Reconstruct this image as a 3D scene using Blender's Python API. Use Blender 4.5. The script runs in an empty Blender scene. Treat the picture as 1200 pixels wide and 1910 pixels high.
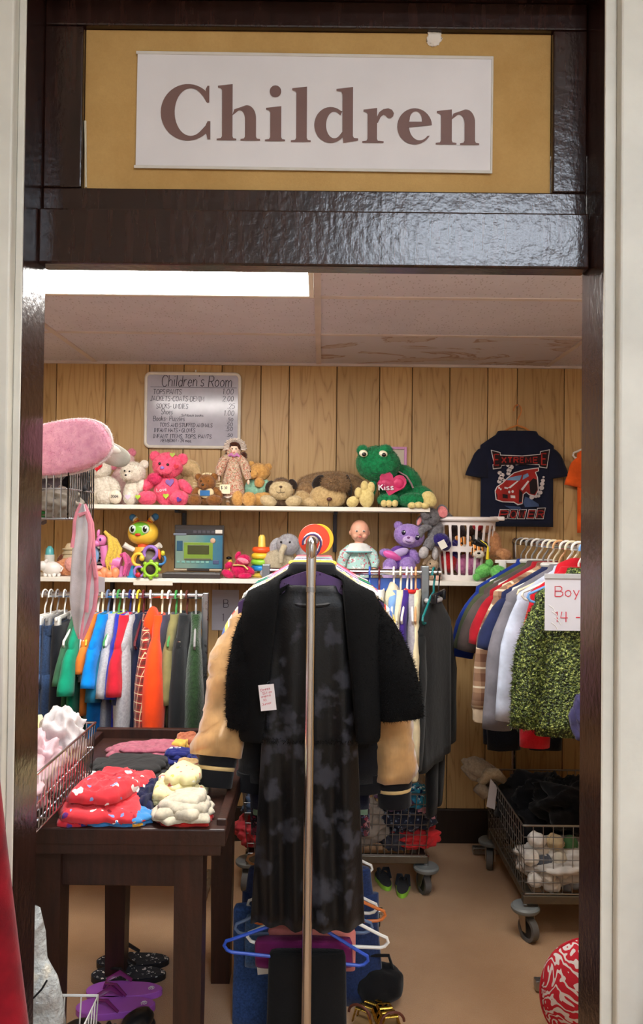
import bpy, bmesh, math, random
import numpy as np
from mathutils import Vector, Matrix, Euler, noise

# ---------------------------------------------------------------- camera, light, exposure
F = 1450.0
HC = 1.45
PITCH = math.radians(0.9)
ROLL = math.radians(0.62)
scene = bpy.context.scene
COL = scene.collection
_up = Vector((0, -math.sin(PITCH), math.cos(PITCH)))
_fw = Vector((0, math.cos(PITCH), math.sin(PITCH)))
_rt = Vector((1, 0, 0))
_cr, _sr = math.cos(ROLL), math.sin(ROLL)
cam_r = _rt * _cr + _up * _sr
cam_u = -_rt * _sr + _up * _cr
camd = bpy.data.cameras.new('camera')
camd.sensor_fit = 'VERTICAL'
camd.sensor_height = 36.0
camd.lens = F / 1910.0 * 36.0
camd.clip_start = 0.05
cam = bpy.data.objects.new('camera', camd)
COL.objects.link(cam)
m3 = Matrix((cam_r, cam_u, -_fw)).transposed()
cam.matrix_world = Matrix.Translation((0, 0, HC)) @ m3.to_4x4()
scene.camera = cam

world = bpy.data.worlds.new('world')
scene.world = world
world.use_nodes = True
world.node_tree.nodes['Background'].inputs[0].default_value = (0.05, 0.05, 0.055, 1)
world.node_tree.nodes['Background'].inputs[1].default_value = 0.3
scene.view_settings.view_transform = 'Standard'
scene.view_settings.look = 'None'
scene.view_settings.gamma = 1.0
scene.view_settings.use_curve_mapping = False
scene.view_settings.exposure = 0.0
TROFFER_BACK = 25.0      # emission of the lit panel in the children's room
TROFFER_SECOND = 13.0    # the dimmer panel beside it
TROFFER_FRONT = 38.0     # emission of the lit panels in the front room


def at(px, py, Y):
    """photograph pixel and distance from the camera's upright plane -> world point"""
    dx, dy = px - 600.0, 955.0 - py
    u = dx * _cr - dy * _sr
    v = dx * _sr + dy * _cr
    d = _rt * u + _up * v + _fw * F
    return Vector((0, 0, HC)) + d * (Y / d.y)


def zx(px, Y, z):
    """x for a picture column at distance Y and height z"""
    py = 955 + 23 - (z - HC) * F / Y
    for _ in range(3):
        p = at(px, py, Y)
        py -= (z - p.z) * F / Y
    return at(px, py, Y).x


# ---------------------------------------------------------------- colours and materials
def lin(c):
    c = c / 255.0
    return c / 12.92 if c <= 0.04045 else ((c + 0.055) / 1.055) ** 2.4


def rgb(c):
    return (lin(c[0]), lin(c[1]), lin(c[2]), 1.0)


MATS = {}


class NT:
    def __init__(s, name):
        s.m = bpy.data.materials.new(name)
        s.m.use_nodes = True
        s.t = s.m.node_tree
        s.b = s.t.nodes['Principled BSDF']

    def n(s, typ, **kw):
        nd = s.t.nodes.new(typ)
        for k, v in kw.items():
            if k.startswith('i_'):
                nd.inputs[k[2:].replace('_', ' ')].default_value = v
            else:
                setattr(nd, k, v)
        return nd

    def l(s, a, b):
        s.t.links.new(a, b)

    def coord(s, scale=(1, 1, 1), kind='Object'):
        tc = s.n('ShaderNodeTexCoord')
        mp = s.n('ShaderNodeMapping')
        mp.inputs['Scale'].default_value = scale
        s.l(tc.outputs[kind], mp.inputs['Vector'])
        return mp.outputs['Vector']

    def noise(s, vec, scale, detail=3, rough=0.55, dist=0.0):
        nd = s.n('ShaderNodeTexNoise')
        nd.inputs['Scale'].default_value = scale
        nd.inputs['Detail'].default_value = detail
        nd.inputs['Roughness'].default_value = rough
        nd.inputs['Distortion'].default_value = dist
        s.l(vec, nd.inputs['Vector'])
        return nd.outputs['Fac']

    def ramp(s, fac, stops, interp='LINEAR'):
        r = s.n('ShaderNodeValToRGB')
        r.color_ramp.interpolation = interp
        el = r.color_ramp.elements
        while len(el) < len(stops):
            el.new(0.5)
        for e, (p, c) in zip(el, stops):
            e.position = p
            e.color = c
        s.l(fac, r.inputs['Fac'])
        return r.outputs['Color']

    def mix(s, fac, a, b, mode='MIX'):
        m = s.n('ShaderNodeMix', data_type='RGBA', blend_type=mode)
        for sock, val in ((m.inputs[0], fac), (m.inputs[6], a), (m.inputs[7], b)):
            if hasattr(val, 'is_output'):
                s.l(val, sock)
            else:
                sock.default_value = val
        return m.outputs[2]

    def math(s, op, a, b=0.0, c=None):
        m = s.n('ShaderNodeMath', operation=op)
        for i, val in enumerate((a, b) if c is None else (a, b, c)):
            if hasattr(val, 'is_output'):
                s.l(val, m.inputs[i])
            else:
                m.inputs[i].default_value = val
        return m.outputs[0]

    def bump(s, h, strength=0.3, dist=0.01):
        b = s.n('ShaderNodeBump')
        b.inputs['Strength'].default_value = strength
        b.inputs['Distance'].default_value = dist
        s.l(h, b.inputs['Height'])
        s.l(b.outputs['Normal'], s.b.inputs['Normal'])

    def base(s, c):
        if hasattr(c, 'is_output'):
            s.l(c, s.b.inputs['Base Color'])
        else:
            s.b.inputs['Base Color'].default_value = c

    def set(s, rough=None, metal=None, sheen=None, spec=None, coat=None, alpha=None, trans=None):
        i = s.b.inputs
        if rough is not None: i['Roughness'].default_value = rough
        if metal is not None: i['Metallic'].default_value = metal
        if sheen is not None: i['Sheen Weight'].default_value = sheen
        if spec is not None: i['Specular IOR Level'].default_value = spec
        if coat is not None: i['Coat Weight'].default_value = coat
        if alpha is not None: i['Alpha'].default_value = alpha
        if trans is not None: i['Transmission Weight'].default_value = trans
        return s


def cached(fn):
    def w(*a, **k):
        key = (fn.__name__, a, tuple(sorted(k.items())))
        if key not in MATS:
            MATS[key] = fn(*a, **k)
        return MATS[key]
    return w


def sc(c, f):
    return tuple(min(255, max(0, v * f)) for v in c)


@cached
def cloth(c, scale=350.0, bump=0.3, var=0.14, rough=0.95, sheen=0.12):
    m = NT('fabric')
    v = m.coord()
    n1 = m.noise(v, 14, 3)
    col = m.ramp(n1, [(0.3, rgb(sc(c, 1 - var))), (0.7, rgb(sc(c, 1 + var * 0.6)))])
    m.base(col)
    n2 = m.noise(v, scale, 2)
    n3 = m.noise(v, 35, 3)
    h = m.math('ADD', m.math('MULTIPLY', n2, 0.3), n3)
    m.bump(h, bump, 0.006)
    m.set(rough=rough, sheen=sheen, spec=0.2)
    return m.m


@cached
def knit(c, c2, scale=120.0):
    """two-tone heathered fabric"""
    m = NT('heathered_fabric')
    v = m.coord()
    m.base(m.ramp(m.noise(v, scale, 4, 0.7), [(0.35, rgb(c)), (0.65, rgb(c2))]))
    m.bump(m.noise(v, 40, 3), 0.3, 0.006)
    m.set(rough=0.95, sheen=0.2, spec=0.15)
    return m.m


@cached
def satin(c, rough=0.38):
    m = NT('satin')
    v = m.coord()
    m.base(m.ramp(m.noise(v, 12, 3), [(0.3, rgb(sc(c, 0.85))), (0.7, rgb(sc(c, 1.1)))]))
    m.bump(m.noise(m.coord((1, 1, 0.35)), 22, 3), 0.5, 0.012)
    m.set(rough=rough, sheen=0.4, spec=0.5, metal=0.15)
    return m.m


@cached
def fur(c, c2=None, scale=90.0, bump=0.6):
    m = NT('plush')
    v = m.coord()
    c2 = c2 or sc(c, 0.72)
    m.base(m.ramp(m.noise(v, scale, 4, 0.65), [(0.32, rgb(c2)), (0.62, rgb(c))]))
    m.bump(m.noise(v, scale * 1.6, 3), bump, 0.006)
    m.set(rough=1.0, sheen=0.35, spec=0.1)
    return m.m


@cached
def plastic(c, rough=0.4, spec=0.5, var=0.03):
    m = NT('plastic')
    v = m.coord()
    m.base(m.ramp(m.noise(v, 18, 2), [(0.3, rgb(sc(c, 1 - var))), (0.7, rgb(sc(c, 1 + var)))]))
    m.bump(m.noise(v, 160, 2), 0.04, 0.001)
    m.set(rough=rough, spec=spec)
    return m.m


@cached
def metal(c, rough=0.22):
    m = NT('metal')
    v = m.coord()
    m.base(rgb(c))
    m.l(m.ramp(m.noise(v, 60, 3), [(0.3, (rough * 0.8,) * 3 + (1,)), (0.8, (rough * 1.5,) * 3 + (1,))]), m.b.inputs['Roughness'])
    m.set(metal=1.0)
    return m.m


@cached
def paint(c, rough=0.55, bump=0.12, scale=30.0, var=0.05):
    m = NT('paint')
    v = m.coord()
    m.base(m.ramp(m.noise(v, 5, 4, 0.6), [(0.3, rgb(sc(c, 1 - var))), (0.7, rgb(sc(c, 1 + var)))]))
    m.bump(m.noise(v, scale, 4), bump, 0.004)
    m.set(rough=rough)
    return m.m


@cached
def plaid(c0, c1, c2, s=22.0):
    """woven check in the object's own x and z"""
    m = NT('plaid')
    v = m.coord()
    sp = m.n('ShaderNodeSeparateXYZ')
    m.l(v, sp.inputs[0])
    a = m.math('ADD', sp.outputs[0], m.math('MULTIPLY', sp.outputs[1], 0.9))
    fx = m.math('FRACT', m.math('MULTIPLY', a, s))
    fz = m.math('FRACT', m.math('MULTIPLY', sp.outputs[2], s))
    bx = m.math('LESS_THAN', fx, 0.42)
    bz = m.math('LESS_THAN', fz, 0.42)
    base = m.mix(m.math('MULTIPLY', m.math('ADD', bx, bz), 0.5), rgb(c0), rgb(c1))
    lx = m.math('COMPARE', fx, 0.7, 0.05)
    lz = m.math('COMPARE', fz, 0.7, 0.05)
    m.base(m.mix(m.math('MAXIMUM', lx, lz), base, rgb(c2)))
    m.bump(m.noise(v, 40, 3), 0.3, 0.005)
    m.set(rough=0.95, sheen=0.2, spec=0.15)
    return m.m


@cached
def stripes(cols, period=0.03, axis=2):
    m = NT('striped_fabric')
    v = m.coord()
    sp = m.n('ShaderNodeSeparateXYZ')
    m.l(v, sp.inputs[0])
    fx = m.math('FRACT', m.math('DIVIDE', sp.outputs[axis], period))
    n = len(cols)
    m.base(m.ramp(fx, [(i / n, rgb(c)) for i, c in enumerate(cols)], 'CONSTANT'))
    m.bump(m.noise(v, 40, 3), 0.25, 0.005)
    m.set(rough=0.95, sheen=0.2, spec=0.15)
    return m.m


@cached
def print_cloth(base, cols, scale=40.0, cover=0.45, sheen=0.2, rough=0.95):
    """printed motif: scattered blotches of several colours"""
    m = NT('printed_fabric')
    v = m.coord()
    out = rgb(base)
    for k, c in enumerate(cols):
        vo = m.n('ShaderNodeTexVoronoi')
        vo.inputs['Scale'].default_value = scale * (1 + 0.17 * k)
        mp = m.n('ShaderNodeMapping')
        mp.inputs['Location'].default_value = (k * 1.7, k * 2.3, k * 0.9)
        m.l(v, mp.inputs['Vector'])
        wob = m.n('ShaderNodeTexNoise')
        wob.inputs['Scale'].default_value = scale * 1.5
        m.l(mp.outputs[0], wob.inputs['Vector'])
        m.l(m.mix(0.03, mp.outputs[0], wob.outputs['Color']), vo.inputs['Vector'])
        f = m.math('LESS_THAN', vo.outputs['Distance'], cover * (1 - 0.12 * k))
        out = m.mix(f, out, rgb(c))
    m.base(out)
    m.bump(m.noise(v, 45, 3), 0.3, 0.006)
    m.set(rough=rough, sheen=sheen, spec=0.15)
    return m.m


@cached
def emit(c, strength):
    m = NT('lit_panel')
    m.b.inputs['Emission Color'].default_value = rgb(c)
    m.b.inputs['Emission Strength'].default_value = strength
    m.base(rgb(c))
    return m.m


# ---------------------------------------------------------------- mesh building
class MB:
    def __init__(s):
        s.v = []
        s.f = []
        s.round = False

    def add(s, vs, fs):
        n = len(s.v)
        s.round = True
        s.v += [tuple(v) for v in vs]
        s.f += [tuple(i + n for i in f) for f in fs]
        return s

    def box(s, c, d, bev=0.0, rot=None):
        keep = s.round
        x, y, z = d[0] / 2, d[1] / 2, d[2] / 2
        b = min(bev, x * 0.9, y * 0.9, z * 0.9)
        if b <= 0:
            vs = [(i, j, k) for i in (-x, x) for j in (-y, y) for k in (-z, z)]
            fs = [(0, 1, 3, 2), (4, 6, 7, 5), (0, 4, 5, 1), (2, 3, 7, 6), (0, 2, 6, 4), (1, 5, 7, 3)]
        else:
            bm = bmesh.new()
            bmesh.ops.create_cube(bm, size=1.0)
            for q in bm.verts:
                q.co = Vector((q.co.x * 2 * x, q.co.y * 2 * y, q.co.z * 2 * z))
            bmesh.ops.bevel(bm, geom=list(bm.edges), offset=b, segments=2, profile=0.5, affect='EDGES')
            bm.verts.index_update()
            vs = [tuple(q.co) for q in bm.verts]
            fs = [tuple(q.index for q in f.verts) for f in bm.faces]
            bm.free()
        R = rot.to_matrix() if isinstance(rot, Euler) else rot
        cv = Vector(c)
        s.add([(R @ Vector(q) if R else Vector(q)) + cv for q in vs], fs)
        s.round = keep
        return s

    def loft(s, rings, cap0=True, cap1=True, closed=True):
        n = len(rings[0])
        vs = [p for r in rings for p in r]
        fs = []
        for i in range(len(rings) - 1):
            for j in range(n if closed else n - 1):
                k = (j + 1) % n
                fs.append((i * n + j, i * n + k, (i + 1) * n + k, (i + 1) * n + j))
        if cap0:
            fs.append(tuple(range(n - 1, -1, -1)))
        if cap1:
            fs.append(tuple((len(rings) - 1) * n + j for j in range(n)))
        return s.add(vs, fs)

    def tube(s, pts, r, seg=8, closed=False, sx=1.0, ref=None):
        """round bar along a path; sx squashes it across the reference direction"""
        P = [Vector(p) for p in pts]
        n = len(P)
        rs = r if isinstance(r, (list, tuple)) else [r] * n
        T = []
        for i in range(n):
            a = P[i - 1] if (i > 0 or closed) else P[i]
            b = P[(i + 1) % n] if (i < n - 1 or closed) else P[i]
            d = b - a
            T.append(d.normalized() if d.length > 1e-9 else Vector((0, 0, 1)))
        up = Vector(ref) if ref else (Vector((0, 0, 1)) if abs(T[0].z) < 0.9 else Vector((0, 1, 0)))
        N = (up - T[0] * up.dot(T[0])).normalized()
        rings = []
        for i in range(n):
            N = (N - T[i] * N.dot(T[i]))
            N = N.normalized() if N.length > 1e-6 else T[i].orthogonal().normalized()
            B = T[i].cross(N)
            rings.append([P[i] + (N * math.cos(a) * sx + B * math.sin(a)) * rs[i]
                          for a in (2 * math.pi * k / seg for k in range(seg))])
        if closed:
            rings.append(rings[0])
            return s.loft(rings, False, False)
        return s.loft(rings)

    def ell(s, c, r, rot=None, nu=22, nv=14, wob=0.0, freq=3.0, seed=0, power=1.0):
        R = rot.to_matrix() if isinstance(rot, Euler) else rot
        cv = Vector(c)
        r = (r, r, r) if not isinstance(r, (tuple, list)) else r
        vs, fs = [], []

        def put(th, ph):
            d = Vector((math.cos(th) * math.sin(ph), math.sin(th) * math.sin(ph), math.cos(ph)))
            if power != 1.0:
                d = Vector([math.copysign(abs(q) ** power, q) for q in d])
            k = 1.0
            if wob:
                k += wob * noise.noise(d * freq + Vector((seed * 7.1, seed * 3.3, seed * 1.7)))
            p = Vector((d.x * r[0], d.y * r[1], d.z * r[2])) * k
            vs.append((R @ p if R else p) + cv)
        put(0, 0)
        for i in range(1, nv):
            for j in range(nu):
                put(2 * math.pi * j / nu, math.pi * i / nv)
        put(0, math.pi)
        for j in range(nu):
            fs.append((0, 1 + j, 1 + (j + 1) % nu))
        for i in range(nv - 2):
            for j in range(nu):
                a = 1 + i * nu + j
                b = 1 + i * nu + (j + 1) % nu
                fs.append((a, a + nu, b + nu, b))
        e = len(vs) - 1
        o = 1 + (nv - 2) * nu
        for j in range(nu):
            fs.append((o + j, e, o + (j + 1) % nu))
        return s.add(vs, fs)

    def lathe(s, prof, seg=28, c=(0, 0, 0), rot=None, sx=1.0, sy=1.0, cap=True):
        R = rot.to_matrix() if isinstance(rot, Euler) else rot
        cv = Vector(c)
        rings = []
        for (r, z) in prof:
            ring = []
            for k in range(seg):
                a = 2 * math.pi * k / seg
                p = Vector((r * math.cos(a) * sx, r * math.sin(a) * sy, z))
                ring.append((R @ p if R else p) + cv)
            rings.append(ring)
        return s.loft(rings, cap, cap)

    def prism(s, poly, t, fr=None):
        """polygon in x,z given thickness t in y (front at y=-t), placed by matrix fr"""
        n = len(poly)
        vs = [Vector((p[0], -t, p[1])) for p in poly] + [Vector((p[0], 0, p[1])) for p in poly]
        if fr:
            vs = [fr @ q for q in vs]
        fs = [tuple(range(n)), tuple(range(2 * n - 1, n - 1, -1))]
        fs += [(i, i + n, (i + 1) % n + n, (i + 1) % n) for i in range(n)]
        return s.add(vs, fs)

    def xf(s, M):
        s.v = [tuple(M @ Vector(q)) for q in s.v]
        return s

    def join(s, o):
        return s.add(o.v, o.f)

    def data(s, name, smooth=True, angle=42, fuzz=None, seed=1):
        v, f = s.v, s.f
        if not s.round:
            angle = 12
        if fuzz:
            v, f = fuzzed(v, f, fuzz, seed)
        me = bpy.data.meshes.new(name)
        me.from_pydata([tuple(q) for q in v], [], f)
        if smooth:
            me.polygons.foreach_set('use_smooth', [True] * len(me.polygons))
            if angle < 180:
                me.set_sharp_from_angle(angle=math.radians(angle))
        me.update()
        return me

    def build(s, name, mat, parent=None, smooth=True, angle=42, fuzz=None, kind=None, loc=None, rot=None, label=None, seed=1):
        me = s.data(name, smooth, angle, fuzz, seed)
        if mat is not None:
            me.materials.append(mat)
        return place(name, me, parent, kind, loc, rot, label)


def place(name, me, parent=None, kind=None, loc=None, rot=None, label=None):
    o = bpy.data.objects.new(name, me)
    COL.objects.link(o)
    if parent is not None:
        o.parent = parent
    if loc is not None:
        o.location = loc
    if rot is not None:
        o.rotation_euler = rot
    if kind:
        o['kind'] = kind
    if label:
        o['label'] = label
    return o


def fuzzed(v, f, fuzz, seed):
    """add n short tapering hairs of length L over the surface"""
    n, L, w = fuzz
    rng = np.random.default_rng(seed)
    V = np.array([tuple(q) for q in v], dtype=float)
    T = []
    for q in f:
        for i in range(1, len(q) - 1):
            T.append((q[0], q[i], q[i + 1]))
    T = np.array(T)
    A, B, C = V[T[:, 0]], V[T[:, 1]], V[T[:, 2]]
    N = np.cross(B - A, C - A)
    ar = np.linalg.norm(N, axis=1)
    pr = ar / ar.sum()
    k = rng.choice(len(T), n, p=pr)
    a, b = rng.random((2, n))
    fl = a + b > 1
    a[fl], b[fl] = 1 - a[fl], 1 - b[fl]
    P = A[k] + (B[k] - A[k]) * a[:, None] + (C[k] - A[k]) * b[:, None]
    U = N[k] / (ar[k][:, None] + 1e-12)
    R = rng.normal(size=(n, 3))
    D = U + 0.55 * R
    D += np.array([0, 0, -0.25])
    D /= np.linalg.norm(D, axis=1)[:, None]
    S = np.cross(D, rng.normal(size=(n, 3)))
    S /= np.linalg.norm(S, axis=1)[:, None] + 1e-9
    ln = L * rng.uniform(0.55, 1.15, n)[:, None]
    q0 = P + S * w - U * 0.0008
    q1 = P - S * w - U * 0.0008
    q2 = P + D * ln
    base = len(V)
    allv = np.concatenate([V, np.stack([q0, q1, q2], 1).reshape(-1, 3)])
    nf = [(base + 3 * i, base + 3 * i + 1, base + 3 * i + 2) for i in range(n)]
    return allv.tolist(), list(f) + nf


def tag(o, label=None, cat=None, group=None, kind=None):
    if label: o['label'] = label
    if cat: o['category'] = cat
    if group: o['group'] = group
    if kind: o['kind'] = kind
    return o


def thing(name, label, cat, loc=(0, 0, 0), rz=0.0, group=None, rot=None):
    o = bpy.data.objects.new(name, None)
    o.empty_display_size = 0.05
    COL.objects.link(o)
    o.location = loc
    o.rotation_euler = rot if rot is not None else (0, 0, rz)
    return tag(o, label, cat, group)


# ---------------------------------------------------------------- pen-stroke lettering
GL = {
 'A': (4, [[(0, 0), (2, 6), (4, 0)], [(.7, 2), (3.3, 2)]]),
 'B': (3.6, [[(0, 0), (0, 6), (2.4, 6), (3.2, 5.2), (3.2, 4), (2.4, 3.2), (0, 3.2)], [(2.4, 3.2), (3.6, 2.4), (3.6, 1), (2.6, 0), (0, 0)]]),
 'C': (3.8, [[(3.8, 5), (3, 6), (1.3, 6), (.2, 4.6), (0, 3), (.3, 1.2), (1.4, 0), (3, 0), (3.8, 1)]]),
 'D': (3.8, [[(0, 0), (0, 6), (2, 6), (3.5, 4.8), (3.8, 3), (3.4, 1.2), (2, 0), (0, 0)]]),
 'E': (3.2, [[(3.2, 6), (0, 6), (0, 0), (3.2, 0)], [(0, 3.1), (2.6, 3.1)]]),
 'F': (3.2, [[(3.2, 6), (0, 6), (0, 0)], [(0, 3.1), (2.6, 3.1)]]),
 'G': (4, [[(3.9, 5), (3, 6), (1.3, 6), (.2, 4.6), (0, 3), (.3, 1.2), (1.4, 0), (3, 0), (4, 1.2), (4, 2.7), (2.4, 2.7)]]),
 'H': (3.8, [[(0, 0), (0, 6)], [(3.8, 0), (3.8, 6)], [(0, 3), (3.8, 3)]]),
 'I': (1.6, [[(.8, 0), (.8, 6)], [(0, 6), (1.6, 6)], [(0, 0), (1.6, 0)]]),
 'J': (2.8, [[(2.4, 6), (2.4, 1.2), (1.6, 0), (.6, 0), (0, 1)], [(1.4, 6), (3.2, 6)]]),
 'K': (3.4, [[(0, 0), (0, 6)], [(3.3, 6), (0, 2.7)], [(1.1, 3.6), (3.4, 0)]]),
 'L': (3, [[(0, 6), (0, 0), (3, 0)]]),
 'M': (4.6, [[(0, 0), (.4, 6), (2.3, 1.6), (4.2, 6), (4.6, 0)]]),
 'N': (3.8, [[(0, 0), (0, 6), (3.8, 0), (3.8, 6)]]),
 'O': (4.2, [[(2.1, 6), (.8, 5.4), (0, 3), (.8, .6), (2.1, 0), (3.4, .6), (4.2, 3), (3.4, 5.4), (2.1, 6)]]),
 'P': (3.4, [[(0, 0), (0, 6), (2.4, 6), (3.4, 5.2), (3.4, 3.8), (2.4, 3), (0, 3)]]),
 'R': (3.5, [[(0, 0), (0, 6), (2.4, 6), (3.4, 5.2), (3.4, 3.9), (2.4, 3.1), (0, 3.1)], [(1.8, 3.1), (3.5, 0)]]),
 'S': (3.3, [[(3.2, 5.2), (2.4, 6), (.9, 6), (0, 5), (.5, 3.6), (2.7, 2.5), (3.3, 1.2), (2.5, 0), (.8, 0), (0, .9)]]),
 'T': (3.8, [[(0, 6), (3.8, 6)], [(1.9, 6), (1.9, 0)]]),
 'U': (3.8, [[(0, 6), (0, 1.4), (1, 0), (2.8, 0), (3.8, 1.4), (3.8, 6)]]),
 'V': (4, [[(0, 6), (2, 0), (4, 6)]]),
 'W': (5.2, [[(0, 6), (1.3, 0), (2.6, 4.6), (3.9, 0), (5.2, 6)]]),
 'X': (3.6, [[(0, 0), (3.6, 6)], [(0, 6), (3.6, 0)]]),
 'Y': (3.8, [[(0, 6), (1.9, 3), (3.8, 6)], [(1.9, 3), (1.9, 0)]]),
 'Z': (3.4, [[(0, 6), (3.4, 6), (0, 0), (3.4, 0)]]),
 '0': (3, [[(1.5, 6), (.4, 5), (0, 3), (.4, 1), (1.5, 0), (2.6, 1), (3, 3), (2.6, 5), (1.5, 6)]]),
 '1': (1.4, [[(.2, 5), (1, 6), (1, 0)]]),
 '2': (3, [[(.1, 4.8), (.8, 6), (2.2, 6), (2.9, 5), (2.6, 3.6), (0, 0), (3, 0)]]),
 '4': (3.2, [[(.6, 6), (0, 2.4), (3.2, 2.4)], [(2.4, 6), (2.4, 0)]]),
 '5': (3, [[(3, 6), (.5, 6), (.3, 3.4), (1.6, 3.9), (2.8, 3.2), (3, 1.6), (2.2, .1), (.8, 0), (0, .8)]]),
 '.': (.6, [[(.1, 0), (.4, .3)]]),
 ',': (.6, [[(.4, .4), (0, -.9)]]),
 '-': (2, [[(.1, 2.7), (1.9, 2.7)]]),
 '+': (2.4, [[(0, 2.7), (2.4, 2.7)], [(1.2, 1.5), (1.2, 3.9)]]),
 "'": (.6, [[(.4, 6.4), (.1, 5.2)]]),
 '$': (3.3, [[(3.2, 5.2), (2.4, 6), (.9, 6), (0, 5), (.5, 3.6), (2.7, 2.5), (3.3, 1.2), (2.5, 0), (.8, 0), (0, .9)], [(1.6, 7), (1.6, -1)]]),
 'a': (2.8, [[(2.6, 3.2), (1.4, 3.8), (.2, 2.8), (0, 1.2), (.9, 0), (2, .4), (2.6, 1.6), (2.6, 3.6), (2.6, .4), (2.9, 0)]]),
 'b': (2.8, [[(0, 6), (0, 0)], [(0, 2.6), (1.2, 3.8), (2.6, 3), (2.8, 1.4), (1.8, 0), (.2, .5)]]),
 'c': (2.5, [[(2.5, 3.1), (1.4, 3.8), (.2, 2.8), (0, 1.3), (.9, 0), (2.5, .6)]]),
 'd': (2.8, [[(2.7, 6), (2.7, 0)], [(2.7, 2.9), (1.4, 3.8), (.2, 2.8), (0, 1.2), (.9, 0), (2.6, .9)]]),
 'e': (2.7, [[(.1, 2), (2.6, 2.1), (2.3, 3.5), (1.2, 3.8), (.1, 2.7), (0, 1.2), (1, 0), (2.6, .7)]]),
 'f': (2, [[(2, 5.7), (1.2, 6), (.8, 5), (.8, 0)], [(0, 3.6), (1.9, 3.6)]]),
 'h': (2.8, [[(0, 6), (0, 0)], [(0, 2.5), (1.4, 3.8), (2.6, 3), (2.7, 0)]]),
 'i': (.6, [[(.3, 3.7), (.3, 0)], [(.3, 5.2), (.4, 5.5)]]),
 'k': (2.6, [[(0, 6), (0, 0)], [(2.3, 3.8), (.1, 1.7)], [(.8, 2.3), (2.6, 0)]]),
 'l': (.6, [[(.3, 6), (.3, 0)]]),
 'm': (4.4, [[(0, 3.8), (0, 0)], [(0, 2.6), (1.2, 3.8), (2.1, 3), (2.1, 0)], [(2.1, 2.6), (3.4, 3.8), (4.3, 3), (4.4, 0)]]),
 'n': (2.7, [[(0, 3.8), (0, 0)], [(0, 2.5), (1.4, 3.8), (2.6, 3), (2.7, 0)]]),
 'o': (2.8, [[(1.4, 3.8), (.3, 3), (0, 1.9), (.4, .6), (1.4, 0), (2.4, .6), (2.8, 1.9), (2.4, 3.2), (1.4, 3.8)]]),
 'p': (2.8, [[(0, 3.8), (0, -2)], [(0, 2.6), (1.2, 3.8), (2.6, 3), (2.8, 1.4), (1.8, 0), (.2, .5)]]),
 'v': (2.6, [[(0, 3.8), (1.3, 0), (2.6, 3.8)]]),
 'z': (2.4, [[(0, 3.7), (2.3, 3.7), (0, 0), (2.4, 0)]]),
 'r': (2, [[(0, 3.8), (0, 0)], [(0, 2.4), (1, 3.6), (2, 3.6)]]),
 's': (2.4, [[(2.3, 3.3), (1.3, 3.8), (.2, 3), (.6, 2.2), (2, 1.6), (2.4, .7), (1.4, 0), (0, .5)]]),
 't': (2, [[(1, 5.4), (1, .6), (1.5, 0), (2, .3)], [(0, 3.7), (2, 3.7)]]),
 'u': (2.7, [[(0, 3.8), (.1, .9), (1, 0), (2.2, .6), (2.7, 2)], [(2.7, 3.8), (2.7, 0)]]),
 'y': (2.7, [[(0, 3.8), (1.3, .6)], [(2.7, 3.8), (.7, -1.8)]]),
}


def lettering(text, h, pen, fr, slant=0.0, gap=1.1, width=None, jit=0.0, seed=0, seg=5, flat=0.5):
    """pen strokes of height h along local x, standing in local z, placed by matrix fr"""
    rnd = random.Random(seed + len(text))
    u = h / 6.0
    tot = sum((GL[ch][0] + gap) if ch != ' ' else 2.4 for ch in text) - gap
    kx = (width / (tot * u)) if width else 1.0
    mb = MB()
    x = 0.0
    for ch in text:
        if ch == ' ':
            x += 2.4
            continue
        w, st = GL[ch]
        jy = rnd.uniform(-jit, jit)
        for pl in st:
            pts = [fr @ Vector(((x + p[0] + slant * p[1]) * u * kx, 0, (p[1] + jy) * u)) for p in pl]
            mb.tube(pts, pen, seg, ref=fr.to_3x3() @ Vector((0, 1, 0)), sx=flat)
        x += w + gap
    return mb


def frame_at(p, rz=0.0, roll=0.0, tilt=0.0):
    return Matrix.Translation(p) @ Matrix.Rotation(rz, 4, 'Z') @ Matrix.Rotation(tilt, 4, 'X') @ Matrix.Rotation(roll, 4, 'Y')
# ---------------------------------------------------------------- the two rooms
DF, DR, DC = 1.386, 1.50, 1.36          # jamb front edge, jamb rear edge, casing face
WALL = 3.58                              # panelled back wall
CEIL = HC + 0.738
XL = at(79, 900, DR).x
XR = at(1084, 900, DR).x
SIDE_L, SIDE_R = -1.75, 1.42
HEAD = at(600, 503, DR).z                # underside of the transom bar


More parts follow.
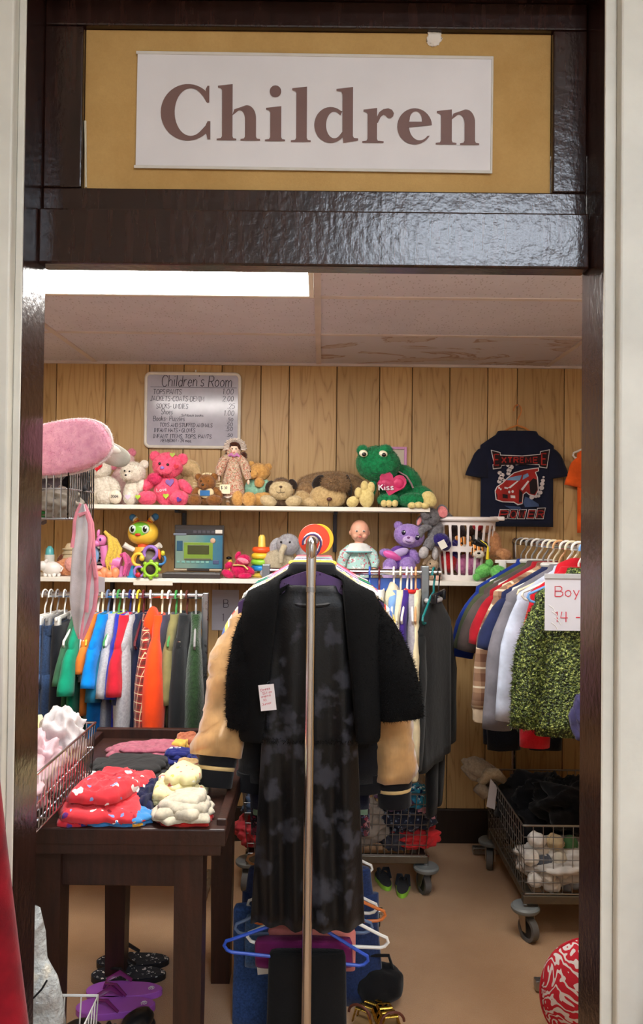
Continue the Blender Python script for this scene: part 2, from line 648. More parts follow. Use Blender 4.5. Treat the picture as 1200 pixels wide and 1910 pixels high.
@cached
def panel_wood(k):
    m = NT('wood_panelling')
    v = m.coord((1, 1, 1))
    mp = m.n('ShaderNodeMapping')
    mp.inputs['Location'].default_value = (k * 3.7, 0, k * 1.9)
    m.l(v, mp.inputs['Vector'])
    st = m.n('ShaderNodeMapping')
    st.inputs['Scale'].default_value = (9, 9, 0.9)
    m.l(mp.outputs[0], st.inputs['Vector'])
    wv = m.n('ShaderNodeTexNoise')
    wv.inputs['Scale'].default_value = 1.3
    wv.inputs['Detail'].default_value = 2
    m.l(st.outputs[0], wv.inputs['Vector'])
    rings = m.math('FRACT', m.math('MULTIPLY', wv.outputs['Fac'], 11.0))
    ringl = m.math('MULTIPLY', m.math('ABSOLUTE', m.math('SUBTRACT', rings, 0.5)), 2.0)
    fine = m.n('ShaderNodeMapping')
    fine.inputs['Scale'].default_value = (150, 150, 3.5)
    m.l(mp.outputs[0], fine.inputs['Vector'])
    fn = m.noise(fine.outputs[0], 1.0, 4, 0.6)
    f = m.math('ADD', m.math('MULTIPLY', m.math('POWER', ringl, 4.0), 0.35), m.math('MULTIPLY', fn, 0.6))
    tone = 1.0 + 0.05 * math.sin(k * 2.4)
    m.base(m.ramp(f, [(0.12, rgb(sc((196, 162, 112), tone))), (0.5, rgb(sc((178, 142, 94), tone))), (0.85, rgb(sc((140, 104, 62), tone)))]))
    m.bump(fn, 0.1, 0.002)
    m.set(rough=0.42, spec=0.35)
    return m.m


@cached
def dark_wood(gloss=0.28, c1=(30, 16, 13), c2=(52, 30, 24)):
    m = NT('dark_varnished_wood')
    v = m.coord((60, 60, 6))
    n = m.noise(v, 1.0, 4, 0.6)
    m.base(m.ramp(n, [(0.3, rgb(c1)), (0.7, rgb(c2))]))
    v2 = m.coord((90, 90, 22))
    m.bump(m.math('ADD', m.math('MULTIPLY', m.noise(v2, 1.0, 3), 0.5), m.noise(m.coord(), 60, 3)), 0.22, 0.004)
    m.set(rough=gloss, spec=0.5)
    return m.m


@cached
def carpet():
    m = NT('carpet')
    v = m.coord()
    a = m.noise(v, 3.0, 3, 0.6)
    b = m.noise(v, 260, 3, 0.8)
    c = m.mix(m.math('MULTIPLY', b, 0.55), m.ramp(a, [(0.3, rgb((196, 152, 108))), (0.7, rgb((220, 176, 130)))]), rgb((140, 102, 70)))
    m.base(c)
    m.bump(b, 0.8, 0.006)
    m.set(rough=1.0, sheen=0.3, spec=0.1)
    return m.m


@cached
def tile_mat():
    m = NT('acoustic_tile')
    v = m.coord()
    pit = m.n('ShaderNodeTexVoronoi')
    pit.inputs['Scale'].default_value = 90
    m.l(m.coord((1, 0.4, 1)), pit.inputs['Vector'])
    p = m.math('LESS_THAN', pit.outputs['Distance'], 0.22)
    st = m.noise(v, 2.2, 5, 0.7, 0.6)
    base = m.ramp(st, [(0.35, rgb((204, 200, 212))), (0.62, rgb((214, 210, 222)))])
    m.base(m.mix(m.math('MULTIPLY', p, 0.35), base, rgb((120, 105, 100))))
    m.bump(m.noise(v, 120, 3), 0.15, 0.003)
    m.set(rough=0.95, spec=0.1)
    return m.m


@cached
def stained_tile():
    m = NT('water_stained_tile')
    v = m.coord((1.2, 2.6, 1))
    st = m.noise(v, 2.0, 4, 0.6, 0.8)
    ring = m.math('COMPARE', st, 0.55, 0.012)
    soft = m.ramp(st, [(0.52, rgb((204, 200, 210))), (0.56, rgb((198, 186, 186)))])
    m.base(m.mix(m.math('MULTIPLY', ring, 0.55), soft, rgb((150, 112, 84))))
    m.bump(m.noise(m.coord(), 120, 3), 0.15, 0.003)
    m.set(rough=0.95, spec=0.1)
    return m.m


# floors
fl = MB().box((0, 0.0, -0.03), (6.0, 2 * 3.75, 0.06)).build('floor', carpet(), kind='structure', smooth=False)

# back wall of separate panelling boards
wb = MB().box(((SIDE_L + SIDE_R) / 2, WALL + 0.06, CEIL / 2 + 0.2), (SIDE_R - SIDE_L + 0.2, 0.08, CEIL + 0.4)).build('wall_back', paint((40, 26, 16)), kind='structure', smooth=False)
gro = [-60, 8, 50, 104, 196, 278, 342, 413, 486, 539, 628, 708, 769, 839, 910, 965, 1053, 1112, 1190]
gx = [zx(p, WALL, 1.9) for p in gro]
BB = 0.155
for i in range(len(gx) - 1):
    a, b = gx[i] + 0.0016, gx[i + 1] - 0.0016
    MB().box(((a + b) / 2, WALL + 0.01, (BB + CEIL) / 2), (b - a, 0.02, CEIL - BB), 0.0025).build('plank', panel_wood(i), wb, angle=30)
MB().box(((SIDE_L + SIDE_R) / 2, WALL + 0.004, BB / 2), (SIDE_R - SIDE_L, 0.03, BB), 0.004).build('baseboard_back', dark_wood(0.5, (24, 15, 11), (38, 24, 17)), kind='structure')
# side walls of the room, same panelling
for nm, x, s in (('wall_left', SIDE_L, -1), ('wall_right', SIDE_R, 1)):
    w = MB().box((x + s * 0.05, (DR + WALL) / 2, CEIL / 2 + 0.2), (0.06, WALL - DR, CEIL + 0.4)).build(nm, paint((40, 26, 16)), kind='structure', smooth=False)
    ys = DR
    k = 0
    while ys < WALL - 0.01:
        e = min(ys + (0.13, 0.2, 0.16, 0.22)[k % 4], WALL)
        MB().box((x + s * 0.01, (ys + e) / 2, (BB + CEIL) / 2), (0.02, e - ys - 0.003, CEIL - BB), 0.0025).build('plank', panel_wood(k + 3), w, angle=30)
        ys = e
        k += 1
    MB().box((x + s * 0.004, (DR + WALL) / 2, BB / 2), (0.03, WALL - DR, BB), 0.004).build('baseboard_' + nm[5:], dark_wood(0.5, (24, 15, 11), (38, 24, 17)), kind='structure')

# suspended ceiling: tiles laid in a grid of thin bars
ce = MB().box(((SIDE_L + SIDE_R) / 2, (DR + WALL) / 2, CEIL + 0.2), (SIDE_R - SIDE_L + 0.2, WALL - DR, 0.04)).build('ceiling', paint((70, 66, 62)), kind='structure', smooth=False)
TX = [SIDE_L, -1.05, -0.02, 1.03, SIDE_R]
LY = at(350, 552, 2.5)
LYF = 0.738 * F / (978 - 553)
TY = [DR, LYF - 0.5, LYF, LYF + 0.5, LYF + 1.0]
TY[-1] = WALL
for i in range(4):
    for j in range(len(TY) - 1):
        if i in (1, 2) and j in ((1,) if i == 1 else (0,)):
            continue
        x0, x1, y0, y1 = TX[i], TX[i + 1], TY[j], TY[j + 1]
        mt = stained_tile() if (i == 2 and j == 3) else tile_mat()
        MB().box(((x0 + x1) / 2, (y0 + y1) / 2, CEIL + 0.009), (x1 - x0 - 0.018, y1 - y0 - 0.018, 0.014), 0.002).build('ceiling_tile', mt, ce, angle=30)
barm = paint((206, 194, 192), 0.5)
for x in TX[1:-1]:
    MB().box((x, (DR + WALL) / 2, CEIL), (0.022, WALL - DR, 0.006)).build('grid_bar', barm, ce, smooth=False)
for y in TY[1:-1]:
    MB().box(((SIDE_L + SIDE_R) / 2, y, CEIL + 0.0008), (SIDE_R - SIDE_L, 0.022, 0.0055)).build('grid_bar', barm, ce, smooth=False)
for x, y in ((SIDE_L + 0.01, None), (SIDE_R - 0.01, None)):
    MB().box((x, (DR + WALL) / 2, CEIL - 0.001), (0.02, WALL - DR, 0.02)).build('grid_bar', barm, ce, smooth=False)
MB().box(((SIDE_L + SIDE_R) / 2, WALL - 0.008, CEIL - 0.002), (SIDE_R - SIDE_L, 0.018, 0.014)).build('grid_bar', barm, ce, smooth=False)

# the lit fluorescent panel let into the grid
for LX0, LX1, LY0, LY1, lab in ((TX[1], TX[2], TY[1], TY[2], 'bright rectangular fluorescent panel in the ceiling, just behind the dark transom bar'),
                                (TX[2], TX[3], TY[0], TY[1], 'second fluorescent panel in the ceiling, right of the other and hidden above the transom bar')):
    lum = TROFFER_BACK if LX0 < -0.5 else TROFFER_SECOND
    lt = thing('ceiling_light', lab, 'light', ((LX0 + LX1) / 2, (LY0 + LY1) / 2, CEIL), group='lit ceiling panels')
    wx, wy = (LX1 - LX0) / 2 - 0.012, (LY1 - LY0) / 2 - 0.012
    fr = MB()
    for sx in (-1, 1):
        fr.box((sx * (wx - 0.008), 0, 0.004), (0.016, wy * 2, 0.02), 0.002)
        fr.box((0, sx * (wy - 0.008), 0.004), (wx * 2 - 0.032, 0.016, 0.02), 0.002)
    fr.build('frame', paint((235, 230, 220), 0.4), lt)
    MB().box((0, 0, 0.004), (wx * 2 - 0.034, wy * 2 - 0.034, 0.006)).build('diffuser', emit((255, 252, 247), lum), lt, smooth=False)
    MB().box((0, 0, 0.08), (wx * 2, wy * 2, 0.12)).build('housing', paint((220, 220, 220)), lt, smooth=False)

# ---- the door wall with its painted casing, dark frame and boarded transom
FZ = 3.0
FX0, FX1, FY0 = -2.6, 2.6, -3.6
plaster = paint((222, 217, 206), 0.7, 0.1, 40)
white = paint((220, 216, 203), 0.5, 0.22, 26)
TOPZ = at(600, -60, DF).z
JT = 0.02
wf = MB()
wf.box(((FX0 + XL - JT) / 2, (DF + DR) / 2, FZ / 2), (XL - JT - FX0, DR - DF - 0.01, FZ))
wf.box(((FX1 + XR + JT) / 2, (DF + DR) / 2, FZ / 2), (FX1 - XR - JT, DR - DF - 0.01, FZ))
wf.box(((XL + XR) / 2, (DF + DR) / 2, (TOPZ + 0.03 + FZ) / 2), (XR - XL + 2 * JT, DR - DF - 0.01, FZ - TOPZ - 0.03))
wf.build('wall_front', plaster, kind='structure', smooth=False)
for n, s, x, ew in ((1, -1, XL, 0.0125), (2, 1, XR, 0.021)):
    t = MB().box((x + s * (ew / 2), DF - 0.002, TOPZ / 2), (ew, 0.006, TOPZ), 0.002)
    t.box((x + s * (ew + 0.055), (DC + DF) / 2, TOPZ / 2), (0.11, DF - DC, TOPZ), 0.004)
    t.build('trim_%d' % n, white, kind='structure', angle=30)
MB().box(((XL + XR) / 2, (DC + DF) / 2, TOPZ + 0.055), (XR - XL + 0.26, DF - DC, 0.11), 0.004).build('trim_3', white, kind='structure')

dk = dark_wood(0.22)
dr = thing('door_1', 'dark varnished door frame with a boarded transom over the open doorway', None, ((XL + XR) / 2, DR, 0))
dr['kind'] = 'structure'
cx = (XL + XR) / 2
W2 = (XR - XL) / 2
for s in (-1, 1):
    MB().box((s * (W2 + JT / 2), (DF - DR) / 2, TOPZ / 2), (JT, DR - DF - 0.001, TOPZ), 0.0015).build('jamb', dk, dr, angle=30)
MB().box((0, (DF - DR) / 2, TOPZ + 0.01), (2 * W2 + 2 * JT, DR - DF - 0.001, 0.02), 0.0015).build('head_jamb', dk, dr)
zt = at(600, 392, DR - 0.045).z
zb = at(600, 496, DR - 0.045).z
MB().box((0, -0.0225, (zt + zb) / 2), (2 * W2 - 0.001, 0.045, zt - zb), 0.004).build('transom_bar', dk, dr)
# transom sash
TR = -0.026
zp0, zp1 = at(590, 357, DR - 0.02).z, at(590, 55, DR - 0.02).z
xp0, xp1 = at(156, 200, DR - 0.02).x - cx, at(1030, 210, DR - 0.02).x - cx
MB().box((0, TR / 2, (zt + zp0) / 2 + 0.0005), (2 * W2 - 0.002, -TR, zp0 - zt - 0.001), 0.003).build('transom_rail', dk, dr)
MB().box((0, TR / 2, (zp1 + TOPZ) / 2), (2 * W2 - 0.002, -TR, TOPZ - zp1 - 0.001), 0.003).build('transom_rail', dk, dr)
MB().box(((-W2 + xp0) / 2, TR / 2, (zp0 + zp1) / 2), (xp0 + W2 - 0.001, -TR, zp1 - zp0 - 0.001), 0.003).build('transom_stile', dk, dr)
MB().box(((W2 + xp1) / 2, TR / 2, (zp0 + zp1) / 2), (W2 - xp1 - 0.001, -TR, zp1 - zp0 - 0.001), 0.003).build('transom_stile', dk, dr)


@cached
def fibreboard():
    m = NT('tan_fibreboard')
    v = m.coord()
    n = m.noise(v, 4, 5, 0.7)
    f = m.noise(v, 220, 3, 0.7)
    m.base(m.mix(m.math('MULTIPLY', f, 0.3), m.ramp(n, [(0.3, rgb((184, 143, 84))), (0.7, rgb((206, 166, 104)))]), rgb((140, 104, 58))))
    m.bump(f, 0.3, 0.002)
    m.set(rough=0.85, spec=0.2)
    return m.m


PNL = DR - 0.012
MB().box(((xp0 + xp1) / 2, 0.004 - 0.012, (zp0 + zp1) / 2), (xp1 - xp0, 0.008, zp1 - zp0), 0.001).build('transom_panel', fibreboard(), dr, label='tan fibreboard panel')
gl = MB().box((xp0 + 0.0035, -0.014, zp0 + 0.07), (0.004, 0.003, 0.13), 0.001, Euler((0, math.radians(-1.5), 0)))
gl.build('stop_bead', paint((200, 186, 160)), dr)
chip = MB().ell((at(810, 72, PNL).x - cx, -0.0135, at(810, 72, PNL).z), (0.014, 0.0025, 0.016), wob=0.5, freq=3, seed=4)
chip.join(MB().ell((at(790, 56, PNL).x - cx, -0.0135, at(790, 56, PNL).z), (0.02, 0.002, 0.005), wob=0.6, freq=3, seed=5))
chip.build('torn_patch', paint((225, 212, 196), 0.9), dr, label='torn pale paper patch on the board')

# ---- the paper sign
SY = PNL - 0.0045
sx0, sx1 = at(255, 200, SY).x, at(917, 215, SY).x
sz0, sz1 = at(590, 314, SY).z, at(590, 105, SY).z
sg = thing('sign', 'white laminated paper sign reading Children in large brown serif letters', 'sign', ((sx0 + sx1) / 2, SY, (sz0 + sz1) / 2), rot=(0, math.radians(0.25), 0))
hw, hh = (sx1 - sx0) / 2, (sz1 - sz0) / 2


@cached
def paper(c=(226, 220, 214), rough=0.6):
    m = NT('paper')
    v = m.coord()
    m.base(m.ramp(m.noise(v, 6, 3), [(0.3, rgb(sc(c, 0.96))), (0.7, rgb(c))]))
    m.bump(m.noise(v, 14, 2), 0.1, 0.003)
    m.set(rough=rough, spec=0.3)
    return m.m


MB().box((0, 0.0006, 0), (2 * hw, 0.0012, 2 * hh)).build('paper', paper((226, 219, 216)), sg, smooth=False)


@cached
def clear_film():
    m = NT('clear_film')
    v = m.coord()
    m.base((1, 1, 1, 1))
    m.set(rough=0.08, trans=1.0, spec=0.5)
    m.b.inputs['IOR'].default_value = 1.35
    return m.m


for zz in (hh + 0.002, -hh - 0.002):
    MB().box((0, -0.0003, zz), (2 * hw + 0.006, 0.0022, 0.006), 0.001).build('laminate_edge', plastic((210, 202, 190), 0.08, 0.9), sg)
MB().box((hw + 0.001, -0.0003, 0), (0.004, 0.0022, 2 * hh), 0.001).build('laminate_edge', plastic((210, 202, 190), 0.08, 0.9), sg)


# serif letters: outlines in picture units (y down), flattened onto the sheet
def arc(cx_, cy_, rx, ry, a0, a1, n=18):
    return [(cx_ + rx * math.cos(math.radians(a0 + (a1 - a0) * i / n)), cy_ - ry * math.sin(math.radians(a0 + (a1 - a0) * i / n))) for i in range(n + 1)]


def g_C():
    return [arc(235, 275, 195, 205, 42, 318, 30) + [(370, 412), (392, 470), (398, 470), (398, 338), (378, 338)] +
            [(q[0], q[1]) for q in arc(255, 275, 118, 173, 318, 42, 30)[::1]] +
            [(372, 205), (390, 205), (390, 83), (376, 83), (358, 116)]]


def stem(x0, x1, yt, yb, foot=True, l=38, r=28, flag=30):
    p = [(x1, yt - 4), (x1, yb - 30)]
    if foot:
        p += [(x1 + 6, yb - 16), (x1 + r, yb - 12), (x1 + r, yb), (x0 - l, yb), (x0 - l, yb - 12), (x0 - 8, yb - 16)]
    else:
        p += [(x1, yb), (x0, yb)]
    p += [(x0, yb - 30), (x0, yt + 40), (x0 - 8, yt + 28), (x0 - flag, yt + 22), (x0 - flag, yt + 8)]
    return p


def shoulder(xa, xb, xc, yt, yb, base_y, l=32, r=30):
    """arch from the stem at xa to the second leg xb..xc"""
    o = [(xa, base_y - 175)] + [(xa + 14, yt + 30)] + arc((xa + xc) / 2 + 20, yt + 95, (xc - xa) / 2 - 20, 95, 112, 0, 12)
    o += [(xc, base_y - 30), (xc + 6, base_y - 16), (xc + r, base_y - 12), (xc + r, base_y), (xb - l, base_y), (xb - l, base_y - 12), (xb - 8, base_y - 16), (xb, base_y - 30)]
    o += arc((xa + xb) / 2 + 8, yt + 105, (xb - xa) / 2 - 8, 68, 0, 125, 10) + [(xa, yt + 75)]
    return o


def letters():
    """list of (outline, holes) in the 3.871x enlarged crop whose origin is picture (290,140)"""
    out = []
    C = arc(235, 275, 195, 203, 40, 320, 34)
    C[0] = (358, 112)
    Ci = arc(258, 275, 118, 172, 320, 40, 26)
    outer = arc(236, 275, 197, 204, 48, 312, 34)
    inner = arc(256, 273, 116, 172, 306, 48, 28)
    out.append((outer + [(378, 470), (398, 470), (398, 338), (378, 338), (362, 372)] + inner + [(350, 165), (372, 205), (390, 205), (390, 83), (376, 83), (362, 110)], []))
    out.append((stem(482, 558, 74, 476), []))
    out.append((shoulder(556, 648, 728, 222, 0, 478), []))
    out.append((arc(867, 121, 42, 43, 0, 360, 24)[:-1], []))
    out.append((stem(830, 910, 232, 481), []))
    out.append((stem(1018, 1095, 90, 486), []))
    d = 1161.3                      # second crop starts 300 picture pixels further on
    # d
    dd = arc(105, 362, 118, 130, 52, 308, 26)
    out.append(([(d + x, y) for x, y in dd + [(192, 452), (192, 408)] + arc(132, 362, 60, 96, 315, 45, 22) + [(190, 262)]], []))
    out.append(([(d + x, y) for x, y in [(266, 87), (266, 440), (274, 455), (304, 458), (304, 474), (198, 492), (190, 440), (190, 140), (182, 122), (146, 116), (146, 102)]], []))
    out.append(([(d + x, y) for x, y in stem(372, 440, 242, 490, r=48)], []))
    out.append(([(d + x, y) for x, y in [(440, 300), (455, 268), (485, 246), (520, 240), (548, 250), (562, 275), (556, 298), (538, 312), (518, 310), (502, 292), (486, 286), (465, 305), (446, 345), (438, 345)]], []))
    eo = [(836, 360)] + arc(712, 370, 126, 131, 14, 330, 34) + [(806, 438)] + arc(748, 366, 77, 104, 316, 186, 18)
    eye = [(672, 336), (765, 336), (764, 318)] + arc(720, 318, 44, 57, 20, 180, 14)
    out.append(([(d + x, y) for x, y in eo], [(d + x, y) for x, y in eye]))
    out.append(([(d + x, y) for x, y in stem(902, 980, 250, 500, r=34)], []))
    out.append(([(d + x, y) for x, y in shoulder(976, 1072, 1148, 246, 0, 502)], []))
    return out


lm = MB()
ink = paint((116, 84, 76), 0.6, 0.05)
sc0 = 1 / 3.871
for poly, hole in letters():
    loops = []
    for lp in (poly, hole):
        pts = []
        for (x, y) in lp:
            w = at(290 + x * sc0, 140 + y * sc0, SY)
            pts.append((w.x - (sx0 + sx1) / 2, w.z - (sz0 + sz1) / 2))
        loops.append(pts)
    # triangulate robustly
    bm = bmesh.new()
    es = []
    for pts in loops:
        vs = [bm.verts.new((p[0], -0.0012, p[1])) for p in pts]
        for i in range(len(vs)):
            es.append(bm.edges.new((vs[i], vs[(i + 1) % len(vs)])))
    bmesh.ops.triangle_fill(bm, use_beauty=True, use_dissolve=False, edges=es)
    bm.verts.index_update()
    lm.add([q.co.copy() for q in bm.verts], [tuple(q.index for q in f.verts) for f in bm.faces])
    bm.free()
lm.build('lettering', ink, sg, smooth=False, label='brown serif word Children')

# ---- front room shell behind the camera, with its own ceiling lights
MB().box(((FX0 + FX1) / 2, (FY0 + DF) / 2, FZ + 0.03), (FX1 - FX0, DF - FY0, 0.06)).build('ceiling', paint((225, 222, 214)), kind='structure', smooth=False).name = 'ceiling_front_room'
MB().box((FX0 - 0.04, (FY0 + DF) / 2, FZ / 2), (0.08, DF - FY0, FZ)).build('wall_front_room_left', plaster, kind='structure', smooth=False)
MB().box((FX1 + 0.04, (FY0 + DF) / 2, FZ / 2), (0.08, DF - FY0, FZ)).build('wall_front_room_right', plaster, kind='structure', smooth=False)
MB().box(((FX0 + FX1) / 2, FY0 - 0.04, FZ / 2), (FX1 - FX0, 0.08, FZ)).build('wall_front_room_rear', plaster, kind='structure', smooth=False)
for i, (lx, ly, nm) in enumerate(((0.85, -1.1, 'nearer the right wall'), (0.5, -3.0, 'at the far end behind'))):
    t = thing('ceiling_light', 'long fluorescent ceiling light of the front room, ' + nm, 'light', (lx, ly, FZ), group='front room lights')
    MB().box((0, 0, -0.02), (1.24, 0.56, 0.04), 0.006).build('housing', paint((230, 230, 226)), t)
    MB().box((0, 0, -0.045), (1.18, 0.5, 0.03), 0.01).build('diffuser', emit((228, 240, 255), TROFFER_FRONT), t)
# ---------------------------------------------------------------- garments and hangers
def ruffle(mb, amp, freq, seed, zscale=0.5, z0=None):
    """displace cloth so that it hangs in soft folds"""
    o = Vector((seed * 5.3, seed * 2.1, seed * 9.7))
    out = []
    for q in mb.v:
        p = Vector(q)
        k = Vector((p.x * freq, p.y * freq, p.z * freq * zscale)) + o
        a = amp
        if z0 is not None:
            a = amp * min(1.0, max(0.0, (z0 - p.z) / 0.15))
        d = Vector((noise.noise(k), noise.noise(k + Vector((31, 7, 3))), 0.4 * noise.noise(k + Vector((3, 17, 41)))))
        out.append(tuple(p + d * a))
    mb.v = out
    return mb


def body_rows(W, L, slope, th, nw, flare=0.0, waist=0.0, nsh=5, nb=10):
    rows = [(0.0, nw * 0.75, 0.010), (0.012, nw * 0.95, 0.016), (0.010, nw * 1.05, 0.020), (-0.006, nw * 1.15, 0.022)]
    for i in range(1, nsh + 1):
        t = i / nsh
        rows.append((-0.006 - slope * t ** 0.95, nw * 1.15 + (W / 2 - nw * 1.15) * t ** 0.9, 0.020 + (th - 0.020) * t))
    rows.append((-slope - 0.022, W / 2 * 1.01, th))
    for i in range(1, nb + 1):
        t = i / nb
        z = -slope - 0.022 + (-(L - slope - 0.022)) * t
        w = W / 2 * (0.99 - waist * math.sin(math.pi * min(1, t * 1.6)) + flare * t)
        rows.append((z, w, th * (1.0 + 0.15 * t)))
    return rows


def body_mesh(rows, seed, fold=0.014, kf=16.0, n=44, ex=0.55, sf=None):
    rings = []
    ztop, zbot = rows[3][0], rows[-1][0]
    rnd = random.Random(seed)
    ph = rnd.uniform(0, 6)
    for (z, w, t) in rows:
        g = min(1.0, max(0.0, (ztop - z) / max(0.05, ztop - zbot)))
        ring = []
        for k in range(n):
            a = 2 * math.pi * k / n
            c, s_ = math.cos(a), math.sin(a)
            x = w * math.copysign(abs(c) ** ex, c)
            y = t * math.copysign(abs(s_) ** 0.8, s_)
            f = noise.noise(Vector((x * kf + seed * 3.1, seed * 1.7, z * 2.0))) + 0.5 * math.sin(x * (sf or kf * 2.4) + ph + 3 * z)
            y += fold * (0.25 + 0.75 * g) * g ** 0.4 * f if g > 0 else 0
            ring.append((x, y, z))
        rings.append(ring)
    return MB().loft(rings)


def sleeve_mesh(W, slope, sl, s, ang, r0, r1, flat, seed, amp=0.006, n=9):
    """hanging sleeve: starts on the shoulder, turns down by ang from the vertical"""
    pts, rs = [], []
    x0, z0 = W / 2 - 0.035, -slope - 0.012
    for u, q in ((-.085, .14), (-.06, .25), (-.035, .37), (-.012, .5)):
        pts.append((s * (x0 + u), 0, z0 + .012 - u * .5 - r0 * q * .55)); rs.append(r0 * q)
    for i in range(n):
        t = i / (n - 1)
        a = ang * (1.0 - 0.35 * t)
        x = x0 + math.sin(a) * sl * t + 0.012 * math.sin(min(1, t * 3) * 1.57)
        z = z0 - 0.03 - math.cos(a) * (sl - 0.02) * t
        pts.append((s * x, 0, z))
        rs.append((r0 + (r1 - r0) * t) * (.62 + .38 * min(1, t * sl / .15)))
    mb = MB().tube(pts, rs, 14, ref=(0, 1, 0), sx=flat)
    return ruffle(mb, amp, 20, seed + s, 0.6), pts


def shirt(label, mat, loc, rz, W=0.34, L=0.44, sl=0.16, ang=0.45, th=0.022, group=None, name='shirt', cat='shirt', seed=1,
          sleeve_mat=None, cuff=None, hem=None, collar=None, hood=None, flat=0.55, r0=0.062, r1=0.05, slope=None, nw=0.058,
          flare=0.0, fold=0.014, fuzz=None, sleeves=True, fz_sl=None, placket=None):
    t = thing(name, label, cat, loc, rz, group)
    slope = slope if slope is not None else W * 0.21
    rows = body_rows(W, L, slope, th, nw, flare)
    b = body_mesh(rows, seed, fold)
    b.build('body', mat, t, angle=180, fuzz=fuzz, seed=seed)
    if sleeves:
        for s in (-1, 1):
            m, pts = sleeve_mesh(W, slope, sl, s, ang, r0, r1, flat, seed * 2 + s)
            m.build('sleeve', sleeve_mat or mat, t, angle=180, fuzz=fz_sl)
            if cuff:
                p, q = Vector(pts[-1]), Vector(pts[-2])
                d = (p - q).normalized()
                MB().tube([p - d * 0.004, p + d * 0.012, p + d * 0.045, p + d * 0.052], [r1 * 0.98, r1 * 0.86, r1 * 0.8, r1 * 0.7], 14, ref=(0, 1, 0), sx=flat).build('cuff', cuff, t, angle=60)
    if hem:
        z, w, tt = rows[-1]
        rr = [(z + 0.006, w * 1.004, tt * 1.3), (z - 0.04, w * 0.95, tt * 1.2), (z - 0.045, w * 0.93, tt)]
        body_mesh([rows[0], rows[1], rows[2], rows[3]] + rr, seed, fold)  # same fold phase as the body
        body_mesh_band(rows, rr, seed, fold).build('hem_band', hem, t, angle=180)
    if collar:
        MB().tube([(nw * 1.08 * math.cos(a), 0.021 * math.sin(a), 0.006) for a in [2 * math.pi * k / 24 for k in range(24)]], 0.0085, 8, closed=True).build('collar', collar, t)
    if hood:
        ruffle(MB().ell((0, 0.028, -0.035), (nw * 1.45, 0.03, 0.075), nu=20, nv=12), 0.012, 24, seed).build('hood', hood, t, angle=180)
    if placket:
        MB().box((0, -th * 1.25 - 0.002, -L * 0.5), (0.022, 0.006, L * 0.86), 0.002).build('placket', placket, t)
    return t


def body_mesh_band(rows, rr, seed, fold):
    m = body_mesh(rows[:4] + rr, seed, fold)
    n = 44
    # keep only the band's own rings
    keep = m.v[4 * n:]
    k = len(rr)
    return MB().loft([keep[i * n:(i + 1) * n] for i in range(k)])


def trousers(label, mat, loc, rz, W=0.26, L=0.62, th=0.02, group=None, seed=1, name='trousers', cat='trousers', waist=None, spread=0.0):
    t = thing(name, label, cat, loc, rz, group)
    n = 30
    rows = []
    cr = L * 0.34
    for i in range(7):
        u = i / 6
        rows.append((-cr * u, W / 2 * (0.92 + 0.1 * u), th))
    ruffle(body_mesh([(0, W * 0.42, th * 0.5), (0.004, W * 0.45, th * 0.9), (0.0, W * 0.455, th), (-0.002, W * 0.46, th)] + rows[1:], seed, 0.008, n=n), 0.004, 18, seed).build('seat', mat, t, angle=180)
    for s in (-1, 1):
        pts = [(s * (W * 0.255 + spread * u), 0.0, -cr + 0.05 - (L - cr + 0.05) * u) for u in [k / 9 for k in range(10)]]
        rs = [W * 0.26 * (1 - 0.22 * k / 9) for k in range(10)]
        ruffle(MB().tube(pts, rs, 16, ref=(0, 1, 0), sx=th / (W * 0.24)), 0.008, 16, seed + s * 3).build('leg', mat, t, angle=180)
    if waist:
        MB().loft([[(W * 0.47 * math.copysign(abs(math.cos(a)) ** 0.5, math.cos(a)), (th + 0.003) * math.sin(a), z) for a in [2 * math.pi * k / n for k in range(n)]] for z in (0.004, -0.034)], False, False).build('waistband', waist, t)
    return t


def hook_pts(r=0.024, zc=0.07):
    p = [(0, 0, 0), (0, 0, 0.022), (0.006, 0, 0.034), (0.018, 0, 0.05)]
    for k in range(0, 10):
        a = math.radians(-12 + k * 22.5)
        p.append((r * math.cos(a), 0, zc + r * math.sin(a)))
    return p


HANG = {}


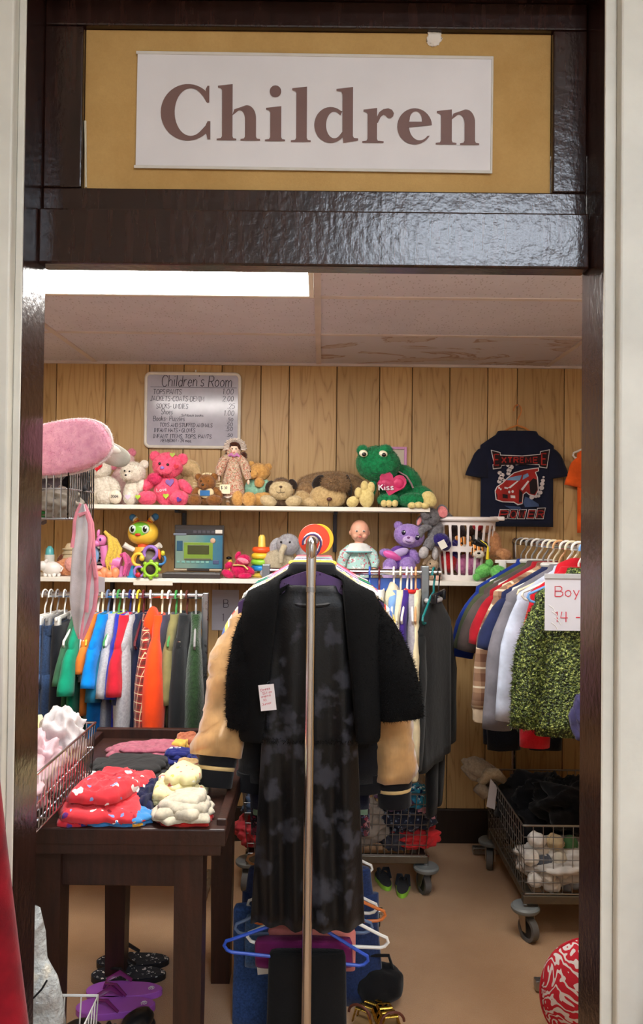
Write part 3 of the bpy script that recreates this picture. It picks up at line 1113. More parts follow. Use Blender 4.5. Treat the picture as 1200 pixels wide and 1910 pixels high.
def hanger_mesh(kind):
    if kind in HANG:
        return HANG[kind]
    mb = MB()
    if kind == 'tube':          # moulded plastic hanger with a lower bar
        mb.tube(hook_pts(), 0.0042, 7)
        w, zs, zl = 0.185, -0.075, -0.098
        loop = [(0, 0, 0), (-0.05, 0, -0.012), (-w * 0.9, 0, zs * 0.9), (-w, 0, zs), (-w - 0.004, 0, zs - 0.012), (-w * 0.97, 0, zl), (-w * 0.9, 0, zl - 0.004),
                (w * 0.9, 0, zl - 0.004), (w * 0.97, 0, zl), (w + 0.004, 0, zs - 0.012), (w, 0, zs), (w * 0.9, 0, zs * 0.9), (0.05, 0, -0.012)]
        mb.tube(loop, 0.0045, 7, closed=True)
    elif kind == 'wide':        # flat moulded shoulders
        mb.tube(hook_pts(), 0.003, 7)
        top = [(-0.19 + 0.38 * k / 16) for k in range(17)]
        up = [(x, -0.085 * (abs(x) / 0.19) ** 1.35) for x in top]
        lo = [(x, z - 0.03 - 0.01 * (1 - abs(x) / 0.19)) for x, z in up]
        mb.prism(lo + up[::-1], 0.012, Matrix.Translation((0, 0.006, 0)))
    elif kind == 'wire':        # thin wire with a swivel
        mb.tube(hook_pts(), 0.0018, 6)
        mb.tube([(0, 0, 0), (-0.18, 0, -0.085), (-0.185, 0, -0.1), (0.185, 0, -0.1), (0.18, 0, -0.085)], 0.0018, 6, closed=True)
    elif kind == 'clip':        # trouser hanger: bar with two pinch clips
        mb.tube(hook_pts(), 0.003, 7)
        mb.box((0, 0, -0.004), (0.26, 0.008, 0.014), 0.002)
        for s in (-1, 1):
            mb.box((s * 0.1, 0, -0.018), (0.03, 0.02, 0.036), 0.003)
    HANG[kind] = mb.data('hanger_' + kind, angle=40)
    return HANG[kind]


def hanger(label, mat, loc, rz, kind='tube', group=None, roll=0.0):
    me = hanger_mesh(kind)
    if not me.materials:
        me.materials.append(mat)
    o = place('hanger', me)
    o.material_slots[0].link = 'OBJECT'
    o.material_slots[0].material = mat
    o.location = loc
    o.rotation_euler = (0, roll, rz)
    return tag(o, label, 'hanger', group)


HK = 0.0755        # rail centre above the hanger's neck (rail radius 12.5 mm)
PL = {k: plastic(c, 0.35) for k, c in dict(white=(232, 230, 224), cream=(228, 220, 190), black=(22, 22, 24), blue=(46, 84, 190), navy=(36, 44, 110), yellow=(236, 206, 60), green=(70, 150, 80),
      teal=(20, 120, 122), slate=(96, 116, 150), brown=(90, 44, 36), orange=(214, 120, 60), purple=(72, 44, 96), lightblue=(110, 160, 220), grey=(150, 150, 150), pink=(230, 150, 170), maroon=(96, 30, 40), tan=(214, 160, 110)).items()}
CHROME = metal((205, 205, 208), 0.16)
STEEL = metal((165, 168, 172), 0.3)
GALV = metal((140, 146, 150), 0.4)
WIREM = metal((150, 152, 154), 0.35)


def rack_rail(t, a, b, r=0.0125, name='rail', mat=None):
    return MB().tube([a, b], r, 14).build(name, mat or CHROME, t, angle=60)


# ---------------------------------------------------------------- left rack, along the back wall
LR_Y = 2.98
LR_Z = at(230, 1110, LR_Y).z
lr_x1 = zx(382, LR_Y, LR_Z)
lr_x0 = -1.38
t = thing('clothes_rack', 'steel clothes rack of boys shirts at the left, below the lower shelf', 'rack', ((lr_x0 + lr_x1) / 2, LR_Y, 0))
hwid = (lr_x1 - lr_x0) / 2
rack_rail(t, (-hwid, 0, LR_Z), (hwid + 0.004, 0, LR_Z), 0.0115)
for s in (-1, 1):
    MB().box((s * (hwid + 0.004), 0, LR_Z / 2 + 0.012), (0.022, 0.026, LR_Z), 0.002).build('post', STEEL, t)
    MB().box((s * (hwid + 0.004), 0, 0.025), (0.03, 0.42, 0.03), 0.003).build('foot', STEEL, t)
    MB().box((s * (hwid - 0.006), 0, LR_Z - 0.065), (0.006, 0.03, 0.12), 0.001).build('bracket', GALV, t)

LG = 'clothes on the left rack'
LH = 'hangers on the left rack'


def on_rail(px, Y, z, **k):
    return (zx(px, Y, z), Y, z - HK)


den = lambda c: knit(c, sc(c, 0.72), 160.0)
jeans = [(84, (122, 150, 190), 'pale blue jeans, leftmost on the left rack', 'white'),
         (95, (92, 122, 168), 'medium blue jeans, second from the left on the left rack', 'white'),
         (107, (58, 82, 122), 'deep blue jeans with a back pocket, third from the left on the left rack', 'grey')]
for i, (px, c, lab, hc) in enumerate(jeans):
    x, y, z = on_rail(px, LR_Y, LR_Z)
    trousers(lab, den(c), (x, y - 0.01, z - 0.03), math.radians(84 + 4 * i), W=0.28, L=0.66, th=0.021, group=LG, seed=11 + i, name='jeans', cat='jeans', waist=den(sc(c, 0.85)))
    hanger(hc + ' clip hanger holding the ' + lab.split(',')[0] + ' on the left rack', PL[hc], (x, y, z), math.radians(84 + 4 * i), 'clip', LH)
x, y, z = on_rail(121, LR_Y, LR_Z)
trousers('black boys trousers hanging beside the jeans on the left rack', cloth((30, 32, 38)), (x, y - 0.01, z - 0.03), math.radians(95), W=0.28, L=0.6, th=0.022, group=LG, seed=21)
hanger('white clip hanger holding the black trousers on the left rack', PL['white'], (x, y, z), math.radians(95), 'clip', LH)

# (hook column, colour or material, label, hanger, L, sleeve, angle, dz)
row = [
 (150, cloth((58, 104, 76)), 'dark green short sleeved shirt beside the black trousers on the left rack', 'white', .40, .15, .6, {'dy': .0, 'rz': 0}),
 (163, cloth((16, 142, 108)), 'emerald green T-shirt with a white shoulder stripe on the left rack', 'slate', .46, .17, .55, {'stripe': 1, 'dy': -.045, 'rz': 2}),
 (174, cloth((172, 172, 174)), 'light grey T-shirt between the green and orange shirts on the left rack', 'yellow', .36, .13, .5, {}),
 (183, cloth((216, 118, 44)), 'dull orange T-shirt, only its shoulder showing on the left rack', 'white', .34, .1, .4, {}),
 (192, cloth((26, 104, 138)), 'teal blue T-shirt with drooping sleeve on the left rack', 'cream', .42, .2, .5, {}),
 (202, cloth((0, 128, 214)), 'bright sky blue T-shirt on the left rack', 'slate', .47, .14, .45, {}),
 (213, knit((178, 178, 182), (150, 150, 156)), 'pale grey T-shirt with a wide sleeve beside the royal blue one on the left rack', 'white', .42, .19, .6, {}),
 (222, cloth((146, 190, 66)), 'lime green T-shirt, a sliver on the left rack', 'green', .3, .1, .4, {}),
 (231, cloth((44, 54, 176)), 'royal blue T-shirt on the left rack', 'white', .44, .18, .5, {}),
 (243, cloth((192, 32, 50)), 'red T-shirt with a rolled sleeve on the left rack', 'navy', .34, .17, .5, {'dy': -.06, 'rz': 4}),
 (250, knit((172, 172, 176), (146, 146, 150)), 'grey long sleeved shirt under the red T-shirt on the left rack', 'white', .43, .37, .18, {}),
 (259, cloth((34, 42, 74)), 'navy shirt with a lime edge beside the red T-shirt on the left rack', 'yellow', .42, .2, .4, {}),
 (268, cloth((26, 30, 54)), 'navy blue long sleeved shirt left of the plaid shirt on the left rack', 'maroon', .44, .36, .2, {}),
 (281, plaid((150, 44, 40), (92, 40, 34), (214, 190, 150), 34.0), 'red and cream plaid shirt left of the orange hoodie on the left rack', 'white', .44, .37, .2, {'dy': -.03, 'rz': 8, 'r': .07}),
 (303, cloth((238, 72, 22), var=.06), 'vivid orange hoodie in the middle of the left rack', 'cream', .44, .37, .1, {'hood': 1, 'r': .09, 'dy': -.05, 'rz': 6}),
 (316, cloth((64, 60, 76)), 'charcoal purple sweatshirt right of the orange hoodie on the left rack', 'white', .42, .36, .14, {}),
 (329, cloth((128, 120, 76)), 'khaki shirt between two dark sweatshirts on the left rack', 'green', .38, .2, .3, {}),
 (338, cloth((52, 54, 58)), 'dark grey sweatshirt, third from the right end of the left rack', 'cream', .44, .37, .12, {'r': .07}),
 (349, cloth((30, 32, 34)), 'black sweatshirt left of the green fleece on the left rack', 'brown', .46, .38, .12, {'r': .07}),
 (366, fur((44, 70, 40), (30, 50, 28)), 'dark green fleece jacket at the right end of the left rack', 'grey', .45, .36, .14, {'r': .078}),
]
for i, (px, m, lab, hc, L, sl, ang, ex) in enumerate(row):
    x, y, z = on_rail(px, LR_Y, LR_Z)
    rz = math.radians(90 + ex.get('rz', (i * 37 % 15) - 5))
    dy = ex.get('dy', -0.01 + 0.014 * ((i * 7) % 5 - 2))
    r = ex.get('r', .064)
    nm, ct = {303: ('hoodie', 'hoodie'), 316: ('sweatshirt', 'sweatshirt'), 338: ('sweatshirt', 'sweatshirt'), 349: ('sweatshirt', 'sweatshirt'), 366: ('fleece_jacket', 'jacket')}.get(px, ('shirt', 'shirt'))
    t = shirt(lab, m, (x, y + dy, z), rz, W=.34 + .01 * (i % 3), L=L, sl=sl, ang=ang, th=.019, group=LG, seed=30 + i, name=nm, cat=ct, flat=.5, r0=r, r1=r * .86,
              hood=m if ex.get('hood') else None, cuff=cloth((214, 196, 160)) if 'plaid' in lab else None)
    if ex.get('stripe'):
        MB().tube([(-.1, -.021, -.05), (-.14, -.026, -.14), (-.15, -.026, -.2)], .005, 6).build('stripe', cloth((232, 236, 232)), t)
    hanger('%s plastic hanger holding the %s on the left rack' % (hc, lab.split(' on the left rack')[0].split(' with a white')[0].split(',')[0].split(' beside')[0].split(' between')[0].split(' left of')[0].split(' right of')[0].split(' in the')[0].split(' under')[0].split(' at the')[0]), PL[hc], (x, y, z), rz, 'tube', LH)
# ---------------------------------------------------------------- middle rack behind, along the wall
MR_Y = 2.98
MR_Z = at(640, 1066, MR_Y).z
mx0, mx1 = zx(497, MR_Y, MR_Z), zx(793, MR_Y, MR_Z)
t = thing('clothes_rack', 'grey steel clothes rack behind the black shrug, its square post beside the laundry basket', 'rack', ((mx0 + mx1) / 2, MR_Y, 0))
hwid = (mx1 - mx0) / 2
rack_rail(t, (-hwid, 0, MR_Z), (hwid + 0.06, 0, MR_Z), 0.0115)
MB().box((0, 0.03, MR_Z - 0.05), (2 * hwid, 0.02, 0.05), 0.003).build('crossbar', paint((52, 92, 176), 0.4), t, label='blue painted crossbar')
for s in (-1, 1):
    MB().box((s * hwid, 0.0, MR_Z - .15), (0.03, 0.03, .35), 0.003).build('post', GALV, t)
    MB().box((s * hwid, (WALL - MR_Y) / 2, MR_Z - .31), (0.026, WALL - MR_Y - .004, 0.026), 0.003).build('wall_arm', GALV, t)
MG, MH = 'clothes on the middle rack', 'hangers on the middle rack'
mid = [
 (690, cloth((230, 190, 200)), 'pale pink girls top on the middle rack, hidden behind the black shrug', 'blue', .40, .16, .5),
 (708, cloth((228, 228, 224)), 'plain white top on the middle rack, behind the black shrug', 'maroon', .44, .16, .5),
 (735, cloth((120, 160, 214)), 'light blue short sleeved top, leftmost visible on the middle rack', 'white', .5, .2, .45),
 (748, knit((226, 216, 186), (206, 194, 160)), 'cream knitted hooded cardigan on the middle rack', 'cream', .6, .46, .14),
 (760, cloth((60, 36, 120)), 'deep purple top between the cream and grey ones on the middle rack', 'white', .5, .34, .3),
 (768, knit((168, 164, 168), (140, 136, 142)), 'heather grey long sleeved top with a red collar on the middle rack', 'white', .6, .46, .12),
 (776, cloth((224, 210, 172)), 'cream long sleeved sweatshirt, last before the post of the middle rack', 'tan', .66, .5, .14),
]
for i, (px, m, lab, hc, L, sl, ang) in enumerate(mid):
    x, y, z = on_rail(px, MR_Y, MR_Z)
    rz = math.radians(86 - (i * 29 % 9))
    shirt(lab, m, (x, y, z), rz, W=.36, L=L, sl=sl, ang=ang, th=.016, group=MG, seed=70 + i, name='sweatshirt' if 'sweatshirt' in lab else 'top', cat='sweatshirt' if 'sweatshirt' in lab else 'top', flat=.4,
          collar=cloth((204, 40, 36)) if 'red collar' in lab else None, hood=m if 'hooded' in lab else None, cuff=m if sl > .4 else None)
    hanger('%s plastic hanger of the %s' % (hc, lab.replace(', leftmost visible on', ' on').replace(', last before the post of', ' on').replace(', hidden behind the black shrug', '').replace(', behind the black shrug', '').replace(' between the cream and grey ones', '').replace(' with a red collar', '')), PL[hc], (x, y, z), rz, 'tube', MH)
x, y, z = (mx1 + 0.034, MR_Y, MR_Z - HK)
shirt('charcoal jacket with a light grey collar on the outer end of the middle rack', cloth((26, 29, 30)), (x, y, z - .035), math.radians(64), W=.40, L=.6, sl=.48, ang=.12, th=.03, group=MG, seed=85, name='jacket', cat='jacket', flat=.5,
      r0=.07, r1=.055, collar=cloth((186, 186, 188)))
hanger('turquoise hanger of the charcoal jacket at the end of the middle rack', PL['teal'], (x, y, z), math.radians(70), 'tube', MH)
trousers('long black trousers hanging below the charcoal jacket beside the wire cart', cloth((13, 14, 17)), (x + .02, MR_Y + .06, MR_Z - HK - .1), math.radians(70), W=.24, L=.74, th=.024, group=MG, seed=88)
hanger('black hanger of the long black trousers at the end of the middle rack', PL['black'], (x + .02, MR_Y + .004, MR_Z - HK), math.radians(72), 'clip', MH)

# ---------------------------------------------------------------- right rack, running away from the door
RX = 0.862
RR_Z = at(1017, 1016, 2.95).z
t = thing('clothes_rack', 'chrome clothes rack at the right with the green tinsel top on it', 'rack', (RX, 2.95, 0))
rack_rail(t, (0, -0.50, RR_Z), (0, 0.50, RR_Z), 0.0125)
for s in (-1, 1):
    MB().tube([(0, s * 0.5, 0.04), (0, s * 0.5, RR_Z)], 0.0125, 14).build('post', CHROME, t)
    MB().box((0, s * 0.5, 0.022), (0.36, 0.03, 0.03), 0.003).build('foot', STEEL, t)
    MB().ell((0, s * 0.5, RR_Z), 0.017, nu=14, nv=8).build('corner_joint', CHROME, t)


@cached
def tinsel():
    m = NT('green_tinsel')
    v = m.coord()
    n = m.noise(v, 110, 3, 0.85)
    m.base(m.ramp(n, [(0.42, rgb((12, 18, 8))), (0.52, rgb((62, 86, 26))), (0.64, rgb((196, 210, 120)))]))
    m.bump(m.noise(v, 150, 2), 1.0, 0.01)
    m.set(rough=0.35, spec=0.7, metal=0.25)
    return m.m


RG, RH = 'clothes on the right rack', 'hangers on the right rack'
right = [
 (2.52, tinsel(), 'shaggy green tinsel long sleeved top at the front of the right rack', 'lightblue', .33, .53, .42, .2, dict(fuzz=(9000, .014, .0016), fz_sl=(3500, .014, .0016), flat=.5, th=.03)),
 (2.60, cloth((196, 24, 40)), 'bright red hoodie right behind the green tinsel top', 'white', .32, .54, .50, .02, dict(th=.028, flat=.5, hood=1)),
 (2.67, cloth((196, 206, 226)), 'pale blue long sleeved shirt, a thin edge behind the tinsel top', 'cream', .38, .52, .42, .17, dict(th=.02, flat=.4)),
 (2.73, cloth((124, 122, 130)), 'grey long sleeved sweatshirt behind the green tinsel top', 'white', .42, .56, .46, .18, dict(th=.022, flat=.5)),
 (2.81, cloth((38, 46, 84)), 'navy shirt with a white shoulder edge on the right rack', 'tan', .42, .46, .2, .5, dict(th=.02)),
 (2.88, plaid((176, 140, 112), (120, 84, 66), (232, 216, 190), 14.0), 'brown and cream plaid long sleeved shirt on the right rack', 'cream', .44, .5, .42, .2, dict(th=.02, flat=.4, cuff=1)),
 (2.95, cloth((176, 30, 44)), 'dark red polo shirt between navy and brown ones on the right rack', 'white', .44, .44, .2, .45, dict(th=.02)),
 (3.02, cloth((92, 80, 78)), 'brown grey polo shirt on the right rack', 'grey', .45, .46, .24, .5, dict(th=.02)),
 (3.10, cloth((84, 92, 66)), 'olive polo shirt with white trim on the right rack', 'white', .46, .46, .24, .48, dict(th=.022)),
 (3.18, cloth((30, 58, 150)), 'blue short sleeved shirt at the far end of the right rack', 'grey', .46, .48, .28, .45, dict(th=.022)),
]
for i, (Y, m, lab, hc, W, L, sl, ang, ex) in enumerate(right):
    ex = dict(ex)
    if ex.get('hood'): ex['hood'] = m
    if ex.get('cuff'): ex['cuff'] = cloth((226, 206, 178))
    loc = (RX, Y, RR_Z - HK)
    rz = math.radians(((i * 31) % 7) - 3)
    nm = 'hoodie' if i == 1 else ('sweatshirt' if i == 3 else ('top' if i == 0 else 'shirt'))
    shirt(lab, m, loc, rz, W=W, L=L, sl=sl, ang=ang, group=RG, seed=100 + i, name=nm, cat=nm, collar=cloth((226, 226, 222)) if i in (4, 8) else None, **ex)
    hanger('%s hanger of the %s' % (hc, lab.split(' on the right rack')[0].split(' at the')[0].split(', a thin')[0].split(' right behind')[0].split(' behind')[0].split(' between')[0] + ' on the right rack'), PL[hc], loc, rz, 'tube', RH)
for i, (Y, c, lab) in enumerate(((3.27, (32, 36, 48), 'dark navy trousers at the back of the right rack'), (3.35, (44, 52, 72), 'dark blue jeans at the very back of the right rack'))):
    loc = (RX, Y, RR_Z - HK)
    trousers(lab, den(c), (RX, Y, RR_Z - HK - .09), 0, W=.34, L=.70, th=.028, group=RG, seed=120 + i)
    hanger(('white', 'grey')[i] + ' clip hanger of the ' + lab, PL[('white', 'grey')[i]], loc, 0, 'clip', RH)

# the size sign clipped to the rack
SGY = 2.465
a, b = at(1017, 1078, SGY), at(1022, 1176, SGY)
t = thing('sign', 'plastic sleeved paper sign with red handwriting Boys 14 on the right rack', 'sign', (RX + .0, SGY, a.z))
w = (RX - a.x) * 2 * 0.62
cxs = a.x - RX + w / 2
h = a.z - b.z
MB().box((cxs, 0, -h / 2), (w, .0015, h)).build('paper', paper((214, 216, 230)), t, smooth=False)
MB().box((cxs, -.0012, .006), (w + .004, .006, .016), .0015).build('clip_bar', plastic((180, 184, 190), .2), t)
redm = paint((196, 52, 74), .5, .02)
ltr = lettering('Boys', .032, .0016, frame_at(Vector((cxs - w / 2 + .032, -.0014, -.058))), width=.1)
ltr.join(lettering('14 -', .032, .0016, frame_at(Vector((cxs - w / 2 + .032, -.0014, -.138))), width=.08))
ltr.build('lettering', redm, t, label='red handwriting Boys 14')
gl = MB()
for k, (qx, qz) in enumerate(((.012, -.085), (.022, -.105), (.03, -.125), (.02, -.14))):
    gl.tube([(cxs - w / 2 + qx, -.0015, qz), (cxs - w / 2 + qx + .014, -.0022, qz - .01), (cxs - w / 2 + qx + .02, -.0015, qz - .022)], .0016, 5, sx=.4, ref=(0, 1, 0))
gl.build('sleeve_crease', plastic((236, 238, 244), .05, 1.0), t)
MB().tube([(p[0], p[1], p[2] + .012) for p in hook_pts()], .0016, 6).build('hook', STEEL, t)
t.location.z = RR_Z - HK - .012
t.location.z = a.z
for ch in t.children:
    if ch.name.startswith('hook'):
        ch.location = (0, 0, RR_Z - HK - a.z - .012)
        MB().tube([(0, 0, RR_Z - HK - a.z), (cxs, 0, .01)], .0016, 6).build('hook', STEEL, t)

# ---------------------------------------------------------------- front rack, end on to the door
FRX = at(577, 1400, 1.95).x
FRY0, FRY1 = 1.955, 2.83
FRZ = at(582, 1011, 1.97).z
FLZ = 0.50
t = thing('clothes_rack', 'chrome clothes rack seen end on in the doorway, black shrug at its front', 'rack', (FRX, FRY0, 0))
L_ = FRY1 - FRY0
bend = [(0, .035 - .035 * math.cos(a), FRZ - .035 + .035 * math.sin(a)) for a in [math.radians(q) for q in range(0, 91, 15)]]
MB().tube([(0, 0, .04), (0, 0, FRZ - .10)] + bend, .0127, 18).build('front_post', CHROME, t, angle=60)
MB().tube([(0, 0, FRZ - .125), (0, 0, FRZ - .112)], .0134, 18).build('joint_ring', STEEL, t)
MB().ell((0, .004, FRZ - .018), (.0142, .024, .032), nu=18, nv=12).build('end_cap', CHROME, t)
rack_rail(t, (0, .034, FRZ), (0, L_ - .03, FRZ), .0125)
MB().tube([(0, L_, .04), (0, L_, FRZ - .04)] + [(0, L_ - .035 + .035 * math.cos(a), FRZ - .035 + .035 * math.sin(a)) for a in [math.radians(q) for q in range(0, 91, 15)]], .0127, 14).build('rear_post', CHROME, t)
rack_rail(t, (0, .01, FLZ), (0, L_ - .01, FLZ), .0115, 'lower_rail')
for yy in (0, L_):
    MB().tube([(-.26, yy, .055), (.26, yy, .055)], .0125, 12).build('foot', CHROME, t)
    for s in (-1, 1):
        MB().lathe([(.001, -.011), (.024, -.011), (.026, -.006), (.026, .006), (.024, .011), (.001, .011)], 18, (s * .24, yy, .026), Euler((0, math.radians(90), 0))).build('caster', plastic((60, 60, 62), .5), t)

FG, FH = 'clothes on the front rack', 'hangers on the front rack'
FO = lambda Y: (FRX, Y, FRZ - HK)


@cached
def velvet():
    m = NT('burnout_velvet')
    v = m.coord()
    vo = m.n('ShaderNodeTexVoronoi')
    vo.inputs['Scale'].default_value = 13
    w = m.n('ShaderNodeTexNoise')
    w.inputs['Scale'].default_value = 22
    w.inputs['Detail'].default_value = 3
    m.l(v, w.inputs['Vector'])
    m.l(m.mix(0.12, v, w.outputs['Color']), vo.inputs['Vector'])
    f = m.ramp(vo.outputs['Distance'], [(0.26, (1, 1, 1, 1)), (0.46, (0, 0, 0, 1))])
    m.base(m.mix(f, rgb((7, 7, 9)), rgb((50, 50, 57))))
    m.bump(m.noise(v, 200, 2), 0.2, 0.003)
    m.l(m.ramp(f, [(0, (0.45, 0.45, 0.45, 1)), (1, (0.7, 0.7, 0.7, 1))]), m.b.inputs['Roughness'])
    m.set(sheen=0.05, spec=0.3)
    return m.m


Y0 = 2.035
# dress
t = thing('dress', 'long charcoal velvet dress with a floral pattern behind the chrome pole', 'dress', (FRX, Y0, FRZ - HK - .05), 0, FG)
rows = body_rows(.22, .865, .03, .028, .062, flare=.36, nb=26)
body_mesh(rows, 5, .026, 16.0, n=120, ex=.7, sf=95.0).build('body', velvet(), t, angle=180)
MB().tube([(.064 * math.cos(a), -.004 + .024 * math.sin(a), -.012 - .014 * (1 - math.sin(a))) for a in [2 * math.pi * k / 28 for k in range(28)]], .006, 8, closed=True).build('collar', velvet(), t)
hanger('flat purple hanger in the neck of the velvet dress and black shrug', PL['purple'], (FRX, Y0, FRZ - HK), math.radians(1.5), 'wide', FH)
# shrug: an open-fronted shell around the dress, with wide short sleeves
BLACKF = cloth((10, 10, 11), 500.0, .3, .2, 1.0, 0.0)
t = thing('shrug', 'fuzzy black open fronted shrug hung over the velvet dress', 'shrug', (FRX, Y0, FRZ - HK), 0, FG)


def shrug_shell():
    rings = []
    n = 30
    prof = [(-.012, .07, .026, 1.35), (-.022, .095, .034, .95), (-.036, .125, .042, .6), (-.055, .165, .046, .36), (-.085, .178, .052, .34), (-.13, .182, .058, .36), (-.2, .184, .062, .40), (-.28, .186, .064, .46), (-.36, .186, .064, .52), (-.42, .184, .062, .58), (-.43, .18, .058, .6)]
    for (z, w, th, op) in prof:
        out, inn = [], []
        for k in range(n):
            a = op + (2 * math.pi - 2 * op) * k / (n - 1)      # angle measured from the front
            sx_, cy_ = math.sin(a), math.cos(a)
            x = w * math.copysign(abs(sx_) ** .62, sx_)
            y = -th * math.copysign(abs(cy_) ** .75, cy_)
            f = .008 * noise.noise(Vector((x * 14, z * 5, 2.0))) * min(1, -z * 6)
            out.append((x, y + f, z - .012 * abs(x) / .2 * (1 if z < -.3 else 0)))
            inn.append((x * .93, (y + f) * .8, z))
        rings.append(out + inn[::-1])
    return MB().loft(rings)


shrug_shell().build('body', BLACKF, t, angle=180, fuzz=(16000, .011, .0007), seed=3)
for s, sl, an in ((-1, .31, .03), (1, .29, .34)):
    m, pts = sleeve_mesh(.355 if s < 0 else .39, .075, sl, s, an, .06, .058, .7, 44 + s, .006)
    m.build('sleeve', BLACKF, t, angle=180, fuzz=(7000, .011, .0007), seed=5 + s)
# price tag pinned to the shrug
tp = at(499, 1301, Y0 - .085)
tg = thing('price_tag', 'small white price tag with red handwriting pinned to the black shrug', 'tag', tp, rot=(0, math.radians(-7), math.radians(-4)))
pw, ph_ = 28 * Y0 / F / 2, 46 * Y0 / F / 2
MB().box((0, 0, 0), (2 * pw, .0012, 2 * ph_)).build('card', paper((234, 226, 226)), tg, smooth=False)
lt_ = MB()
for k, (tx, dz) in enumerate((('Dress', .017), ('Slip', .0085), ('mens', 0), ('10', -.009), ('Junior', -.019))):
    lt_.join(lettering(tx, .0055, .00045, frame_at(Vector((-pw + .005 + .004 * (k % 2), -.001, dz)), roll=math.radians(-8)), width=.024 if tx != '10' else .008, seg=4))
lt_.build('lettering', redm, tg)
MB().tube([(0, .0, ph_ - .004), (.002, .014, ph_ + .002), (.004, .032, ph_ + .001)], .0008, 5).build('pin', STEEL, tg)

# varsity jacket with gold satin sleeves
GOLD = satin((196, 152, 98), .34)
BLK = cloth((16, 16, 20))
Yj = 2.15
t = thing('varsity_jacket', 'black varsity jacket with gold satin sleeves behind the black shrug', 'jacket', FO(Yj), 0, FG)
body_mesh(body_rows(.40, .58, .085, .04, .06), 61, .012, 12).build('body', BLK, t, angle=180)
for s in (-1, 1):
    an = .23 if s < 0 else .16
    m, pts = sleeve_mesh(.405 if s < 0 else .41, .085, .40 if s < 0 else .47, s, an, .058, .064, .72, 64 + s, .012, 22)
    ruffle(ruffle(m, .014, 30, 9 + s, 1.2), .010, 60, 19 + s, 1.6)
    SW = Matrix.Identity(4)
    if s < 0:          # the left sleeve is swung forward over the table
        SW = Matrix.Translation((0, 0, -.12)) @ Matrix.Rotation(math.radians(-16), 4, 'X') @ Matrix.Translation((0, 0, .12))
        m.v = [tuple((SW @ Vector(v)) if v[2] < -.12 else Vector(v)) for v in m.v]
    m.build('sleeve', GOLD, t, angle=180)
    p, q = SW @ Vector(pts[-1]), SW @ Vector(pts[-3])
    d = (p - q).normalized()
    for nm, u0, u1, r_, mt in (('cuff', -.012, .026, .05, BLK), ('cuff_stripe', .026, .036, .0475, cloth((206, 176, 122))), ('cuff', .036, .078, .046, BLK)):
        MB().tube([p + d * (u0), p + d * (u0 + .003), p + d * (u1 - .003), p + d * u1], [r_ * .96, r_, r_ * .99, r_ * .95], 16, ref=(0, 1, 0), sx=.72).build(nm, mt, t)
z_ = -.58
MB().loft([[( .202 * math.copysign(abs(math.cos(a)) ** .55, math.cos(a)), .05 * math.sin(a), zz) for a in [2 * math.pi * k / 40 for k in range(40)]] for zz in (z_ + .02, z_ - .03)]).build('hem_band', BLK, t)
hanger('white plastic hanger of the varsity jacket with gold sleeves', PL['white'], FO(Yj), 0, 'tube', FH)
t = shirt('dark navy dress hanging behind the varsity jacket', cloth((20, 26, 54)), FO(2.215), 0, W=.34, L=.68, sleeves=False, th=.03, group=FG, seed=140, name='dress', cat='dress', flare=.0)
hanger('white plastic hanger of the dark navy dress on the front rack', PL['white'], FO(2.215), 0, 'tube', FH)

behind = [
 (2.275, knit((206, 190, 140), (188, 170, 118)), 'beige cardigan with yellow piping on the front rack', 'cream', .41, .44, .40, .1, dict(collar=cloth((232, 204, 80)), th=.02, flat=.4), 'cardigan'),
 (2.33, stripes(((238, 236, 230), (206, 70, 60), (238, 236, 230), (88, 120, 190), (240, 214, 110)), .05, 0), 'white top with red, blue and yellow stripes on the front rack', 'white', .41, .42, .14, .5, dict(th=.018), 'top'),
 (2.38, print_cloth((240, 214, 206), ((206, 96, 110), (150, 120, 90), (240, 240, 236)), 60.0), 'pale pink floral blouse on the front rack', 'yellow', .40, .44, .16, .5, dict(th=.018), 'blouse'),
 (2.43, cloth((150, 206, 196)), 'long aqua top whose edge shows under the black shrug', 'white', .36, .78, .16, .3, dict(th=.018), 'top'),
 (2.48, print_cloth((30, 26, 40), ((120, 40, 70), (70, 80, 120), (170, 130, 140)), 48.0, .38), 'dark floral dress hanging low on the right of the front rack', 'black', .38, .86, .14, .3, dict(th=.022), 'dress'),
 (2.53, cloth((206, 150, 214)), 'lilac long sleeved top on the front rack', 'teal', .42, .44, .38, .12, dict(th=.02), 'top'),
 (2.58, stripes(((120, 196, 150), (232, 240, 232)), .03, 2), 'mint green and white striped top near the back of the front rack', 'green', .36, .44, .14, .5, dict(th=.02), 'top'),
 (2.63, cloth((230, 110, 140)), 'rose pink long sleeved top on the front rack', 'black', .43, .50, .36, .12, dict(th=.02, flat=.5), 'top'),
 (2.68, cloth((214, 150, 150)), 'dusty pink long dress near the back of the front rack', 'white', .36, .80, .14, .3, dict(th=.02), 'dress'),
 (2.74, cloth((214, 60, 80)), 'coral red top at the back of the front rack', 'grey', .42, .44, .2, .4, dict(th=.02), 'top'),
]
for i, (Y, m, lab, hc, W, L, sl, ang, ex, nm) in enumerate(behind):
    rz = math.radians(((i * 23) % 5) - 2)
    shirt(lab, m, FO(Y), rz, W=W, L=L, sl=sl, ang=ang, group=FG, seed=150 + i, name=nm, cat=nm, **ex)
    hanger('%s hanger of the %s' % (hc, lab.split(' near the')[0].split(' at the back')[0].split(' on the front')[0].split(' whose')[0].split(' hanging low')[0] + ', front rack'), PL[hc], FO(Y), rz, 'tube', FH)
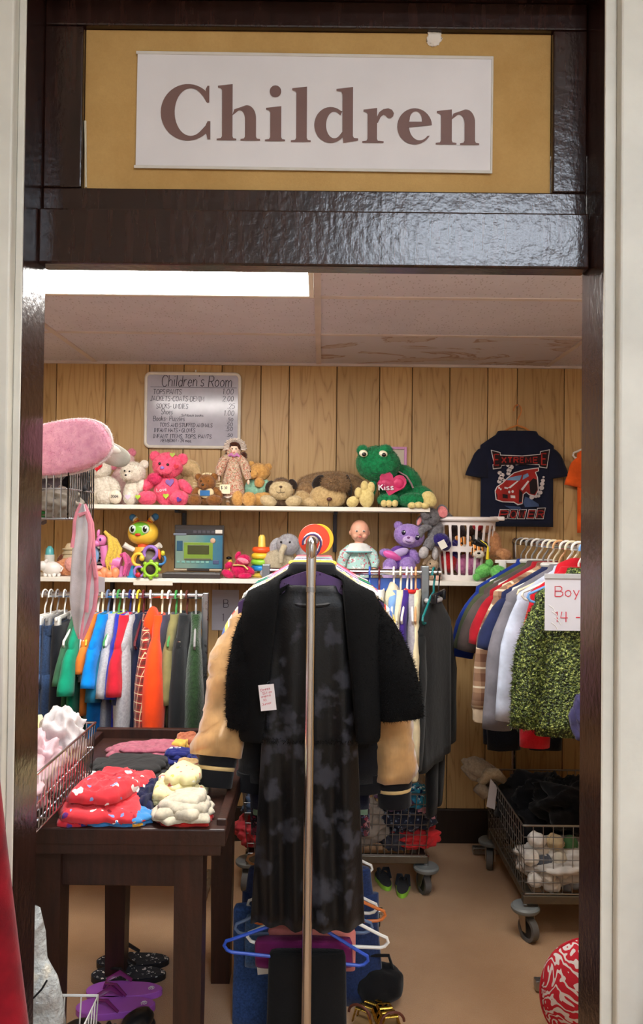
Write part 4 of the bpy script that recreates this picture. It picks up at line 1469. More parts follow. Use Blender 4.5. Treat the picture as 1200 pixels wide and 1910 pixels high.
# round size dividers on the rail
for nm, c, Y, dx, lab in (('size_divider', (226, 66, 34), 2.24, .004, 'round red size divider ring on the front rack rail'), ('size_divider', (246, 176, 40), 2.31, .016, 'round yellow size divider ring behind the red one')):
    o = MB().lathe([(.016, -.0012), (.044, -.0012), (.045, 0), (.044, .0012), (.016, .0012), (.0155, 0), (.016, -.0012)], 40, (0, 0, 0), Euler((math.radians(90), 0, 0)), cap=False).build(nm, plastic(c, .35), loc=(FRX + dx, Y, FRZ + .001))
    tag(o, lab, 'size divider', 'size dividers on the front rack')

# lower rail of the front rack
LO = lambda Y: (FRX, Y, FLZ - HK)
PG = 'clothes on the lower rail of the front rack'
hanger('bright blue hanger low on the front rack, holding black trousers', PL['blue'], (FRX - .018, 2.04, FLZ - HK - .004), math.radians(3), 'tube', FH, roll=math.radians(7))
t = thing('trousers', 'black trousers folded over the bright blue hanger at the bottom', 'trousers', (FRX, 2.04, FLZ - HK - .096), 0, PG)
rows = [(-.002, .085, .004), (.012, .095, .012), (.0, .1, .016), (-.03, .101, .016)] + [(-.03 - .28 * k / 6, .101 + .001 * k, .018) for k in range(1, 7)]
body_mesh(rows, 171, .006, n=36, ex=.4).build('folded_legs', cloth((17, 17, 18), var=.2), t, angle=180)
low = [(2.10, 'white', 'plum purple leggings folded over a white hanger low on the front rack', (110, 30, 84), .13, .05), (2.16, 'slate', 'salmon pink trousers folded over a hanger low on the front rack', (214, 130, 124), .12, .09),
       (2.22, 'orange', 'mid blue denim skirt folded over an orange hanger low on the front rack', (70, 104, 150), .14, .12), (2.28, 'white', 'blue jeans leg folded over a white hanger low on the front rack', (52, 82, 136), .12, .36)]
for i, (Y, hc, lab, c, w, L) in enumerate(low):
    hanger('%s hanger low on the front rack, number %s behind the bright blue one' % (hc, ('one', 'two', 'three', 'four')[i]), PL[hc], (FRX + (.026, -.012, .03, .01)[i], Y, FLZ - HK), math.radians((-3, 2, 4, -2)[i]), 'tube', FH)
    t = thing('trousers' if i != 2 else 'skirt', lab, 'trousers' if i != 2 else 'skirt', (FRX + (-.01, .01, -.04, -.1)[i], Y, FLZ - HK - .096), 0, PG)
    rows = [(-.002, w * .85, .004), (.014, w * .95, .012), (.0, w, .016), (-.01, w, .016)] + [(-.01 - L * k / 5, w, .017) for k in range(1, 6)]
    ruffle(body_mesh(rows, 175 + i, .005, n=32, ex=.4), .004, 20, i).build('folded_cloth', den(c) if i >= 2 else cloth(c), t, angle=180)
for k, (Y, hc) in enumerate(((2.46, 'black'), (2.54, 'white'), (2.60, 'tan'))):
    hanger('%s empty hanger at the back of the lower rail' % hc, PL[hc], (FRX + (.0, .012, -.02)[k], Y, FLZ - HK), math.radians((2, -3, 4)[k]), 'tube', FH)
trousers('long dark blue flared jeans at the back of the lower rail, reaching the floor', den((40, 58, 104)), (FRX, 2.38, FLZ - HK - .02), 0, W=.40, L=.40, th=.024, group=PG, seed=181, name='jeans', cat='jeans', spread=.045)
hanger('black clip hanger of the dark blue flared jeans', PL['black'], LO(2.38), 0, 'clip', FH)
# white tag on the denim
tq = at(491, 1803, 2.19)
o = MB().box((0, 0, 0), (.034, .0012, .042)).build('price_tag', paper((226, 222, 216)), loc=tq, rot=(0, math.radians(-6), 0), smooth=False)
tag(o, 'small white tag hanging on the blue denim below the bright blue hanger', 'tag')
# ---------------------------------------------------------------- shelves and things on the wall
SH_Y = 3.26
UZ = at(500, 944, SH_Y).z
LZ = at(500, 1081, SH_Y).z
shelf_w = paint((232, 226, 214), .5, .1)
shelf_dk = paint((34, 38, 58), .4, .05)
for nm, z, x0, x1, lab, brs in (('upper', UZ, zx(20, SH_Y, UZ), zx(803, SH_Y, UZ), 'long white wall shelf holding stuffed animals, the upper of two', (338, 626)),
                                ('lower', LZ, -1.5, zx(930, SH_Y, LZ), 'long white wall shelf holding toys and a basket, the lower of two', (200, 905))):
    t = thing('wall_shelf', lab, 'shelf', ((x0 + x1) / 2, WALL - .002, z))
    d = WALL - .002 - SH_Y
    MB().box((0, -d / 2, -.009), (x1 - x0, d, .018), .002).build('board', shelf_w, t)
    for b in brs:
        bx_ = zx(b, WALL - .1, z) - (x0 + x1) / 2
        MB().box((bx_, -.006, -.11), (.018, .012, .18), .002).build('bracket', shelf_dk, t)
        MB().box((bx_, -.11, -.024), (.016, .2, .012), .002).build('bracket', shelf_dk, t)
        MB().prism([(0, 0), (.012, 0), (.0, -.17)], .014, Matrix.Translation((bx_ + .007, -.012, -.03)) @ Matrix.Rotation(math.radians(-90), 4, 'Z')).build('bracket', shelf_dk, t)
# paper strip taped to the lower shelf edge
a, b = at(249, 1083, SH_Y - .003), at(322, 1092, SH_Y - .003)
tag(MB().box((0, 0, 0), (b.x - a.x, .002, a.z - b.z)).build('shelf_label', paper((230, 222, 204)), loc=((a.x + b.x) / 2, SH_Y - .0025, (a.z + b.z) / 2), smooth=False), 'blank white paper strip on the edge of the lower shelf', 'label')
# handwritten size notice hung on the wall beside the left rack
a, b = at(396, 1100, WALL - .006), at(445, 1176, WALL - .006)
t = thing('sign', 'grey handwritten paper notice on the panelling right of the left rack', 'sign', ((a.x + b.x) / 2, WALL - .004, (a.z + b.z) / 2))
MB().box((0, 0, 0), (b.x - a.x, .002, a.z - b.z)).build('paper', paper((196, 196, 206)), t, smooth=False)
lt_ = lettering('B', .036, .0016, frame_at(Vector((-.008, -.002, .012))))
lt_.join(lettering('1', .034, .0016, frame_at(Vector((-.014, -.002, -.05)))))
lt_.build('lettering', paint((70, 60, 80), .5), t)

# ---- whiteboard price list
WB_Y = WALL - .004
a, b = at(271, 694, WB_Y), at(449, 838, WB_Y)
wc = (a + b) / 2
ww, wh = (b.x - a.x), (a.z - b.z)
t = thing('whiteboard', 'whiteboard headed Childrens Room with a handwritten price list', 'whiteboard', (wc.x, WB_Y, wc.z))


def rrect(w, h, r, n=6):
    out = []
    for cx_, cz_, a0 in ((w / 2 - r, h / 2 - r, 0), (-w / 2 + r, h / 2 - r, 90), (-w / 2 + r, -h / 2 + r, 180), (w / 2 - r, -h / 2 + r, 270)):
        for k in range(n + 1):
            q = math.radians(a0 + 90 * k / n)
            out.append((cx_ + r * math.cos(q), cz_ + r * math.sin(q)))
    return out


MB().prism(rrect(ww - .012, wh - .012, .02)[::-1], .010).build('writing_surface', plastic((178, 176, 190), .13, .5), t, angle=30)
MB().tube([(p[0], -.008, p[1]) for p in rrect(ww - .014, wh - .014, .022)], .0078, 8, closed=True).build('frame', plastic((224, 218, 206), .4), t)
MB().tube([(.012, -.004, wh / 2 - .002), (.012, -.006, wh / 2 + .012)], .004, 8).build('hanging_tab', plastic((226, 220, 208)), t)
blk = paint((38, 34, 48), .5, .02)


def wline(text, x0, x1, base, hgt, pen=.0011, sl=.12):
    p0 = at(60 + x0 / 2.857, 660 + base / 2.857, WB_Y - .0105)
    p1 = at(60 + x1 / 2.857, 660 + base / 2.857, WB_Y - .0105)
    return lettering(text, hgt / 2.857 * WB_Y / F, pen, frame_at(Vector((p0.x - wc.x, -.0108, p0.z - wc.z))), slant=sl, width=(p1.x - p0.x), jit=.25, seed=base, seg=4)


wl = wline("Children's Room", 690, 1062, 172, 58, .0016)
u0, u1 = at(60 + 633 / 2.857, 660 + 178 / 2.857, WB_Y), at(60 + 1092 / 2.857, 660 + 180 / 2.857, WB_Y)
wl.tube([(u0.x - wc.x, -.0108, u0.z - wc.z), (u1.x - wc.x, -.0108, u0.z - wc.z - .001)], .0008, 4)
wl.build('lettering', blk, t, label='handwritten heading, underlined')
for txt, x0, x1, bs, hg in (('TOPS.PANTS', 645, 795, 214, 26), ('1.00', 1015, 1072, 216, 30), ('JACKETS-COATS-DENIM', 630, 915, 250, 26), ('2.00', 1015, 1072, 253, 28), ('SOCKS- UNDIES', 662, 830, 290, 24), ('.25', 1040, 1078, 292, 26),
                            ('Shoes', 688, 748, 322, 28), ('1.00', 1022, 1075, 330, 28), ('Softback books', 795, 912, 333, 12), ('Books- Puzzles', 645, 812, 357, 26), ('.50', 1036, 1070, 360, 18), ('TOYS AND STUFFED ANIMALS', 680, 960, 388, 20),
                            ('.50', 1030, 1068, 385, 19), ('INFANT HATS + GLOVES', 650, 868, 416, 20), ('.50', 1028, 1068, 411, 20), ('INFANT ITEMS, TOPS, PANTS', 645, 955, 448, 20), ('.50', 1034, 1068, 441, 16), ('NEWBORN - 24 mos.', 685, 850, 470, 16)):
    wline(txt, x0, x1, bs, hg, .0008 if hg < 15 else .00105).build('lettering', blk, t)

# small picture frame behind the frog
a, b = at(729, 833, WALL - .01), at(759, 870, WALL - .01)
t = thing('picture_frame', 'small lilac picture frame on the wall behind the frog', 'picture frame', ((a.x + b.x) / 2, WALL - .002, (a.z + b.z) / 2 - .03))
fw_, fh_ = b.x - a.x, .15
fm = MB()
for s in (-1, 1):
    fm.box((s * (fw_ / 2 - .006), -.006, 0), (.012, .012, fh_), .002).box((0, -.006, s * (fh_ / 2 - .006)), (fw_ - .024, .012, .012), .002)
fm.build('frame', plastic((204, 140, 190), .4), t)
MB().box((0, -.003, 0), (fw_ - .022, .004, fh_ - .022)).build('picture', paper((206, 196, 176)), t, smooth=False)

# ---- navy T-shirt hung on the wall with a printed car
TEE_Y = WALL - .034
tc = at(966, 808, TEE_Y)
TZ = tc.z
navy = cloth((24, 27, 46), 300.0, .2, .1)
t = shirt('navy T-shirt with a red racing car print hanging on the panelled wall', navy, (tc.x - .002, TEE_Y, TZ - .002), math.radians(0), W=.335, L=.425, sl=.135, ang=.40, th=.014, name='t_shirt', cat='T-shirt', seed=201, fold=.006, flat=.3, r0=.068, r1=.06, nw=.085, slope=.048)
hanger('orange hanger of the navy T-shirt on the wall', plastic((196, 124, 62), .4), (tc.x, TEE_Y + .004, TZ + .036), 0, 'tube').scale = (.72, 1, 1)
tag(MB().tube([(0, .02, 0), (0, -.034, 0), (0, -.036, .006)], .002, 8).build('nail', STEEL, loc=(tc.x + .003, WALL - .002, TZ + .036 + .088)), 'small nail holding the orange hanger on the wall', 'nail')
PRY = -.0235


def pt(x, y):
    """print coordinates measured in the 8x crop at (900,820)"""
    p = at(900 + x / 8.0, 820 + y / 8.0, TEE_Y + PRY)
    return (p.x - t.location.x, p.z - t.location.z)


def flat_print(polys, name, mat, lift=0.0, label=None):
    mb = MB()
    for poly in polys:
        bm = bmesh.new()
        q = [pt(*p) for p in poly]
        vs = [bm.verts.new((x, PRY - lift, z)) for x, z in q]
        es = [bm.edges.new((vs[i], vs[(i + 1) % len(vs)])) for i in range(len(vs))]
        bmesh.ops.triangle_fill(bm, use_beauty=True, edges=es)
        bm.normal_update()
        for f in bm.faces:
            if f.normal.y > 0:
                f.normal_flip()
        bm.verts.index_update()
        mb.add([v.co.copy() for v in bm.verts], [tuple(v.index for v in f.verts) for f in bm.faces])
        bm.free()
    return mb.build(name, mat, t, smooth=False, label=label)


inkr, inkw, inkd = cloth((150, 40, 36), var=.2), cloth((206, 200, 200)), cloth((40, 24, 26))
# the lettering block: pale outline, red letters
flat_print([[(128, 152), (272, 188), (275, 225), (600, 238), (860, 215), (866, 172), (1012, 145), (968, 430), (850, 412), (845, 378), (580, 370), (500, 382), (490, 352), (290, 392), (282, 428), (160, 444), (152, 372), (175, 365)]], 'print_outline', inkw)
flat_print([[(140, 165), (262, 196), (268, 236), (600, 248), (868, 226), (875, 182), (1000, 158), (960, 418), (858, 402), (852, 368), (290, 380), (275, 416), (168, 430), (162, 380), (185, 372)]], 'print_backing', inkd, .0004)
for ch, x0, x1, yb, hg in (('E', 170, 262, 400, 195), ('X', 285, 365, 352, 95), ('T', 375, 455, 350, 90), ('R', 468, 545, 350, 92), ('E', 560, 622, 350, 92), ('M', 640, 740, 352, 95), ('E', 755, 832, 356, 100), ('E', 880, 965, 392, 200)):
    p0, p1, pz = pt(x0, yb), pt(x1, yb), pt(x0, yb - hg)
    h_ = pz[1] - p0[1]
    lettering(ch, h_ * .82, .0032, frame_at(Vector((p0[0] + .002, PRY - .0012, p0[1] + .1 * h_))), width=(p1[0] - p0[0]) * .8, seg=4, flat=.25).build('print_letter', inkr, t)
# smoke puffs
puffs = []
for (x, y, r) in ((390, 380, 34), (430, 410, 40), (400, 460, 38), (390, 505, 32), (260, 495, 32), (295, 530, 38), (280, 580, 42), (255, 625, 34), (320, 605, 26), (905, 610, 30), (895, 660, 34), (885, 720, 38), (865, 790, 34), (840, 840, 26), (915, 560, 18), (740, 860, 36), (800, 845, 30)):
    puffs.append([(x + r * math.cos(q), y + r * .9 * math.sin(q)) for q in [2 * math.pi * k / 12 for k in range(12)]])
for q in puffs:
    flat_print([q], 'print_smoke', cloth((196, 184, 184)), .0003 + .00002 * len(MATS) * 0)
# car
flat_print([[(185, 760), (200, 900), (300, 935), (470, 940), (530, 980), (600, 960), (618, 820), (655, 790), (700, 830), (800, 850), (845, 760), (830, 560), (800, 490), (845, 470), (845, 415), (620, 445), (470, 490), (380, 560), (300, 640), (215, 700)]], 'print_car_outline', inkw, .0008)
flat_print([[(198, 770), (212, 890), (310, 922), (470, 925), (535, 962), (595, 950), (605, 815), (655, 775), (705, 815), (790, 835), (830, 755), (815, 565), (785, 485), (832, 465), (832, 430), (625, 458), (480, 500), (390, 570), (310, 650), (225, 710)]], 'print_car', inkr, .0012)
flat_print([[(395, 570), (500, 545), (590, 530), (560, 610), (360, 605)], [(610, 530), (680, 500), (695, 545), (600, 600)]], 'print_glass', cloth((110, 140, 176)), .0016)
flat_print([[(700, 640), (760, 575), (815, 600), (825, 740), (780, 820), (715, 805)], [(550, 740), (600, 790), (590, 930), (545, 940)], [(300, 810), (378, 822), (380, 880), (305, 870)], [(200, 780), (225, 830), (225, 890), (212, 885)]], 'print_tyre', cloth((34, 26, 28)), .0016)
flat_print([[(575, 740), (680, 610), (700, 625), (600, 760)], [(420, 830), (488, 835), (492, 875), (425, 870)], [(330, 705), (385, 715), (382, 738), (330, 730)], [(380, 720), (520, 615), (545, 615), (420, 725)]] +
           [[(x + r * math.cos(q), y + r * 1.2 * math.sin(q)) for q in [2 * math.pi * k / 10 for k in range(10)]] for x, y, r in ((402, 782, 17), (452, 775, 18), (250, 720, 14), (275, 740, 13))], 'print_highlight', inkw, .0018)
flat_print([[(330, 985), (560, 1000), (590, 1045), (420, 1035)], [(640, 850), (720, 880), (840, 960), (850, 1000), (640, 1010), (610, 940)]], 'print_swirl', cloth((62, 78, 112)), .0002)
for ch, x0, x1 in (('P', 240, 400), ('O', 400, 530), ('W', 530, 660), ('E', 670, 800), ('R', 800, 940)):
    yb = 1180
    flat_print([[(x0 - 12, yb + 4), (x0 + 22, 1040 - (20 if ch == 'R' else 0)), (x1 + 8, 1040 - (25 if ch == 'R' else 0)), (x1 - 26, yb + 6)]], 'print_outline', inkw)
    flat_print([[(x0 - 3, yb - 4), (x0 + 28, 1048 - (20 if ch == 'R' else 0)), (x1 - 2, 1048 - (25 if ch == 'R' else 0)), (x1 - 32, yb - 2)]], 'print_backing', inkd, .0004)
    p0, p1, pz = pt(x0 + 12, yb - 16), pt(x1 - 30, yb), pt(x0, 1062)
    lettering(ch, pz[1] - p0[1], .0028, frame_at(Vector((p0[0], PRY - .0012, p0[1]))), width=p1[0] - p0[0], slant=.1, seg=4, flat=.25).build('print_letter', inkr, t)

# orange T-shirt further along the wall, mostly behind the door frame
p = at(1146, 815, WALL - .03)
shirt('orange T-shirt hung on the wall at the far right, one sleeve showing', cloth((236, 96, 34)), (p.x, WALL - .034, p.z), 0, W=.34, L=.44, sl=.14, ang=.42, th=.014, name='t_shirt', cat='T-shirt', seed=206, fold=.006, flat=.3)
hanger('white hanger of the orange T-shirt on the wall', PL['white'], (p.x, WALL - .034, p.z), 0, 'tube')
tag(MB().tube([(0, .02, 0), (0, -.034, 0)], .002, 8).build('nail', STEEL, loc=(p.x + .003, WALL - .002, p.z + .088)), 'small nail holding the white hanger at the far right', 'nail')


# ---------------------------------------------------------------- toys
class Toy:
    """a toy standing on a shelf; parts are given in picture pixels from its base point"""

    def __init__(s, name, label, cat, px, Y, z, group=None, rz=0.0):
        s.k = Y / F
        s.px = px
        s.r = thing(name, label, cat, (zx(px, Y, z), Y, z), rz, group)
        s.n = 0

    def V(s, x, z, d=0):
        return Vector(((x - s.px) * s.k, -d * s.k, z * s.k))

    def e(s, part, x, z, d, rx, rz, rd, mat, roll=0, fuzz=None, wob=.06, label=None, parent=None, power=1.0, nu=20, nv=12):
        """x is a picture column, z height above the base, d distance towards the viewer"""
        s.n += 1
        c = s.V(x, z, d)
        mb = MB().ell(c, (rx * s.k, rd * s.k, rz * s.k), Matrix.Rotation(math.radians(roll), 3, 'Y'), nu, nv, wob, 2.5, s.n + int(s.px), power)
        f = None
        if fuzz:
            area = (rx * rz + rx * rd + rz * rd) * 4.2
            f = (int(area * fuzz[0]), fuzz[1] * s.k, fuzz[2] * s.k)
        return mb.build(part, mat, parent or s.r, angle=180, fuzz=f, seed=s.n, label=label)

    def tube(s, part, pts, r, mat, seg=10, label=None, fuzz=None, closed=False, parent=None, sx=1.0):
        s.n += 1
        P = [s.V(*p) for p in pts]
        rs = [q * s.k for q in r] if isinstance(r, (list, tuple)) else r * s.k
        f = (fuzz[0], fuzz[1] * s.k, fuzz[2] * s.k) if fuzz else None
        return MB().tube(P, rs, seg, closed=closed, sx=sx).build(part, mat, parent or s.r, angle=60, label=label, fuzz=f)

    def heart(s, part, x, z, d, size, mat, roll=0, label=None, parent=None):
        pts = []
        for k in range(24):
            a = 2 * math.pi * k / 24
            hx = 16 * math.sin(a) ** 3 / 16
            hz = (13 * math.cos(a) - 5 * math.cos(2 * a) - 2 * math.cos(3 * a) - math.cos(4 * a)) / 16
            pts.append((hx * size * s.k, hz * size * s.k))
        M_ = Matrix.Translation(s.V(x, z, d)) @ Matrix.Rotation(math.radians(roll), 4, 'Y')
        return MB().prism(pts[::-1], size * .25 * s.k, M_).build(part, mat, parent or s.r, label=label, smooth=False)

    def text(s, txt, x, z, d, h, w, pen, mat, roll=0, label=None):
        M_ = Matrix.Translation(s.V(x, z, d)) @ Matrix.Rotation(math.radians(roll), 4, 'Y')
        return lettering(txt, h * s.k, pen * s.k, M_, width=w * s.k, seg=5).build('lettering', mat, s.r, label=label)


BK = plastic((14, 12, 12), .15)
FZ1 = (.55, 2.6, .28)
FZ2 = (.55, 3.8, .3)
US = 'stuffed animals on the upper shelf'
LS = 'toys on the lower shelf'

# white bear whose foot reads 2004
W1 = fur((238, 230, 216), (206, 194, 176))
b = Toy('teddy_bear', 'large cream white teddy bear with 2004 on its foot, beside the wire basket', 'teddy bear', 195, 3.34, UZ, US)
b.e('torso', 192, 26, 6, 27, 30, 20, W1, fuzz=FZ2)
b.e('head', 184, 66, 8, 24, 21, 20, W1, fuzz=FZ2)
b.e('ear', 196, 84, 4, 9, 9, 5, W1, fuzz=FZ1)
b.e('ear', 166, 84, 4, 9, 9, 5, W1, fuzz=FZ1)
b.heart('heart', 188, 70, 27, 10, cloth((196, 28, 38)), label='red heart patch')
b.e('arm', 213, 33, 10, 12, 18, 11, W1, -28, fuzz=FZ2)
b.e('leg', 203, 14, 20, 18, 14, 16, W1, fuzz=FZ2)
b.e('foot', 223, 14, 30, 12, 13, 7, fur((242, 232, 212), (222, 208, 184)))
b.text('2004', 217, 12, 37.5, 5, 13, .45, paint((60, 50, 60)), label='stitched year 2004')
# smaller white bear
b = Toy('teddy_bear', 'small white teddy bear with pink ears and a heart on its foot', 'teddy bear', 250, 3.33, UZ, US)
b.e('torso', 249, 24, 4, 17, 24, 14, W1, fuzz=FZ1)
b.e('head', 249, 60, 8, 23, 20, 18, W1, fuzz=FZ2)
PK = fur((232, 140, 160), (206, 108, 132))
b.e('ear', 229, 80, 6, 8, 8, 4, PK, fuzz=FZ1)
b.e('ear', 269, 76, 4, 8, 8, 4, W1, fuzz=FZ1)
b.e('muzzle', 245, 53, 23, 9, 8, 6, W1, fuzz=FZ1)
b.e('eye', 238, 62, 25, 1.8, 1.8, 1.2, BK, wob=0)
b.e('eye', 247, 61, 26, 1.8, 1.8, 1.2, BK, wob=0)
b.e('nose', 241, 54, 29, 2.2, 1.8, 1.2, BK, wob=0)
b.e('foot', 248, 13, 22, 12, 14, 10, W1, fuzz=FZ1)
b.heart('heart', 246, 14, 31, 5.5, cloth((226, 206, 226)), label='pale lilac heart on the sole')
b.e('arm', 264, 34, 10, 8, 14, 8, W1, 25, fuzz=FZ1)
# pink and white plush behind
b = Toy('plush_toy', 'pale pink plush animal with bright pink ears behind the white bears', 'plush toy', 228, 3.48, UZ, US)
W2 = fur((236, 204, 198), (214, 168, 168))
b.e('torso', 226, 34, 0, 22, 38, 10, W2, fuzz=FZ1)
b.e('head', 230, 84, 2, 20, 17, 11, W2, fuzz=FZ2)
b.e('ear', 245, 99, 2, 8, 8, 4, PK, fuzz=FZ1)
b.e('ear', 211, 74, 6, 8, 8, 4, PK, fuzz=FZ1)

# hot pink bear with patches
HP = fur((246, 104, 134), (222, 66, 104))
b = Toy('teddy_bear', 'hot pink teddy bear with heart patches and the word Love', 'teddy bear', 312, 3.33, UZ, US)
b.e('torso', 312, 28, 2, 25, 29, 17, HP, fuzz=FZ1)
b.e('head', 313, 74, 6, 28, 24, 20, HP, fuzz=FZ1, roll=6)
b.e('ear', 289, 91, 4, 10, 10, 5, HP, fuzz=FZ1)
b.e('ear', 340, 86, 4, 10, 11, 5, HP, fuzz=FZ1)
b.e('muzzle', 311, 65, 22, 14, 10, 8, HP, fuzz=FZ1)
b.e('arm', 278, 39, 8, 10, 17, 9, HP, 48, fuzz=FZ1)
b.e('arm', 347, 35, 8, 9, 17, 9, HP, -42, fuzz=FZ1)
b.e('leg', 279, 13, 20, 17, 13, 15, HP, fuzz=FZ1)
b.e('leg', 338, 13, 20, 17, 14, 15, HP, fuzz=FZ1)
b.e('ruff', 291, 49, 14, 13, 10, 8, fur((236, 70, 120), (200, 40, 90)), fuzz=(1.0, 4, .25), label='shaggy pink ruff')
b.e('eye', 302, 76, 25, 2.6, 2.8, 1.6, BK, wob=0)
b.e('eye', 317, 74, 26, 2.6, 2.8, 1.6, BK, wob=0)
b.e('nose', 308, 68, 30, 4, 3, 2, cloth((142, 118, 190)), wob=0)
b.heart('patch', 320, 42, 18, 8, cloth((146, 110, 180)), -8, 'purple heart patch')
b.heart('patch', 332, 71, 22, 5, cloth((196, 60, 70)), 10, 'red heart patch')
b.heart('patch', 313, 17, 18, 5.5, cloth((176, 206, 70)), 0, 'lime heart patch')
b.heart('patch', 265, 14, 33, 5, cloth((176, 206, 70)), 0, 'lime patch on the sole')
b.heart('patch', 324, 93, 18, 5, cloth((176, 190, 90)), 0, 'lime patch on the brow')
b.heart('patch', 340, 10, 35, 5, cloth((92, 60, 140)), 30, 'purple heart on the sole')
b.text('Love', 297, 24, 20.5, 6, 18, .7, cloth((240, 220, 230)), -8, label='stitched word Love')

# cream plush behind, with a lace ruff
CR = fur((226, 196, 148), (200, 168, 118))
b = Toy('plush_rabbit', 'cream plush animal mostly hidden behind the pink bear', 'plush toy', 352, 3.47, UZ, US)
b.e('torso', 352, 30, 0, 20, 32, 10, CR, fuzz=FZ1)
b.e('head', 352, 70, 0, 21, 17, 11, CR, fuzz=FZ1)
b.e('ear', 366, 62, 4, 9, 22, 4, CR, -14)
# brown bear in a lace collar
BRN = fur((150, 98, 48), (112, 68, 30))
b = Toy('teddy_bear', 'small brown teddy bear with a pleated cream collar and blue bib', 'teddy bear', 386, 3.33, UZ, US)
b.e('torso', 386, 20, 2, 15, 20, 12, BRN, fuzz=FZ1)
b.e('head', 386, 42, 8, 17, 16, 14, BRN, fuzz=FZ1)
b.e('ear', 371, 53, 6, 7, 7, 4, BRN, fuzz=FZ1)
b.e('ear', 400, 54, 6, 7, 7, 4, BRN, fuzz=FZ1)
b.e('muzzle', 383, 36, 20, 8, 6.5, 6, BRN, fuzz=FZ1)
b.e('nose', 382, 38, 26, 2.6, 2, 1.4, BK, wob=0)
b.e('eye', 378, 45, 20, 1.6, 1.7, 1.2, BK, wob=0)
b.e('eye', 391, 45, 20, 1.6, 1.7, 1.2, BK, wob=0)
b.e('leg', 366, 10, 18, 13, 11, 13, BRN, fuzz=FZ1)
b.e('leg', 402, 10, 18, 15, 10, 13, BRN, fuzz=FZ1)
b.e('arm', 366, 24, 8, 7, 13, 7, BRN, 35, fuzz=FZ1)
b.e('arm', 407, 24, 8, 7, 13, 7, BRN, -35, fuzz=FZ1)
lace = cloth((232, 212, 168))
for k in range(15):
    a = math.radians(-20 + k * 15.7)
    b.tube('pleat', [(386 + 14 * math.cos(a), 38 + 13 * math.sin(a), -2), (386 + 27 * math.cos(a), 38 + 24 * math.sin(a), -4)], [1.8, 3.6], lace, 6, sx=.4)
b.e('bib', 386, 24, 14, 15, 11, 5, lace)
o = MB().box(b.V(385, 23, 19.5), (18 * b.k, .004, 10 * b.k), .001)
o.build('bib_patch', cloth((58, 110, 166)), b.r, label='blue bib patch')

# porcelain doll in a floral dress and bonnet
FLO = print_cloth((206, 176, 150), ((190, 90, 70), (96, 106, 70), (226, 210, 190), (110, 70, 80)), 110.0, .42)
SK = plastic((236, 204, 180), .45)
b = Toy('doll', 'porcelain doll in a floral dress and white lace bonnet below the whiteboard', 'doll', 436, 3.36, UZ, US)
mb = MB().lathe([(0.001, 0), (22, 2), (21, 8), (18, 34), (13, 62), (11, 70), (13, 76), (15, 88), (8, 97), (4, 99)], 26, (0, 0, 0), sx=b.k, sy=b.k * .7)
mb.v = [(v[0], v[1], v[2] * b.k) for v in mb.v]
ruffle(mb, .008, 30, 3, .3).xf(Matrix.Translation(b.V(434, 16))).build('dress', FLO, b.r, angle=180)
b.tube('hem_frill', [(434 + 20 * math.cos(a), 17 + 1.2 * math.sin(a * 9), 14 * math.sin(a)) for a in [2 * math.pi * k / 40 for k in range(40)]], 2.4, cloth((232, 214, 200)), 6, closed=True)
for s, pts in ((-1, [(426, 92, 4), (417, 84, 6), (411, 68, 9), (409, 56, 10)]), (1, [(446, 92, 4), (454, 82, 6), (461, 64, 9), (464, 50, 10)])):
    b.tube('sleeve', pts, [7, 9, 9, 6], FLO)
    b.e('hand', pts[-1][0], pts[-1][1] - 5, 11, 2.6, 5, 2.4, SK, wob=0)
for x in (426, 443):
    b.tube('leg', [(x, 18, 2), (x, 5, 2)], 4, cloth((226, 200, 170)))
    b.e('shoe', x, 4, 6, 5, 4, 9, cloth((140, 100, 60)))
b.e('head', 437, 105, 4, 9, 11, 9, SK, wob=0)
HR = fur((84, 44, 26), (50, 24, 14))
b.e('hair', 438, 110, 0, 13, 12, 10, HR, fuzz=(.8, 3, .25))
b.e('fringe', 437, 115, 9, 9, 4.5, 5, HR)
b.e('curl', 425, 97, 3, 5, 8, 5, HR, fuzz=(.8, 3, .25))
b.e('curl', 454, 94, 3, 6, 8, 5, HR, fuzz=(.8, 3, .25))
for x in (433.5, 440.5):
    b.e('eye', x, 106, 12.6, 1.5, 1.2, .8, BK, wob=0)
b.e('mouth', 437, 100, 12.4, 1.8, .8, .6, plastic((190, 70, 70)), wob=0)
b.e('nose', 437, 103, 13, 1.1, 1.4, 1, SK, wob=0)
bon = MB()
for k in range(22):
    a = math.radians(-12 + k * 9.7)
    x0, z0 = 438 + 12 * math.cos(a), 108 + 12 * math.sin(a)
    x1, z1 = 438 + 21 * math.cos(a), 108 + 18 * math.sin(a)
    bon.tube([b.V(x0, z0, 6), b.V((x0 + x1) / 2, (z0 + z1) / 2, 9 + (k % 2) * 2), b.V(x1, z1, 10 - (k % 2) * 3)], [2.2 * b.k, 2.6 * b.k, 2.9 * b.k], 6, sx=.5)
bon.build('bonnet_brim', cloth((226, 212, 200)), b.r, angle=60)
b.e('bonnet', 440, 114, -3, 16, 13, 8, cloth((222, 206, 192)))
b.tube('bow', [(427, 93, 10), (432, 96, 12), (437, 92, 13), (442, 96, 12), (447, 92, 10)], [2, 3.4, 2, 3.4, 2], cloth((206, 130, 190)))
o = thing('price_tag', 'cream price tag reading 3.00 hanging on the porcelain doll', 'tag', b.r.matrix_world @ Vector((0, 0, 0)))
o.location = Vector(b.r.location) + b.V(422, 31, 21)
MB().box((0, 0, 0), (19 * b.k, .0012, 17 * b.k)).build('card', paper((236, 224, 190)), o, smooth=False)
lettering('$ .50', 5 * b.k, .4 * b.k, frame_at(Vector((-7 * b.k, -.001, 0))), width=11 * b.k, seg=4).build('lettering', blk, o)

